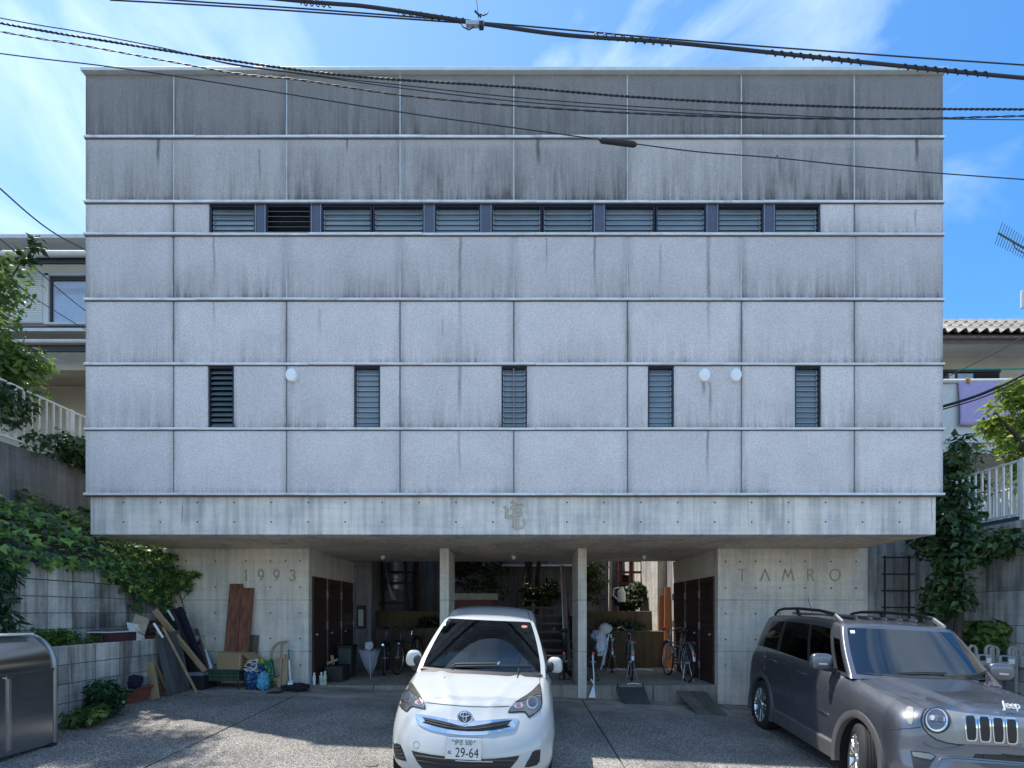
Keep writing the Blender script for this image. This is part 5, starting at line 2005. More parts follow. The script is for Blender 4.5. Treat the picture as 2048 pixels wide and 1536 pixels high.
# shut lines
for pts, nm in ((S5([(425, 8), (412, 40), (420, 78), (520, 130), (700, 215), (860, 282), (960, 330), (1060, 395)]), 'bonnet_gap'),
                (S5([(684, 598), (780, 594), (900, 586), (1015, 576)]), 'bumper_gap'),
                (S5([(1070, 395), (1250, 402), (1430, 432), (1600, 446), (1860, 468), (2090, 488)]), 'bonnet_gap'),
                (S6([(458, 478), (440, 510), (428, 560), (424, 640), (426, 700), (440, 770)]), 'door_gap'),
                (S6([(262, 420), (256, 470), (262, 560), (272, 660)]), 'door_gap'),
                (S6([(764, 520), (740, 570), (700, 620), (660, 690), (640, 760)]), 'door_gap')):
    ssb.line(pts, 0.004, -.001).build(nm, m_gap, suv)
# cowl, wipers
ssk.patch(S6([(905, 575), (1100, 592), (1300, 606), (1560, 615), (1600, 612), (1810, 575), (1812, 630), (1600, 622), (1300, 612), (1000, 592)]), .004, -.01, 6).build('cowl', m_trimk, suv)
w_ = ssk.line(S6([(1165, 590), (1250, 586), (1350, 584), (1500, 588)]), 0.009, .02).build('wiper', m_trimk, suv, smooth=True)
w2_ = ssk.line(S6([(1640, 612), (1700, 598), (1780, 572)]), 0.009, .02).build('wiper', m_trimk, suv, smooth=True)
sp_(S6([(836, 282), (868, 282), (870, 302), (840, 302)]), 'sticker', m_plate, .003, sk=ssk)
# bonnet lettering
me = text_mesh('Jeep', 0.085, 0.005, 0.0007)
tx = link('bonnet_lettering', me, m_plate, suv)
tx.data.materials.clear()
tx.data.materials.append(m_plate)
hp_, hn_ = ssb.pt(2016, 1419, .006)
tx.location = (-0.01, hp_.y - .05, hp_.z + .012)
tx.rotation_euler = (radians(66), 0, 0)
# door handles, side badge
for cx, cy in ((497, 578), (297, 494)):
    q = ssb.line(S6([(cx - 20, cy - 5), (cx + 22, cy + 5)]), 0.016, .018)
    q.build('door_handle', m_grey, suv, smooth=True)
q = ssb.line(S6([(614, 838), (636, 850), (660, 862), (682, 866)]), 0.012, .002).build('side_badge', m_chrome, suv)
# mirrors
for s in (-1, 1):
    c = Vector((s * 1.0, 1.50, 1.185))
    mr = MB()
    n_, m__ = 20, 12
    mr.ell((0, 0, 0), (1, 1, 1), n_, m__)
    for i, v in enumerate(mr.v):
        x, y, z = (math.copysign(abs(t) ** 0.55, t) for t in v)
        mr.v[i] = (x * .13, y * .06 if y < 0 else y * .03, z * .085)
    mo = mr.xf(Matrix.Translation(c) @ Matrix.Rotation(-s * .12, 4, 'Z')).build('door_mirror', m_grey, suv, smooth='all')
    MB().bar(c + Vector((-s * .20, .06, -.09)), c + Vector((-s * .05, .01, -.075)), .07, .05).build('mirror_arm', m_trimk, mo, bevel=.008)
    MB().box(c.x - .05, c.x + .05, c.y - .066, c.y - .05, c.z - .03, c.z - .012).build('mirror_indicator', m_lensw, mo, bevel=.004)
# roof rails
for s in (-1, 1):
    pts = [Vector((s * .60, 1.86, 1.605)), Vector((s * .60, 2.02, 1.675)), Vector((s * .605, 2.4, 1.705)), Vector((s * .60, 3.0, 1.71)), Vector((s * .59, 3.5, 1.695)), Vector((s * .58, 3.72, 1.665)), Vector((s * .575, 3.85, 1.60))]
    rl = MB().tube(pts, 0.019, 8).build('roof_rail', m_black, suv, smooth=True)
    MB().bar((s * .60, 2.95, 1.62), (s * .60, 3.05, 1.70), .03, .04).build('rail_foot', m_black, rl)
    MB().tube([Vector((s * .597, 1.83, 1.592)), Vector((s * .597, 1.92, 1.628)), Vector((s * .6, 2.0, 1.66))], 0.026, 8).build('rail_end', m_rim, rl, smooth=True)
MB().cyl((-.02, 3.75, 1.62), (-.02, 3.95, 1.86), .006, .004, 6).build('antenna', m_black, suv)
for k in range(5):
    x = -.36 + .18 * k
    MB().box(x - .012, x + .012, 1.95, 3.7, 1.625 + .0, 1.655).build('roof_rib', m_grey, suv, bevel=.008)
# cabin
MB().box(-.72, .72, 1.15, 4.0, 1.065, 1.075).build('cabin_floor', m_int, suv)
MB().hexa([(-.72, 1.2, 1.06), (.72, 1.2, 1.06), (.72, 1.62, 1.06), (-.72, 1.62, 1.06), (-.68, 1.25, 1.10), (.68, 1.25, 1.10), (.68, 1.6, 1.15), (-.68, 1.6, 1.15)]).build('dashboard', m_trimk, suv, bevel=.03)
steering(suv, -.36, 1.70, 1.16)
for x in (-.36, .36):
    seat(suv, x, 2.15, m_trimk, .72)
MB().box(-.6, .6, 3.05, 3.15, 1.07, 1.35).build('rear_seat', m_int, suv, bevel=.04)
MB().ell((0, 1.72, 1.50), (.12, .02, .035), 12, 7).cyl((0, 1.72, 1.50), (0, 1.68, 1.56), .012).build('rear_view_mirror', m_trimk, suv, smooth=True)
MB().box(-.10, .06, 1.36, 1.50, 1.125, 1.135).build('paper_slip', m_plate, suv)
# ================================================================ things on the driveway and along the walls
def thing(name, loc, label, cat, group=None, rz=0.0, scale=None):
    return tag(empty(name, loc, rz, scale), label, cat, group)


# stainless collection box at left
XB_ = -5.44
sbx = thing('waste_collection_box', (-5.75, 4.6, gz(-5.6, 5)), 'stainless steel refuse box with rounded lid at the left edge', 'refuse box')
m_inox = M('brushed_stainless', (0.42, 0.44, 0.46), 0.20, 1.0, var=0.10, vscale=2.0, stretch=(0.3, 0.3, 9), world=True)
m_inoxd = M('stainless_frame', (0.30, 0.31, 0.32), 0.35, 1.0, var=0.05)
zb0 = -0.06
prof = [(-5.95, zb0), (XB_, zb0), (XB_, .86)]
for k in range(1, 13):
    a = radians(90 * k / 12)
    prof.append((XB_ - .36 + .36 * cos(a), .86 + .36 * sin(a)))
prof.append((-5.95, 1.22))
Yb0, Yb1 = 3.2, 5.60


def prof_shell(prof, y0, y1):
    n = len(prof)
    mb = MB()
    mb.v = [(x, y0, z) for x, z in prof] + [(x, y1, z) for x, z in prof]
    mb.f = [(k, k + 1, n + k + 1, n + k) for k in range(n - 1)] + [tuple(range(n - 1, -1, -1)), tuple(range(n, 2 * n)), (n - 1, 0, n, 2 * n - 1)]
    return mb


tpart(prof_shell(prof, Yb0, Yb1), sbx, 'body', m_inox, smooth=True, fix=True)
edge = [Vector((x + .006, Yb1 - .02, z + .004)) for x, z in prof[1:]]
tpart(MB().tube(edge, 0.022, 8), sbx, 'edge_trim', m_inoxd, smooth=True)
tpart(MB().box(XB_ + .001, XB_ + .018, Yb0, Yb1 - .04, .80, .83), sbx, 'door_track', m_inoxd)
for a, b, lab in ((Yb0, 5.035, None), (5.055, Yb1 - .05, None)):
    d = tpart(MB().box(XB_ + .002, XB_ + .011, a, b, -.02, .798), sbx, 'sliding_door', m_inox)
    if a > 5:
        tpart(MB().box(XB_ + .012, XB_ + .024, a + .005, a + .025, .0, .78), d, 'door_stile', m_rim)
        tpart(MB().box(XB_ + .012, XB_ + .034, a - .03, a + .06, .775, .79), d, 'handle', m_chrome)
lidw = tpart(MB().box(-5.75, -5.60, 4.9, 5.5, 1.225, 1.245), sbx, 'lid_strip', m_wpaint)
tpart(MB().cyl((-5.5, Yb1 - .05, zb0 - .04), (-5.42, Yb1 - .05, zb0 - .04), .05, n=12), sbx, 'castor', m_black)

# --- planks and poles leaning at the left
m_wood_l = M('pine_board', (0.36, 0.25, 0.14), 0.75, var=0.25, vscale=3, stretch=(5, 5, 0.5), bump=.15, bscale=20)
m_wood_d = M('red_cedar', (0.18, 0.066, 0.038), 0.7, var=0.6, vscale=3.5, stretch=(6, 6, 1.1), bump=.3, bscale=14, grime=.7)
m_wood_g = M('grey_board', (0.095, 0.098, 0.105), 0.8, var=0.4, vscale=2.6, stretch=(4, 4, 0.5), bump=.2, bscale=12)
m_wood_b = M('brown_ply', (0.15, 0.085, 0.042), 0.75, var=0.25, vscale=4)
m_bamboo = M('bamboo', (0.42, 0.30, 0.16), 0.6, var=0.2, vscale=6)
m_navy = M('navy_cloth', (0.008, 0.010, 0.028), 0.85, var=0.2)


def lean(name, p0, p1, w, t, m, label, cat, across=None, group=None, bevel=.004):
    """board from p0 (foot) to p1 (head); w across the given direction"""
    p0, p1 = Vector(p0), Vector(p1)
    d = (p1 - p0).normalized()
    ac = Vector(across or (1, 0, 0))
    ac = (ac - d * ac.dot(d)).normalized()
    nn = d.cross(ac)
    L = (p1 - p0).length
    mb = MB().box(-w / 2, w / 2, -t / 2, t / 2, 0, L)
    o = mb.build(name, m, bevel=bevel)
    o.matrix_world = Matrix.Translation(p0) @ Matrix((ac, nn, d)).transposed().to_4x4()
    tag(o, label, cat, group)
    return o


def pole(name, p0, p1, r, m, label, cat='pole', r1=None, group=None):
    p0, p1 = Vector(p0), Vector(p1)
    o = MB().cyl((0, 0, 0), p1 - p0, r, r1 or r, 8).build(name, m, smooth=True)
    o.location = p0
    return tag(o, label, cat, group)


Wt = lambda px, py: P(px, py, YW - 0.02)
Q1 = lambda pts: z5(pts, 5.909, 220, 1170)
c1 = lambda x, y, Y: P(220 + x / 5.909, 1170 + y / 5.909, Y)
# two tall red planks and a short one against the numbered wall
lean('wooden_plank', P(457, 1360, 9.0), P(473, 1168, YW - .04), .245, .045, m_wood_d, 'taller dark red plank at left of the pair under the carved year', 'plank')
lean('wooden_plank', P(481, 1362, 9.05), P(495, 1176, YW - .045), .245, .04, m_wood_d, 'shorter dark red plank at right of the pair under the carved year', 'plank')
lean('wooden_board', P(497, 1368, 9.14), P(508, 1270, YW - .03), .19, .03, M('weathered_brown', (0.14, 0.10, 0.07), 0.8, var=.3, vscale=4, stretch=(5, 5, .6)), 'short weathered brown board behind the cardboard box', 'board')
# cardboard box on the green barbecue
bq = thing('charcoal_grill', (-5.55, 8.85, gz(-5.5, 8.9)), 'green steel charcoal grill with slotted side on thin legs', 'grill')
m_green = M('green_enamel', (0.045, 0.085, 0.06), 0.45, 0.1, var=0.2, vscale=8)
yb = 8.75
bx0, bx1 = Xx(410, yb), Xx(478, yb)
bz0, bz1 = Yz(1362, yb), Yz(1341, yb)
tpart(MB().box(bx0, bx1, yb, yb + .42, bz0, bz1), bq, 'fire_box', m_green, bevel=.008)
tpart(MB().box(bx0 - .02, bx1 + .16, yb - .02, yb + .44, bz1, bz1 + .018), bq, 'rim', m_green)
for k in range(4):
    x = bx0 + .10 + .135 * k
    tpart(MB().box(x, x + .1, yb - .006, yb - .001, bz0 + .13, bz0 + .142).box(x + .02, x + .07, yb - .006, yb - .001, bz0 + .06, bz0 + .085), bq, 'air_slots', m_room, kind='stuff')
for x in (bx0 + .02, bx1 - .02, bx1 + .14):
    for y in (yb + .01, yb + .40):
        tpart(MB().cyl((x, y, gz(x, y)), (x, y, bz1), .012, n=6), bq, 'leg', m_iron)
cb = thing('cardboard_box', P(460, 1340, 8.95), 'plain brown cardboard box sitting on the green grill', 'box')
m_card = M('cardboard', (0.34, 0.235, 0.125), 0.85, var=0.06, vscale=3)
b0 = Vector((Xx(433, 8.8), 8.8, bz1 + .02))
bm_ = MB()
bxw, bxh, bxd = Xx(484, 8.8) - Xx(433, 8.8), Yz(1305, 8.8) - Yz(1339, 8.8), .36
T = Matrix.Translation(b0) @ Matrix.Rotation(radians(-5), 4, 'Z') @ Matrix.Rotation(radians(3), 4, 'Y')
tpart(MB().box(0, bxw, 0, bxd, 0, bxh).xf(T), cb, 'carton', m_card, bevel=.006)
tpart(MB().box(bxw - .035, bxw - .02, -.002, -.0005, 0, bxh).box(-.001, bxw + .001, -.0015, .03, bxh + .0005, bxh + .002).xf(T), cb, 'tape', M('packing_tape', (0.46, 0.36, 0.22), 0.4, var=0))
tpart(MB().hexa([Vector(q) for q in [(bxw, 0, bxh), (bxw + .001, bxd, bxh), (bxw + .16, bxd, bxh - .10), (bxw + .15, .02, bxh - .12), (bxw, 0, bxh + .005), (bxw + .001, bxd, bxh + .005), (bxw + .16, bxd, bxh - .095), (bxw + .15, .02, bxh - .115)]]).xf(T), cb, 'flap', m_card)


def blob(name, c, r, m, label, cat, amp=.2, seed=0, fr=3.0, sq=0.8, n=44, k=28):
    """crumpled bag: a lumpy sack with creases"""
    import mathutils.noise as mn
    mb = MB().ell((0, 0, 0), (1, 1, 1), n, k)
    for i, v in enumerate(mb.v):
        d = Vector(v)
        s = mn.noise(d * fr * .8 + Vector((seed, 0, 0))) * amp * 1.2 - (1 - abs(mn.noise(d * fr * 1.5 + Vector((0, seed, 3))))) ** 3 * amp * .9 - (1 - abs(mn.noise(d * fr * 3.1 + Vector((9, seed, 3))))) ** 4 * amp * .45 + amp * .5
        q = d * (1 + s)
        x, y, z = (math.copysign(abs(t) ** sq, t) for t in q)
        mb.v[i] = (x * r[0], y * r[1], max(z, -1) * r[2] + r[2])
    o = mb.build(name, m, smooth=True)
    o.location = c
    tag(o, label, cat)
    return o


yb = 8.85
gz0 = lambda x, y: gz(x, y)
blob('plastic_bag', (Xx(510, yb), yb, gz0(-4.9, yb)), (.165, .15, .24), M('blue_polythene', (0.012, 0.06, 0.16), 0.3, var=.3, vscale=12, coat=.4), 'crumpled dark blue plastic bag beside the green grill', 'bag', .28, 3)
blob('plastic_bag', (Xx(528, 8.8), 8.78, gz0(-4.7, yb)), (.10, .10, .165), M('light_blue_polythene', (0.10, 0.36, 0.52), 0.35, var=.25, vscale=12, coat=.3), 'small light blue plastic bag in front of the green one', 'bag', .25, 5)
blob('plastic_bag', (Xx(536, 8.95), 9.0, gz0(-4.6, yb)), (.09, .09, .27), M('green_polythene', (0.02, 0.16, 0.06), 0.35, var=.3, vscale=12, coat=.3), 'bright green plastic bag between blue bags and the sled', 'bag', .25, 8)
blob('plastic_pot', (Xx(521, 9.1), 9.12, Yz(1352, 9.1)), (.075, .06, .18), M('lime_plastic', (0.28, 0.42, 0.05), 0.4, var=.2), 'lime green plastic piece standing behind the blue bag', 'toy', .12, 2)
rp = []
for k in range(60):
    t = k / 59 * 7 * pi
    rp.append(Vector((Xx(506, 8.75) + .10 * sin(t * 1.3) + .03 * cos(t * 2.7), 8.72 + .04 * cos(t), Yz(1331, 8.75) + .09 * cos(t * .9) + .03 * sin(t * 2.1))))
simple('rope_coil', MB().tube(rp, 0.009, 5), M('white_cord', (0.62, 0.6, 0.55), 0.8, var=.05), 'tangled white cord on top of the dark blue bag', 'cord')
# wooden sled leaning on the wall
sl_ = thing('wooden_sled', (Xx(557, 9.1), 9.1, gz(-4.5, 9.1)), 'light wooden sled with curved runners standing against the wall', 'sled')
m_sled = M('varnished_ash', (0.40, 0.27, 0.15), 0.5, var=.18, vscale=4, stretch=(4, 4, .6))
C2_ = lambda x, y, Y: P(400 + x / 6.146, 1150 + y / 6.146, Y)
curve = [C2_(858, 1355, 9.0), C2_(862, 1200, 9.05), C2_(868, 1040, 9.1), C2_(880, 960, 9.13), C2_(905, 895, 9.16), C2_(950, 845, 9.19), C2_(1000, 828, 9.2), C2_(1070, 818, 9.2)]
for a, b in zip(curve[:-1], curve[1:]):
    pass
tpart(MB().tube(curve, 0.026, 6), sl_, 'runner', m_sled)
curve2 = [p + Vector((.0, .0, 0)) for p in [C2_(972, 1380, 8.9), C2_(985, 1150, 8.98), C2_(1000, 980, 9.05), C2_(1012, 840, 9.1)]]
tpart(MB().tube(curve2, 0.028, 6), sl_, 'runner', m_sled)
for a, b in (((1022, 1375), (1050, 970)), ((1048, 1370), (1076, 985))):
    tpart(MB().bar(C2_(*a, 8.95), C2_(*b, 9.1), .035, .03, (0, 1, 0)), sl_, 'slat', m_sled)
for y in (1050, 1280):
    tpart(MB().bar(C2_(856, y, 8.99 if y > 1100 else 9.08), C2_(1085, y + 5, 8.97 if y > 1100 else 9.07), .07, .03, (0, 1, 0)), sl_, 'crossbar', m_sled)
tpart(MB().tube([C2_(862, 1215, 8.95), C2_(910, 1250, 8.93), C2_(950, 1250, 8.92), C2_(985, 1225, 8.92)], .008, 5), sl_, 'cord', m_black)
# broom with teal handle, dark bag, grating
br = thing('dustpan_broom', (Xx(579, 9.0), 9.0, gz(-4.3, 9.0)), 'long-handled white dustpan with a teal grip leaning by the corner', 'broom')
tpart(MB().cyl(C2_(1112, 1290, 8.9), C2_(1095, 1040, 9.1), .012), br, 'shaft', m_white)
tpart(MB().cyl(C2_(1095, 1045, 9.1), C2_(1090, 915, 9.2), .017), br, 'grip', M('teal_plastic', (0.02, 0.20, 0.23), 0.4))
tpart(MB().hexa([C2_(1075, 1350, 8.78), C2_(1140, 1345, 8.78), C2_(1145, 1330, 8.98), C2_(1085, 1330, 8.98), C2_(1080, 1330, 8.8), C2_(1140, 1325, 8.8), C2_(1140, 1290, 8.98), C2_(1095, 1290, 8.98)]), br, 'pan', m_white, fix=True)
blob('black_bag', (Xx(592, 8.9), 8.9, gz(-4.1, 8.9) - .01), (.25, .16, .075), M('black_canvas', (0.016, 0.015, 0.017), 0.9, var=.2), 'flat dark cloth bag lying at the foot of the numbered wall', 'bag', .2, 11, 2.2)
simple('ground_grating', MB().box(Xx(535, 8.6), Xx(560, 8.6), 8.55, 8.75, gz(-4.6, 8.6) + .004, gz(-4.6, 8.6) + .014), m_iron, 'small dark mat on the driveway before the sled', 'mat')
# poles and boards leaning in the corner, left
yy0 = lambda px, py: G(px, py)
lean('dark_board', G(361, 1386) + Vector((-.02, 0, .0)), Vector((-5.98, 8.15, 1.12)), .54, .03, m_wood_g, 'wide dark grey board leaning on the low block wall', 'board', (0, -1, 0))
lean('pine_board', G(309, 1398), c1(455, 915, 7.85), .17, .03, m_wood_l, 'pale pine board standing upright behind the terracotta trough', 'board')
lean('brown_board', G(341, 1388), c1(515, 915, 8.1), .30, .025, m_wood_b, 'brown plywood offcut with pale edge leaning beside the pine board', 'board', (0.5, 1, 0))
lean('wooden_batten', G(342, 1389) + Vector((0, -.03, .0)), c1(520, 905, 8.0), .055, .03, m_wood_l, 'pale batten along the edge of the brown plywood', 'batten')
lean('wooden_batten', G(315, 1386) + Vector((0, -.02, .03)), G(340, 1391) + Vector((0, 0, .03)), .07, .05, m_wood_l, 'short pale timber lying at the foot of the boards', 'batten', (0, 1, 0))
pole('bamboo_pole', G(393, 1384), c1(625, 500, 7.95), .023, m_bamboo, 'long yellowish bamboo pole nearest in the leaning bundle', r1=.017)
lean('timber_batten', P(410, 1342, 8.6), P(309, 1220, 8.2), .085, .05, m_wood_l, 'long brown timber batten slanting across the leaning bundle', 'batten')
pole('white_pole', c1(930, 700, 8.95), c1(685, 300, 8.45), .018, m_white, 'thin white pole slanting below the ivy')
pole('white_pole', c1(625, 620, 7.9), c1(520, 455, 7.95), .018, m_white, 'short white pipe poking out over the firewood')
pole('ski_pole', c1(930, 1030, 8.75), c1(862, 575, 8.9), .008, m_white, 'thin white ski pole with wooden grip in the bundle', 'ski pole')
pole('wooden_grip', c1(866, 580, 8.88), c1(850, 485, 8.95), .022, m_bamboo, 'wooden handle end on top of the thin ski pole', 'handle')
lean('umbrella_sleeve', c1(1090, 1010, 8.9), c1(790, 270, 8.75), .19, .08, m_navy, 'tall navy folded parasol leaning in the left corner', 'parasol', bevel=.02)
lean('umbrella_sleeve', c1(1010, 1060, 8.75), c1(690, 330, 8.6), .22, .08, m_black, 'black folded parasol behind the timber batten', 'parasol', bevel=.02)
pole('parasol_tip', c1(800, 280, 8.74), c1(775, 225, 8.78), .03, m_bamboo, 'wooden finial on top of the navy parasol', 'finial')
pole('bamboo_cane', c1(1020, 900, 9.2), c1(770, 170, 8.95), .012, M('dry_cane', (0.16, 0.11, 0.075), .8), 'thin dry brown cane standing behind the navy parasol')
lean('fence_paling', c1(1160, 1000, 8.95), c1(1020, 520, 9.2), .06, .02, M('weathered_brown', (.14, .1, .07)), 'narrow weathered paling at the right of the leaning bundle', 'paling')
lean('saw_blade', c1(1195, 990, 8.95), c1(1110, 760, 9.15), .07, .008, m_white, 'pale tapered blade leaning right of the bundle', 'blade')
lean('shovel_blade', c1(1110, 930, 9.0), c1(1030, 680, 9.12), .06, .01, m_steel, 'grey metal tool blade with black grip in the bundle', 'tool')
pole('tool_grip', c1(1050, 700, 9.1), c1(1010, 615, 9.16), .035, m_black, 'black handle grip above the grey tool blade', 'grip')
lean('white_hook', c1(690, 880, 8.15), c1(595, 640, 8.35), .016, .016, m_white, 'bent white wire hanger on the dark grey board', 'hook')
lean('wood_offcut', G(398, 1380) + Vector((-.1, 0, .02)), G(398, 1380) + Vector((-.28, .2, .24)), .16, .04, m_wood_b, 'small wooden offcut at the foot of the bamboo pole', 'offcut')
dc = thing('dark_crate', (Xx(392, 8.7), 8.75, gz(-5.8, 8.7)), 'dark plastic crate with a grey cloth on top beside the grill', 'crate')
tpart(MB().box(Xx(375, 8.6), Xx(407, 8.6), 8.6, 9.0, gz(-5.8, 8.7), Yz(1352, 8.6)), dc, 'body', m_black, bevel=.01)
tpart(MB().box(Xx(373, 8.6), Xx(406, 8.6), 8.58, 9.02, Yz(1352, 8.6) + .001, Yz(1345, 8.6)), dc, 'cloth', M('grey_cloth', (.17, .19, .22), .9, var=.2, vscale=9), bevel=.012)
# firewood stack on the ledge: every log a thing
m_bark = M('bark', (0.10, 0.055, 0.038), 0.9, var=.4, vscale=12, rand=.3)
m_cut = M('cut_wood', (0.40, 0.25, 0.13), 0.8, var=.2, vscale=10, rand=.25)
log_me = None
k = 0
for row in range(4):
    for i in range(9 - row):
        px = 300 + row * 5 + i * 9.6 + rnd.uniform(-1.5, 1.5)
        y = 942 * 6.42 / (1027 - px)
        r = .047
        z = .99 + r + row * .085 + rnd.uniform(-.008, .008)
        if y > 9.15:
            continue
        if log_me is None:
            mb = MB().cyl((0, 0, 0), (-.26, 0, 0), .047, .044, 9, False)
            o = mb.build('firewood_log', m_bark)
            log_me = o.data
        else:
            o = bpy.data.objects.new('firewood_log', log_me)
            COL.objects.link(o)
        ends = MB().cyl((-.001, 0, 0), (.002, 0, 0), .046, .043, 9).build('cut_face', m_cut, o) if k == 0 else None
        if ends:
            cut_me = ends.data
        else:
            e = bpy.data.objects.new('cut_face', cut_me)
            COL.objects.link(e)
            e.parent = o
        o.location = (-6.30 + rnd.uniform(-.04, .05), y, z)
        o.rotation_euler = (rnd.uniform(0, 3), rnd.uniform(-.12, .12), rnd.uniform(-.25, .25))
        tag(o, 'short split firewood log in the pile on the planter ledge', 'firewood log', 'firewood logs stacked on the planter ledge')
        k += 1
pb = thing('wine_box', (-6.3, 7.55, 1.0), 'dark red-brown box with a pale lid on the planter ledge', 'box')
tpart(MB().box(-6.5, -6.18, 7.22, 7.72, .995, 1.16), pb, 'body', M('maroon_board', (0.065, 0.022, 0.026), .6, var=.2), bevel=.004)
tpart(MB().box(-6.52, -6.16, 7.20, 7.74, 1.165, 1.18), pb, 'lid', m_wpaint)
lean('white_card', (-6.3, 7.9, .99), (-6.42, 7.98, 1.28), .30, .012, m_wpaint, 'off-white panel propped between the maroon box and firewood', 'panel', (0, 1, 0))
lean('broken_board', (-6.35, 7.95, 1.15), (-6.5, 8.25, 1.40), .22, .02, M('birch_ply', (.45, .36, .26), .8, var=.15), 'pale triangular scrap of plywood above the firewood', 'board', (0.3, 1, 0))
simple('roof_slate', MB().box(-6.45, -6.25, 7.25, 7.65, 1.185, 1.215), m_wood_g, 'dark slate lying on top of the maroon box', 'slate')
# terracotta trough with cushions
tr = thing('terracotta_trough', (-5.6, 6.95, gz(-5.6, 6.9)), 'terracotta plastic planter trough filled with junk beside the fern', 'planter')
m_terra = M('terracotta_plastic', (0.22, 0.062, 0.042), 0.55, var=.12, vscale=6)
p0, p1 = G(247, 1412), G(305, 1398)
dirx = (p1 - p0).normalized()
dy = Vector((0, 0, 1)).cross(dirx).normalized()
L = (p1 - p0).length


def troughbox(u0, u1, v0, v1, z0, z1, fl=0.0):
    q = lambda u, v, z: p0 + dirx * u + dy * v + Vector((0, 0, z))
    return MB().hexa([q(u0 + fl, v0 + fl, z0), q(u1 - fl, v0 + fl, z0), q(u1 - fl, v1 - fl, z0), q(u0 + fl, v1 - fl, z0), q(u0, v0, z1), q(u1, v0, z1), q(u1, v1, z1), q(u0, v1, z1)])


tpart(troughbox(0, L, 0, .24, 0, .22, .03), tr, 'pot', m_terra, bevel=.012)
tpart(troughbox(-.03, L + .03, -.03, .27, .205, .245), tr, 'rim', m_terra, bevel=.01)
tpart(troughbox(.02, L - .02, .02, .22, .246, .25), tr, 'soil', m_soil)
blob('navy_cushion', p0 + dirx * .18 + dy * .1 + Vector((0, 0, .22)), (.2, .12, .12), m_navy, 'navy cloth bundle lying in the terracotta trough', 'cloth', .2, 21, 2.0)
blob('grey_stone', p0 + dirx * .38 + dy * .1 + Vector((0, 0, .22)), (.12, .09, .085), M('grey_stone', (.16, .16, .165), .9, var=.2, vscale=15), 'grey rounded stone in the terracotta trough', 'stone', .1, 4, 1.5)
# timbers on the ground by the refuse box
for (a, b, w, lab) in (((118, 1446), (178, 1432), .06, 'nearest reddish batten lying on the ground behind the refuse box'), ((155, 1446), (228, 1430), .05, 'dark batten lying on the ground in front of the fern'), ((114, 1440), (158, 1431), .07, 'flat red-brown lath lying against the foot of the low wall')):
    A_, B_ = G(*a), G(*b)
    lean('ground_batten', A_ + Vector((0, 0, .03)), B_ + Vector((0, 0, .03)), w, .045, M('damp_timber', (.13, .075, .06), .8, var=.3, vscale=5), lab, 'batten', (0, 0, 1))
# bottles on the threshold
for px, h, r, m, lab in ((628.5, .24, .030, m_white, 'white spray bottle nearest the store door on the garage step'), (640, .17, .026, M('label_mix', (.30, .25, .20), .5, var=.4, vscale=30), 'small brown-labelled bottle between the white bottles'), (643, .25, .032, M('white_green_label', (.5, .6, .52), .4, var=.3, vscale=14), 'white bottle with green label on the garage step'), (650, .27, .034, M('cream_bottle', (.62, .60, .42), .4, var=.25, vscale=14), 'cream bottle with dark print at right of the bottle row')):
    y = 9.45 if px != 640 else 9.55
    b_ = MB().lathe([(0, 0), (r, 0), (r, h * .62), (r * .9, h * .72), (r * .5, h * .80), (r * .5, h * .84)], (0, 0, 0), 'z', 14).build('bottle', m, smooth=True)
    b_.location = (Xx(px, y), y, .023)
    tag(b_, lab, 'bottle')
    MB().cyl((0, 0, h * .84), (0, 0, h), r * .6, r * .55, 12).build('cap', m_white, b_, smooth=True)
# bins and crate by the store doors
m_bin = M('grey_green_plastic', (0.052, 0.066, 0.064), .5, var=.15, vscale=6)
bn = thing('plastic_bin', (Xx(688, 10.7), 10.7, .022), 'tall grey-green lidded plastic bin by the third store door', 'bin')
x0, x1 = Xx(676, 10.4), Xx(703, 10.4)
tpart(MB().hexa([(x0 + .02, 10.4, .022), (x1 - .02, 10.4, .022), (x1 - .02, 10.75, .022), (x0 + .02, 10.75, .022), (x0, 10.38, Yz(1296, 10.4)), (x1, 10.38, Yz(1296, 10.4)), (x1, 10.77, Yz(1296, 10.4)), (x0, 10.77, Yz(1296, 10.4))]), bn, 'body', m_bin, bevel=.015)
tpart(MB().box(x0 - .015, x1 + .015, 10.36, 10.79, Yz(1296, 10.4) + .001, Yz(1291, 10.4)), bn, 'lid', m_black, bevel=.012)
cr = thing('storage_crate', (Xx(667, 9.95), 9.95, .022), 'dark storage crate with scraps on top by the first store door', 'crate')
x0, x1 = Xx(652, 9.85), Xx(688, 9.85)
tpart(MB().hexa([(x0 + .02, 9.8, .022), (x1 - .02, 9.8, .022), (x1 - .02, 10.2, .022), (x0 + .02, 10.2, .022), (x0, 9.78, .33), (x1, 9.78, .33), (x1, 10.22, .33), (x0, 10.22, .33)]), cr, 'body', M('smoky_plastic', (.045, .04, .038), .35, var=.2, vscale=5), bevel=.012)
tpart(MB().box(x0 - .01, x1 + .01, 9.77, 10.23, .331, .352), cr, 'lid', m_black, bevel=.006)
lean('wood_scrap', (Xx(653, 9.8), 9.84, .40), (Xx(672, 9.8), 9.9, .48), .05, .03, m_wood_l, 'pale broken batten lying on the storage crate', 'batten')
lean('wood_scrap', (Xx(661, 9.8), 9.95, .37), (Xx(657, 9.8), 9.98, .56), .07, .02, m_wood_l, 'short upright pale scrap at the back of the storage crate', 'scrap')
simple('paper_cup', MB().lathe([(0, 0), (.035, 0), (.045, .11), (.042, .11), (.03, .005)], (Xx(709.5, 11.2), 11.2, .023), 'z', 14), m_wpaint, 'small pale cup standing on the floor near the left bicycles', 'cup', smooth=True)
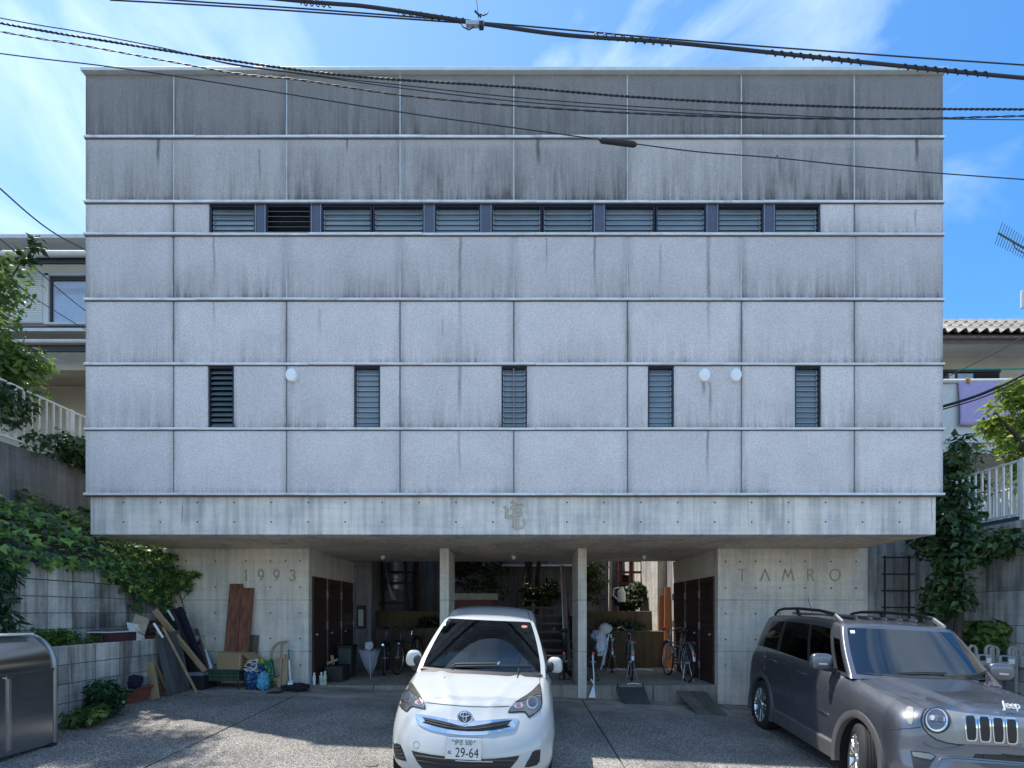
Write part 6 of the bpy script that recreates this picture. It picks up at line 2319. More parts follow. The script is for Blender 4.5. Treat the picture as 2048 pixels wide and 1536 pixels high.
# white shovel at the right column
sv = thing('snow_shovel', (Xx(1187, 9.2), 9.2, gz(1.5, 9.2)), 'white long-handled shovel leaning beside the right column', 'shovel')
C4_ = lambda x, y, Y: P(1080 + x / 6.982, 1200 + y / 6.982, Y)
tpart(MB().tube([C4_(752, 1200, 9.26), C4_(752, 1100, 9.32), C4_(742, 900, 9.36), C4_(735, 770, 9.4)], .013, 7), sv, 'shaft', m_white, smooth=True)
tpart(MB().tube([C4_(752, 1175, 9.25), C4_(735, 1140, 9.25), C4_(710, 1108, 9.25)], .016, 7), sv, 'side_grip', m_white, smooth=True)
tpart(MB().hexa([C4_(675, 1365, 9.12), C4_(778, 1368, 9.12), C4_(778, 1368, 9.16), C4_(675, 1365, 9.16), C4_(738, 1200, 9.25), C4_(760, 1200, 9.25), C4_(760, 1200, 9.28), C4_(738, 1200, 9.28)]), sv, 'blade', m_white, bevel=.01, fix=True)
# ramps
r1 = thing('rubber_ramp', G(1270, 1405), 'dark steel plate ramp against the garage step', 'ramp')
a, b, c, d = G(1248, 1408), G(1300, 1409), P(1289, 1377, 9.32), P(1232, 1376, 9.32)
m_plt = M('dark_chequer_plate', (.062, .068, .074), .6, .2, var=.15, vscale=6, bump=.2, bscale=60)
up = Vector((0, 0, .025))
tpart(MB().hexa([a, b, c, d, a + up, b + up, c + up, d + up]), r1, 'plate', m_plt, bevel=.004)
for q in (d, c):
    tpart(MB().cyl(q + Vector((.03 if q is d else -.03, -.02, 0)), q + Vector((.03 if q is d else -.03, -.02, .10)), .012), r1, 'pin', m_iron)
r2 = thing('wooden_ramp', G(1400, 1425), 'weathered ribbed timber ramp leaning on the step', 'ramp')
a, b, c, d = G(1394, 1429), G(1455, 1432), P(1412, 1386, 9.26), P(1352, 1384, 9.26)
m_rw = M('weathered_ramp_timber', (.115, .105, .092), .85, var=.3, vscale=4, rand=.2)
for k in range(9):
    t0, t1 = k / 9 + .006, (k + 1) / 9 - .006
    p = [a.lerp(b, t0), a.lerp(b, t1), d.lerp(c, t1), d.lerp(c, t0)]
    tpart(MB().hexa(p + [q + Vector((0, 0, .028)) for q in p]), r2, 'plank', m_rw, bevel=.003)
br_ = [('brick', (1347, 1391), 'reddish brick wedged under the head of the timber ramp', (.20, .09, .06)), ('brick', (1362, 1396), 'brown brick in front of the wedge under the timber ramp', (.16, .09, .065))]
for nm, g_, lab, c_ in br_:
    q = G(*g_)
    o = simple(nm, MB().box(-.12, .12, -.06, .06, 0, .085).xf(Matrix.Translation(q + Vector((0, .1, 0))) @ Matrix.Rotation(rnd.uniform(-.4, .4), 4, 'Z')), M('brick_' + str(c_[0]), c_, .9, var=.2, vscale=20), lab, 'brick', bevel=.006)
for px, lab in ((1228, 'grey concrete block left of the dark plate ramp'), (1297, 'grey concrete block right of the dark plate ramp')):
    q = G(px, 1397)
    simple('concrete_block', MB().box(q.x - .13, q.x + .13, q.y, q.y + .18, q.z, q.z + .17), m_blockd, lab, 'block', bevel=.01)
# boards standing at the back right: orange planks
lean('orange_plank', (Xx(1336, 12.25), 12.25, .03), (Xx(1338, 12.4), 12.4, Yz(1174, 12.4)), .22, .04, M('orange_cedar', (.36, .135, .05), .7, var=.25, vscale=3, stretch=(6, 6, .5)), 'broad orange cedar plank standing near the right store doors', 'plank')
lean('orange_plank', (Xx(1321, 12.5), 12.5, .03), (Xx(1323, 12.62), 12.62, Yz(1190, 12.6)), .13, .04, M('orange_cedar', (1, 1, 1)), 'narrow red-orange plank behind the broad cedar plank', 'plank')
lean('pale_tube', (Xx(1371, 11.0), 11.0, .03), (Xx(1369, 11.2), 11.25, Yz(1233, 11.2)), .07, .07, m_wood_l, 'pale rolled cardboard tube behind the angled bicycle', 'tube', bevel=.02)
lean('long_board', (Xx(1139, 11.7), 11.7, .03), (Xx(1123, 12.2), 12.2, Yz(1131, 12.2)), .12, .05, M('mauve_timber', (.17, .12, .12), .7, var=.25, vscale=3, stretch=(6, 6, .5)), 'tall mauve-grey timber leaning behind the right column', 'board')
pole('metal_pole', (Xx(1130, 11.6), 11.6, .03), (Xx(1121, 12.1), 12.1, Yz(1130, 12.1)), .016, m_steel, 'thin metal pole beside the tall mauve timber')
simple('hose_line', MB().tube([P(1215, 1340, 11.4), P(1235, 1338, 11.3), P(1262, 1341, 11.4), P(1280, 1338, 11.3), P(1305, 1340, 11.2)], .02, 6), m_wpaint, 'white hose lying along the back of the garage floor', 'hose')
simple('white_strip', MB().tube([G(1253, 1372) * 0 + P(1254, 1368, 9.5), P(1262, 1367, 9.5), P(1272, 1367, 9.5), P(1281, 1369, 9.5)], .014, 6), m_wpaint, 'short curved white strip on the step above the plate ramp', 'strip')
# watering can on the terrace
wc = thing('watering_can', P(1242, 1200, 13.4), 'white watering can on the sunlit terrace wall', 'watering can')
cx_, cz_ = Xx(1243, 13.4), Yz(1204, 13.4)
tpart(MB().lathe([(0, 0), (.11, 0), (.12, .02), (.11, .3), (.07, .34), (.06, .42), (.07, .43)], (cx_, 13.4, cz_ - .0), 'z', 18), wc, 'can', m_white, smooth=True)
tpart(MB().tube([(cx_ - .09, 13.4, cz_ + .05), (cx_ - .24, 13.38, cz_ + .2), (cx_ - .22, 13.38, cz_ + .38), (cx_ - .08, 13.4, cz_ + .42)], .018, 7), wc, 'handle', m_white, smooth=True)
# gas meters at right
for i, (pa, pb, py) in enumerate(((1955, 1987, 1309), (1999, 2034, 1311), (2044, 2080, 1313))):
    y = 7.85
    x0, x1 = Xx(pa, y), Xx(pb, y)
    z1, z0 = Yz(py, y), Yz(py + 23, y)
    g = thing('gas_meter', ((x0 + x1) / 2, y, z0), ['leftmost of the three grey gas meters by the right wall', 'middle grey gas meter with black dial by the right wall', 'gas meter cut off at the right edge of the view'][i], 'gas meter', 'gas meters along the right wall')
    tpart(MB().box(x0, x1, y, y + .16, z0, z1), g, 'case', M('meter_grey', (.30, .32, .32), .5, var=.1), bevel=.025)
    tpart(MB().box(x0 + .04, x0 + .13, y - .008, y + .01, z0 + .09, z1 - .02), g, 'dial', m_black, bevel=.004)
    tpart(MB().box(x0 + .15, x1 - .04, y - .005, y + .01, z0 + .05, z1 - .06), g, 'label_plate', m_wpaint)
    for xx in (x0 + .05, x1 - .05):
        s_ = -1 if xx < (x0 + x1) / 2 else 1
        pts = [Vector((xx, y + .08, z1)), Vector((xx, y + .08, z1 + .09)), Vector((xx + .025 * s_, y + .08, z1 + .13)), Vector((xx + .075 * s_, y + .08, z1 + .14)), Vector((xx + .115 * s_, y + .08, z1 + .10)), Vector((xx + .12 * s_, y + .08, z0 - .5 if s_ > 0 else z1 + .0))]
        tpart(MB().tube(pts, .026, 8), g, 'pipe', M('pipe_ivory', (.30, .30, .28), .5), smooth=True)
simple('drain_cover', MB().cyl(G(742, 1529), G(742, 1529) + Vector((0, 0, .006)), .085, .085, 22), M('drain_iron', (.16, .16, .15), .7, .3, var=.2, vscale=20), 'small round iron cover in the driveway left of the white car', 'cover')
# dead leaves and grit gathered along the foot of the walls
lt_ = MB()
for _ in range(420):
    if rnd.random() < .5:
        x, y = rnd.uniform(-6.0, 7.0), 9.3 - abs(rnd.gauss(0, .22))
        if -4.0 < x < 4.0 and rnd.random() < .6:
            continue
    else:
        x, y = -6.05 + abs(rnd.gauss(0, .2)), rnd.uniform(5.6, 9.2)
    z = gz(x, y) + .006
    a, r_ = rnd.uniform(0, 6.3), rnd.uniform(.010, .03)
    c_, s_ = cos(a) * r_, sin(a) * r_
    lt_.add([(x - c_, y - s_, z), (x + s_ * .5, y - c_ * .5, z + .006), (x + c_, y + s_, z + .002), (x - s_ * .5, y + c_ * .5, z + .008)], [(0, 1, 2, 3)])
lo_ = lt_.build('leaf_litter', M('dead_leaf', (.16, .10, .05), .9, var=.5, vscale=3), kind='stuff')
tag(lo_, 'dead leaves and grit gathered along the foot of the walls', 'litter', None, 'stuff')
# ================================================================ bicycles in the garage
m_rimb = M('bike_rim', (.50, .51, .52), .35, .8, var=0)
m_red = M('red_reflector', (.75, .01, .03), .2, 0, var=0, coat=1.0)
m_saddle = M('saddle_black', (.016, .015, .015), .55, var=.1)


def bicycle(loc, rz, label, frame_col, rack='steel', basket=True, r=.33, lean_=0.0, rear_vis=True, tyre=None):
    """origin on the floor between the wheels, front towards +y before turning"""
    b = thing('bicycle', loc, label, 'bicycle', 'bicycles parked in the garage', 0, None)
    b.matrix_world = Matrix.Translation(loc) @ Matrix.Rotation(rz, 4, 'Z') @ Matrix.Rotation(lean_, 4, 'Y') @ Matrix.Diagonal((1, 1, VS, 1))
    mf = M('bike_paint_%d' % int(frame_col[0] * 1000 + frame_col[2] * 77777), frame_col, .3, .2, var=0, coat=.6)
    hb = .54
    for y in (-hb, hb):
        pts = [(0, y + r * cos(2 * pi * k / 40), r + r * sin(2 * pi * k / 40)) for k in range(40)]
        w = MB().tube(pts, .019, 7, True).build('wheel', tyre or m_tyre, b, smooth=True)
        pts = [(0, y + (r - .024) * cos(2 * pi * k / 40), r + (r - .024) * sin(2 * pi * k / 40)) for k in range(40)]
        MB().tube(pts, .010, 6, True).build('rim', m_rimb, w, smooth=True)
        sp = MB()
        for k in range(20):
            a = 2 * pi * k / 20
            sp.cyl(((-.02 if k % 2 else .02), y, r), (0, y + (r - .03) * cos(a), r + (r - .03) * sin(a)), .0015, n=3, cap=False)
        sp.cyl((-.05, y, r), (.05, y, r), .02, n=8).build('spokes', m_rimb, w)
        # mudguard
        mg = MB()
        n = 14
        for k in range(n + 1):
            a = radians((20 if y < 0 else 10) + (150 if y < 0 else 120) * k / n) if y < 0 else radians(45 + 115 * k / n)
            for dx, dr in ((-.028, .028), (0, .04), (.028, .028)):
                mg.v.append((dx, y + (r + dr) * cos(a), r + (r + dr) * sin(a)))
        for k in range(n):
            for q in range(2):
                i = k * 3 + q
                mg.f.append((i, i + 3, i + 4, i + 1))
        mg.build('mudguard', mf if not rack == 'steel' else m_rimb, b, smooth='all')
    fr = MB()
    bb = Vector((0, -.09, .29))
    st_ = Vector((0, -.22, .75))
    hd0, hd1 = Vector((0, .40, .62)), Vector((0, .36, .80))
    fr.cyl(bb, st_, .017).cyl(hd0, hd1, .02).cyl(bb, hd0 + Vector((0, .0, .02)), .019)
    fr.cyl(st_ - Vector((0, 0, .18)), hd0 + Vector((0, 0, .06)), .014)
    for s in (-1, 1):
        fr.cyl(bb + Vector((s * .03, 0, 0)), (s * .05, -hb, r), .010)
        fr.cyl(st_ + Vector((s * .02, 0, -.06)), (s * .05, -hb, r), .008)
    fr.build('frame', mf, b, smooth=True)
    fk = MB()
    for s in (-1, 1):
        fk.tube([(s * .045, .41, .61), (s * .05, .46, .48), (s * .05, hb, r)], .011, 7)
    fk.cyl((-.05, .40, .62), (.05, .40, .62), .014).build('fork', mf, b, smooth=True)
    ha = MB().tube([(-.27, .10, .90), (-.25, .22, .925), (-.17, .33, .93), (-.06, .36, .88), (0, .36, .87), (.06, .36, .88), (.17, .33, .93), (.25, .22, .925), (.27, .10, .90)], .012, 8)
    ha.cyl((0, .36, .78), (0, .355, .885), .014)
    h = ha.build('handlebar', m_chrome if rack == 'steel' else m_trimk, b, smooth=True)
    for s in (-1, 1):
        MB().cyl((s * .26, .15, .915), (s * .27, .04, .895), .017, n=8).build('grip', m_trimk, h, smooth=True)
        MB().tube([(s * .235, .24, .91), (s * .255, .17, .885), (s * .27, .08, .87)], .006, 5).build('brake_lever', m_rimb, h)
    sd = MB()
    sd.hexa([(-.03, .02, .85), (.03, .02, .85), (.10, -.30, .85), (-.10, -.30, .85), (-.022, .03, .89), (.022, .03, .89), (.085, -.31, .91), (-.085, -.31, .91)])
    s_ = sd.build('saddle', m_saddle, b, bevel=.02)
    MB().cyl(st_ - Vector((0, 0, .05)), (0, -.255, .86), .013).build('seat_post', m_chrome, s_)
    if rack:
        rk_ = MB()
        for s in (-1, 1):
            rk_.tube([(s * .06, -.26, .70), (s * .065, -.50, .705), (s * .065, -.78, .705), (s * .045, -.82, .70)], .007, 6)
            rk_.cyl((s * .065, -.62, .70), (s * .055, -hb, r), .006, n=6)
            rk_.cyl((s * .065, -.76, .70), (s * .055, -hb, r), .006, n=6)
        for y in (-.35, -.5, -.65, -.82):
            rk_.cyl((-.065, y, .703), (.065, y, .703), .005, n=6)
        rk_.build('rear_rack', m_chrome if rack == 'steel' else m_trimk, b, smooth=True)
        MB().lathe([(0, -.012), (.026, -.01), (.03, 0), (.03, .012), (0, .012)], (0, -hb - r - .035, .50), 'y', 14).build('rear_reflector', m_red, b, smooth=True)
    if basket:
        bk = MB()
        x0, x1, y0, y1, z0, z1 = -.15, .15, .47, .74, .66, .88
        for k in range(9):
            t = k / 8
            for y in (y0, y1):
                bk.cyl((x0 + .02 + (x1 - x0 - .04) * t, y + (.02 if y == y0 else -.02), z0), (x0 + (x1 - x0) * t, y, z1), .003, n=4, cap=False)
        for k in range(8):
            t = k / 7
            for x in (x0, x1):
                bk.cyl((x * .88, y0 + (y1 - y0) * t, z0), (x, y0 + (y1 - y0) * t, z1), .003, n=4, cap=False)
        for q in range(4):
            t = q / 3
            z = z0 + (z1 - z0) * t
            k_ = .88 + .12 * t
            bk.tube([(x0 * k_, y0, z), (x1 * k_, y0, z), (x1 * k_, y1, z), (x0 * k_, y1, z)], .005 if q == 3 else .003, 4, True)
        bk.box(x0 * .88, x1 * .88, y0, y1, z0 - .004, z0)
        bk.build('basket', m_trimk, b)
    cr_ = MB().cyl((-.035, -.09, .29), (.075, -.09, .29), .018, n=8).lathe([(.0, .052), (.085, .052), (.085, .058), (0, .058)], (0, -.09, .29), 'x', 20)
    cr_.bar((.08, -.09, .29), (.085, .03, .18), .018, .012).bar((-.055, -.09, .29), (-.06, -.21, .40), .018, .012).build('crank', m_rimb, b)
    MB().box(.085, .165, .00, .08, .17, .19).build('pedal', m_trimk, b)
    MB().box(-.155, -.07, -.25, -.17, .39, .41).build('pedal', m_trimk, b)
    ks = MB()
    for s in (-1, 1):
        ks.tube([(s * .05, -hb + .02, r - .03), (s * .10, -hb - .02, .06), (s * .13, -hb - .06, .006)], .008, 6)
    ks.cyl((-.13, -hb - .06, .008), (.13, -hb - .06, .008), .008, n=6).build('stand', m_rimb if rack == 'steel' else m_trimk, b)
    MB().lathe([(0, .06), (.03, .05), (.035, .0), (.0, -.03)], (0, .46 if not basket else .78, .60), 'y', 14).build('front_lamp', m_chrome, b, smooth=True)
    return b


FL = .024
# left bay: two with their front wheels towards us
bicycle((Xx(768, 11.2), 11.35, FL), radians(191), 'black bicycle nose-out beside the clear umbrella at left', (.015, .016, .02), 'black', True)
bicycle((Xx(815, 11.5), 11.5, FL), radians(168), 'dark bicycle turned half sideways next to the white car', (.03, .035, .04), 'black', False)
# right bays
bicycle((Xx(1130, 10.6), 10.7, FL), radians(-7), 'black commuter bicycle between the white car and the right column', (.018, .018, .02), 'black', True)
bicycle((Xx(1187, 10.5), 10.6, FL), radians(-9), 'dark bicycle hung with carrier bags right behind the column', (.02, .02, .03), 'black', False)
bicycle((Xx(1263, 10.4), 10.55, FL), radians(-10), 'blue bicycle with bright swept handlebar above the plate ramp', (.012, .02, .10), 'steel', False)
bicycle((Xx(1357, 10.25), 10.35, FL), radians(3), 'silver-framed bicycle with wooden rack slat angled by the orange plank', (.30, .30, .31), 'steel', False)
bicycle((Xx(1229, 11.5), 11.75, FL), radians(-12), 'blue bicycle standing crosswise at the back of the right bay', (.010, .018, .12), 'steel', False)
# clear umbrella hanging at the left bicycles
um = thing('clear_umbrella', P(742, 1300, 10.5), 'furled transparent plastic umbrella hanging by the left bicycles', 'umbrella')
m_clear = bpy.data.materials.new('clear_film')
t = NT(m_clear)
t.b.inputs['Base Color'].default_value = (.55, .57, .62, 1)
t.b.inputs['Roughness'].default_value = .25
trn = t.node('ShaderNodeBsdfTransparent')
mx = t.node('ShaderNodeMixShader')
mx.inputs[0].default_value = .38
t.l.new(trn.outputs[0], mx.inputs[1])
t.l.new(t.b.outputs[0], mx.inputs[2])
t.l.new(mx.outputs[0], t.n['Material Output'].inputs['Surface'])
Y_ = 10.35
top = [(719, 1303), (727, 1297), (737, 1291), (747, 1294), (756, 1302)]
tip = P(741.5, 1357, Y_)
mb = MB()
n = 28
for k in range(n):
    a = 2 * pi * k / n
    rr = .21 * (1 + .22 * cos(7 * a))
    mb.v.append((Xx(738, Y_) + rr * cos(a), Y_ + rr * .5 * sin(a), Yz(1301, Y_) + .05 * cos(7 * a)))
for k in range(n):
    a = 2 * pi * k / n
    rr = .12 * (1 + .25 * cos(7 * a + .5))
    mb.v.append((Xx(740, Y_) + rr * cos(a), Y_ + rr * .5 * sin(a), Yz(1328, Y_)))
mb.v.append(tuple(tip))
for k in range(n):
    mb.f.append((k, (k + 1) % n, n + (k + 1) % n, n + k))
    mb.f.append((n + k, n + (k + 1) % n, 2 * n))
tpart(mb, um, 'canopy', m_clear, smooth='all')
tpart(MB().cyl(tip, P(738, 1288, Y_), .008, n=6), um, 'shaft', m_white)
ribs = MB()
for k in range(7):
    ribs.cyl(mb.v[k * 4], mb.v[-1], .004, n=4)
tpart(ribs, um, 'ribs', m_rimb)
blob('white_ribbon', P(738, 1300, Y_ - .05), (.085, .05, .09), M('white_film', (.55, .54, .60), .5, var=.2), 'knotted white plastic on the head of the clear umbrella', 'plastic', .4, 31, 3.5)
# carrier bag, pale hat and second umbrella on the bagged bicycle
m_film = M('carrier_film', (.48, .49, .56), .4, var=.3, vscale=14)
blob('carrier_bag', P(1203, 1312, 10.0), (.12, .09, .24), m_film, 'whitish carrier bag hanging from the bicycle by the right column', 'bag', .35, 41, 3.0)
blob('carrier_bag', P(1198, 1282, 10.1), (.15, .09, .12), M('carrier_blue', (.30, .34, .46), .4, var=.4, vscale=10), 'bluish crumpled bag in the bicycle basket by the right column', 'bag', .35, 45, 3.0)
ht = MB().lathe([(0, .11), (.09, .10), (.11, .03), (.16, .0), (.155, -.012), (.1, .01)], (0, 0, 0), 'z', 22).build('cloth_hat', M('pale_cloth', (.50, .46, .42), .9, var=.15, vscale=10), smooth='all')
ht.matrix_world = Matrix.Translation(P(1210, 1258, 10.05)) @ Matrix.Rotation(radians(-24), 4, 'Y') @ Matrix.Rotation(radians(38), 4, 'X')
tag(ht, 'pale cloth sun hat resting on the bagged bicycle', 'hat')
um2 = thing('clear_umbrella', P(1210, 1310, 9.9), 'closed see-through umbrella with hooked handle leaning on the bagged bicycle', 'umbrella')
tpart(MB().tube([P(1207, 1330, 9.95), P(1217, 1272, 10.0), P(1219, 1268, 10.0), P(1222, 1270, 10.0), P(1223, 1276, 10.0)], .013, 7), um2, 'handle', m_wpaint, smooth=True)
tpart(MB().cyl(P(1213, 1290, 9.98), P(1202, 1340, 9.9), .045, .018, 10), um2, 'canopy', m_clear, smooth=True)
# ================================================================ plants
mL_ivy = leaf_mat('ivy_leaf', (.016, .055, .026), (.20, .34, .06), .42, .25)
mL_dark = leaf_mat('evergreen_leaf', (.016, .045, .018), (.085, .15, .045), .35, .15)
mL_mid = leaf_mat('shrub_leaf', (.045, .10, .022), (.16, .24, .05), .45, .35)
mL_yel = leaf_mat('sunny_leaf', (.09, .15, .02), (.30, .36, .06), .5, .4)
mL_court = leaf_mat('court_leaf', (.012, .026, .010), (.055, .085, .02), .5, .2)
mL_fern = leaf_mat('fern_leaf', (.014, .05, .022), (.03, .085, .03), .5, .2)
m_trunk = M('tree_bark', (.055, .042, .034), .9, var=.35, vscale=9, stretch=(3, 3, .7), bump=.5, bscale=16, bdist=.012)


def leaf_verts(shape):
    if shape == 'ivy':
        return np.array([(0, 0, 0), (.42, -.12, -.05), (.52, .30, .0), (.24, .42, .02), (0, 1.0, -.10), (-.24, .42, .02), (-.52, .30, 0), (-.42, -.12, -.05), (0, .35, .08)]), \
            [(0, 1, 8), (1, 2, 8), (2, 3, 8), (3, 4, 8), (4, 5, 8), (5, 6, 8), (6, 7, 8), (7, 0, 8)]
    if shape == 'long':
        return np.array([(0, 0, 0), (.13, .35, .03), (.10, .7, .0), (0, 1.05, -.12), (-.10, .7, .0), (-.13, .35, .03), (0, .5, -.03)]), \
            [(0, 1, 6), (1, 2, 6), (2, 3, 6), (3, 4, 6), (4, 5, 6), (5, 0, 6)]
    return np.array([(0, 0, 0), (.27, .38, .05), (0, 1, -.08), (-.27, .38, .05), (0, .45, -.03)]), [(0, 1, 4), (1, 2, 4), (2, 3, 4), (3, 0, 4)]


def orient(n, normal, jitter, droop, rg):
    """random leaf frames whose face normal scatters about 'normal' (n,3) and whose tip droops"""
    nn = normal + rg.normal(0, jitter, (n, 3))
    nn /= np.linalg.norm(nn, axis=1)[:, None]
    tip = rg.normal(0, 1, (n, 3))
    tip[:, 2] -= droop
    tip -= nn * (tip * nn).sum(1)[:, None]
    tip /= np.linalg.norm(tip, axis=1)[:, None] + 1e-9
    sx = np.cross(tip, nn)
    return sx, tip, nn


def leaf_mesh(name, P_, normal, size, shape, jitter=.5, droop=.6, seed=0):
    rg = np.random.default_rng(seed)
    n = len(P_)
    tv, tf = leaf_verts(shape)
    sx, ty, nz = orient(n, normal, jitter, droop, rg)
    s = size * rg.uniform(.6, 1.25, n)
    V = P_[:, None, :] + s[:, None, None] * (tv[None, :, 0, None] * sx[:, None] + tv[None, :, 1, None] * ty[:, None] + tv[None, :, 2, None] * nz[:, None])
    m = len(tv)
    Fc = (np.array(tf)[None] + (np.arange(n) * m)[:, None, None]).reshape(-1, 3)
    me = bpy.data.meshes.new(name)
    me.from_pydata(V.reshape(-1, 3).tolist(), [], Fc.tolist())
    return me


def crown_points(blobs, n, seed, hollow=.35):
    """points through ellipsoid clumps: (centre, radii, weight)"""
    rg = np.random.default_rng(seed)
    w = np.array([b[2] if len(b) > 2 else b[1][0] * b[1][1] * b[1][2] for b in blobs])
    k = rg.choice(len(blobs), n, p=w / w.sum())
    d = rg.normal(0, 1, (n, 3))
    d /= np.linalg.norm(d, axis=1)[:, None]
    r = hollow + (1 - hollow) * rg.uniform(0, 1, n) ** .6
    r *= rg.normal(1, .10, n)
    C = np.array([b[0] for b in blobs])[k]
    R_ = np.array([b[1] for b in blobs])[k]
    nrm = d / R_
    nrm /= np.linalg.norm(nrm, axis=1)[:, None]
    nrm[:, 2] += .55
    return C + d * R_ * r[:, None], nrm


def clumpy(center, radii, k, sub, seed):
    rg = np.random.default_rng(seed)
    out = []
    for _ in range(k):
        d = rg.normal(0, 1, 3)
        d /= np.linalg.norm(d)
        c = np.array(center) + d * np.array(radii) * rg.uniform(.35, .95)
        s = sub * rg.uniform(.6, 1.3)
        out.append((c, (s * 1.15, s * 1.15, s * .8), s ** 2))
    return out


def plant(name, base, label, cat, blobs, n, size, shape, mat_, seed, trunk=None, jitter=.55, droop=.6, group=None, leaf_parts=0, crown_name='crown', hollow=.3, trunk_m=None):
    o = thing(name, base, label, cat, group)
    pts, nrm = crown_points(blobs, n, seed, hollow)
    pts = pts - np.array(base)
    me = leaf_mesh(crown_name, pts, nrm, size, shape, jitter, droop, seed)
    link(crown_name, me, mat_, o, kind='stuff' if leaf_parts else None)
    if trunk:
        for i, (pp, r0, r1) in enumerate(trunk):
            q = [Vector(p) - Vector(base) for p in pp]
            m = len(q)
            tpts, rs = [], []
            for a in range(m - 1):
                for k in range(5):
                    tt = k / 5
                    wv = Vector((rnd.uniform(-1, 1), rnd.uniform(-1, 1), 0)) * r0 * .25
                    tpts.append(q[a].lerp(q[a + 1], tt) + (wv if a + k else Vector()))
                    rs.append(r0 + (r1 - r0) * (a + tt) / (m - 1))
            tpts.append(q[-1])
            rs.append(r1)
            MB().tube(tpts, rs, 8).build('trunk' if i == 0 else 'branch', trunk_m or m_trunk, o, smooth=True)
    return o


# --- ivy over the bank and walls at left (hundreds of single leaves in front, the rest as one mass)
def ivy():
    root = thing('ivy', (-7.3, 7.2, 2.2), 'mass of broad ivy hanging over the block wall at left', 'ivy')
    rg = np.random.default_rng(5)
    pts, nr = [], []

    def put(x, y, z, n):
        pts.append((x, y, z))
        nr.append(n)
    # on the bank
    for _ in range(2600):
        y = rg.uniform(4.6, 10.2)
        u = rg.uniform(.05, 1)
        if y > 9.3 and u < .4:
            continue
        x = -6.72 - 1.45 * u
        z = 2.12 + 1.05 * u ** .8 + rg.uniform(.02, .26) + .12 * sin(y * 5 + u * 6)
        if z > 3.55 - .0 * y:
            continue
        put(x, y, z, (.55, -.35, .8))
    # lip of the wall, hanging tresses: (y centre, y half width, z lowest)
    for yc, hw, zl, n in ((5.7, .5, 1.9, 200), (6.2, .3, 2.0, 110), (6.7, .25, 2.12, 35), (7.25, .3, 2.14, 40), (7.75, .18, 2.0, 50), (8.1, .18, 1.85, 70), (8.4, .2, 1.72, 110), (8.7, .18, 1.6, 90), (8.95, .12, 1.2, 90), (9.12, .1, 1.4, 60), (8.25, .09, 1.5, 36)):
        for _ in range(n):
            v = rg.uniform(0, 1) ** 1.25
            y = yc + rg.uniform(-1, 1) * hw * (1 - .55 * v)
            z = 2.32 - (2.32 - zl) * v
            put(-6.70 + rg.uniform(.0, .20) * (1 - .3 * v), y, z, (.9, -.35, .35))
    # under the soffit, against the numbered wall
    for _ in range(420):
        y = rg.uniform(7.9, 9.3)
        z = rg.uniform(1.9, 2.66)
        x = -6.82 + rg.uniform(-.05, .22)
        if rg.uniform() < .75 - .4 * (y - 7.9):
            continue
        put(x, y, z, (.8, -.5, .3))
    for _ in range(150):
        t_ = rg.uniform(0, 1)
        p = P(352 + 36 * t_, 1160 + 8 * sin(t_ * 3) - 16 * t_, 9.2)
        put(p.x + rg.normal(0, .05), 9.2 + rg.uniform(-.15, .1), p.z + rg.normal(0, .13 * (1.1 - t_)), (.2, -.9, .3))
    pts = np.array(pts)
    nr = np.array(nr, float)
    base = np.array((-7.3, 7.2, 2.2))
    big = rg.choice(len(pts), 290, replace=False)
    rest = np.setdiff1d(np.arange(len(pts)), big)
    link('ivy_foliage', leaf_mesh('ivy_foliage', pts[rest] - base, nr[rest], .10, 'ivy', .42, 1.3, 3), mL_ivy, root, kind='stuff')
    tv, tf = leaf_verts('ivy')
    lm = bpy.data.meshes.new('leaf')
    lm.from_pydata(tv.tolist(), [], tf)
    lm.materials.append(mL_ivy)
    sx, ty, nz = orient(len(big), nr[big], .32, 1.3, rg)
    for k, i in enumerate(big):
        o = bpy.data.objects.new('leaf', lm)
        COL.objects.link(o)
        o.parent = root
        s = .12 * rg.uniform(.8, 1.2)
        o.matrix_local = Matrix.Translation(Vector(pts[i] - base + nr[i] * .035)) @ Matrix((sx[k], ty[k], nz[k])).transposed().to_4x4() @ Matrix.Diagonal((s, s, s, 1))
    # bare stems
    st = MB()
    for px0, py0, px1, py1 in ((345, 1165, 368, 1215), (352, 1170, 372, 1232), (372, 1188, 362, 1206), (330, 1180, 345, 1215), (318, 1190, 335, 1220)):
        a, b = P(px0, py0, 9.0) - Vector(base), P(px1, py1, 9.05) - Vector(base)
        st.tube([a, a.lerp(b, .5) + Vector((.03, -.02, .02)), b], [.008, .007, .005], 5)
    st.build('stems', m_trunk, root, smooth=True)


ivy()
# hanging fern-like tress in front of the block wall
plant('hanging_creeper', (-6.55, 6.0, 1.2), 'darker narrow-leaved creeper hanging down the block wall above the refuse box', 'creeper',
      [((-6.58, 6.02, 1.95), (.10, .22, .22)), ((-6.56, 5.98, 1.65), (.09, .22, .2)), ((-6.55, 6.0, 1.4), (.08, .2, .18)), ((-6.55, 6.05, 1.2), (.07, .12, .12))], 420, .15, 'long', mL_fern, 8, None, .5, 1.4)
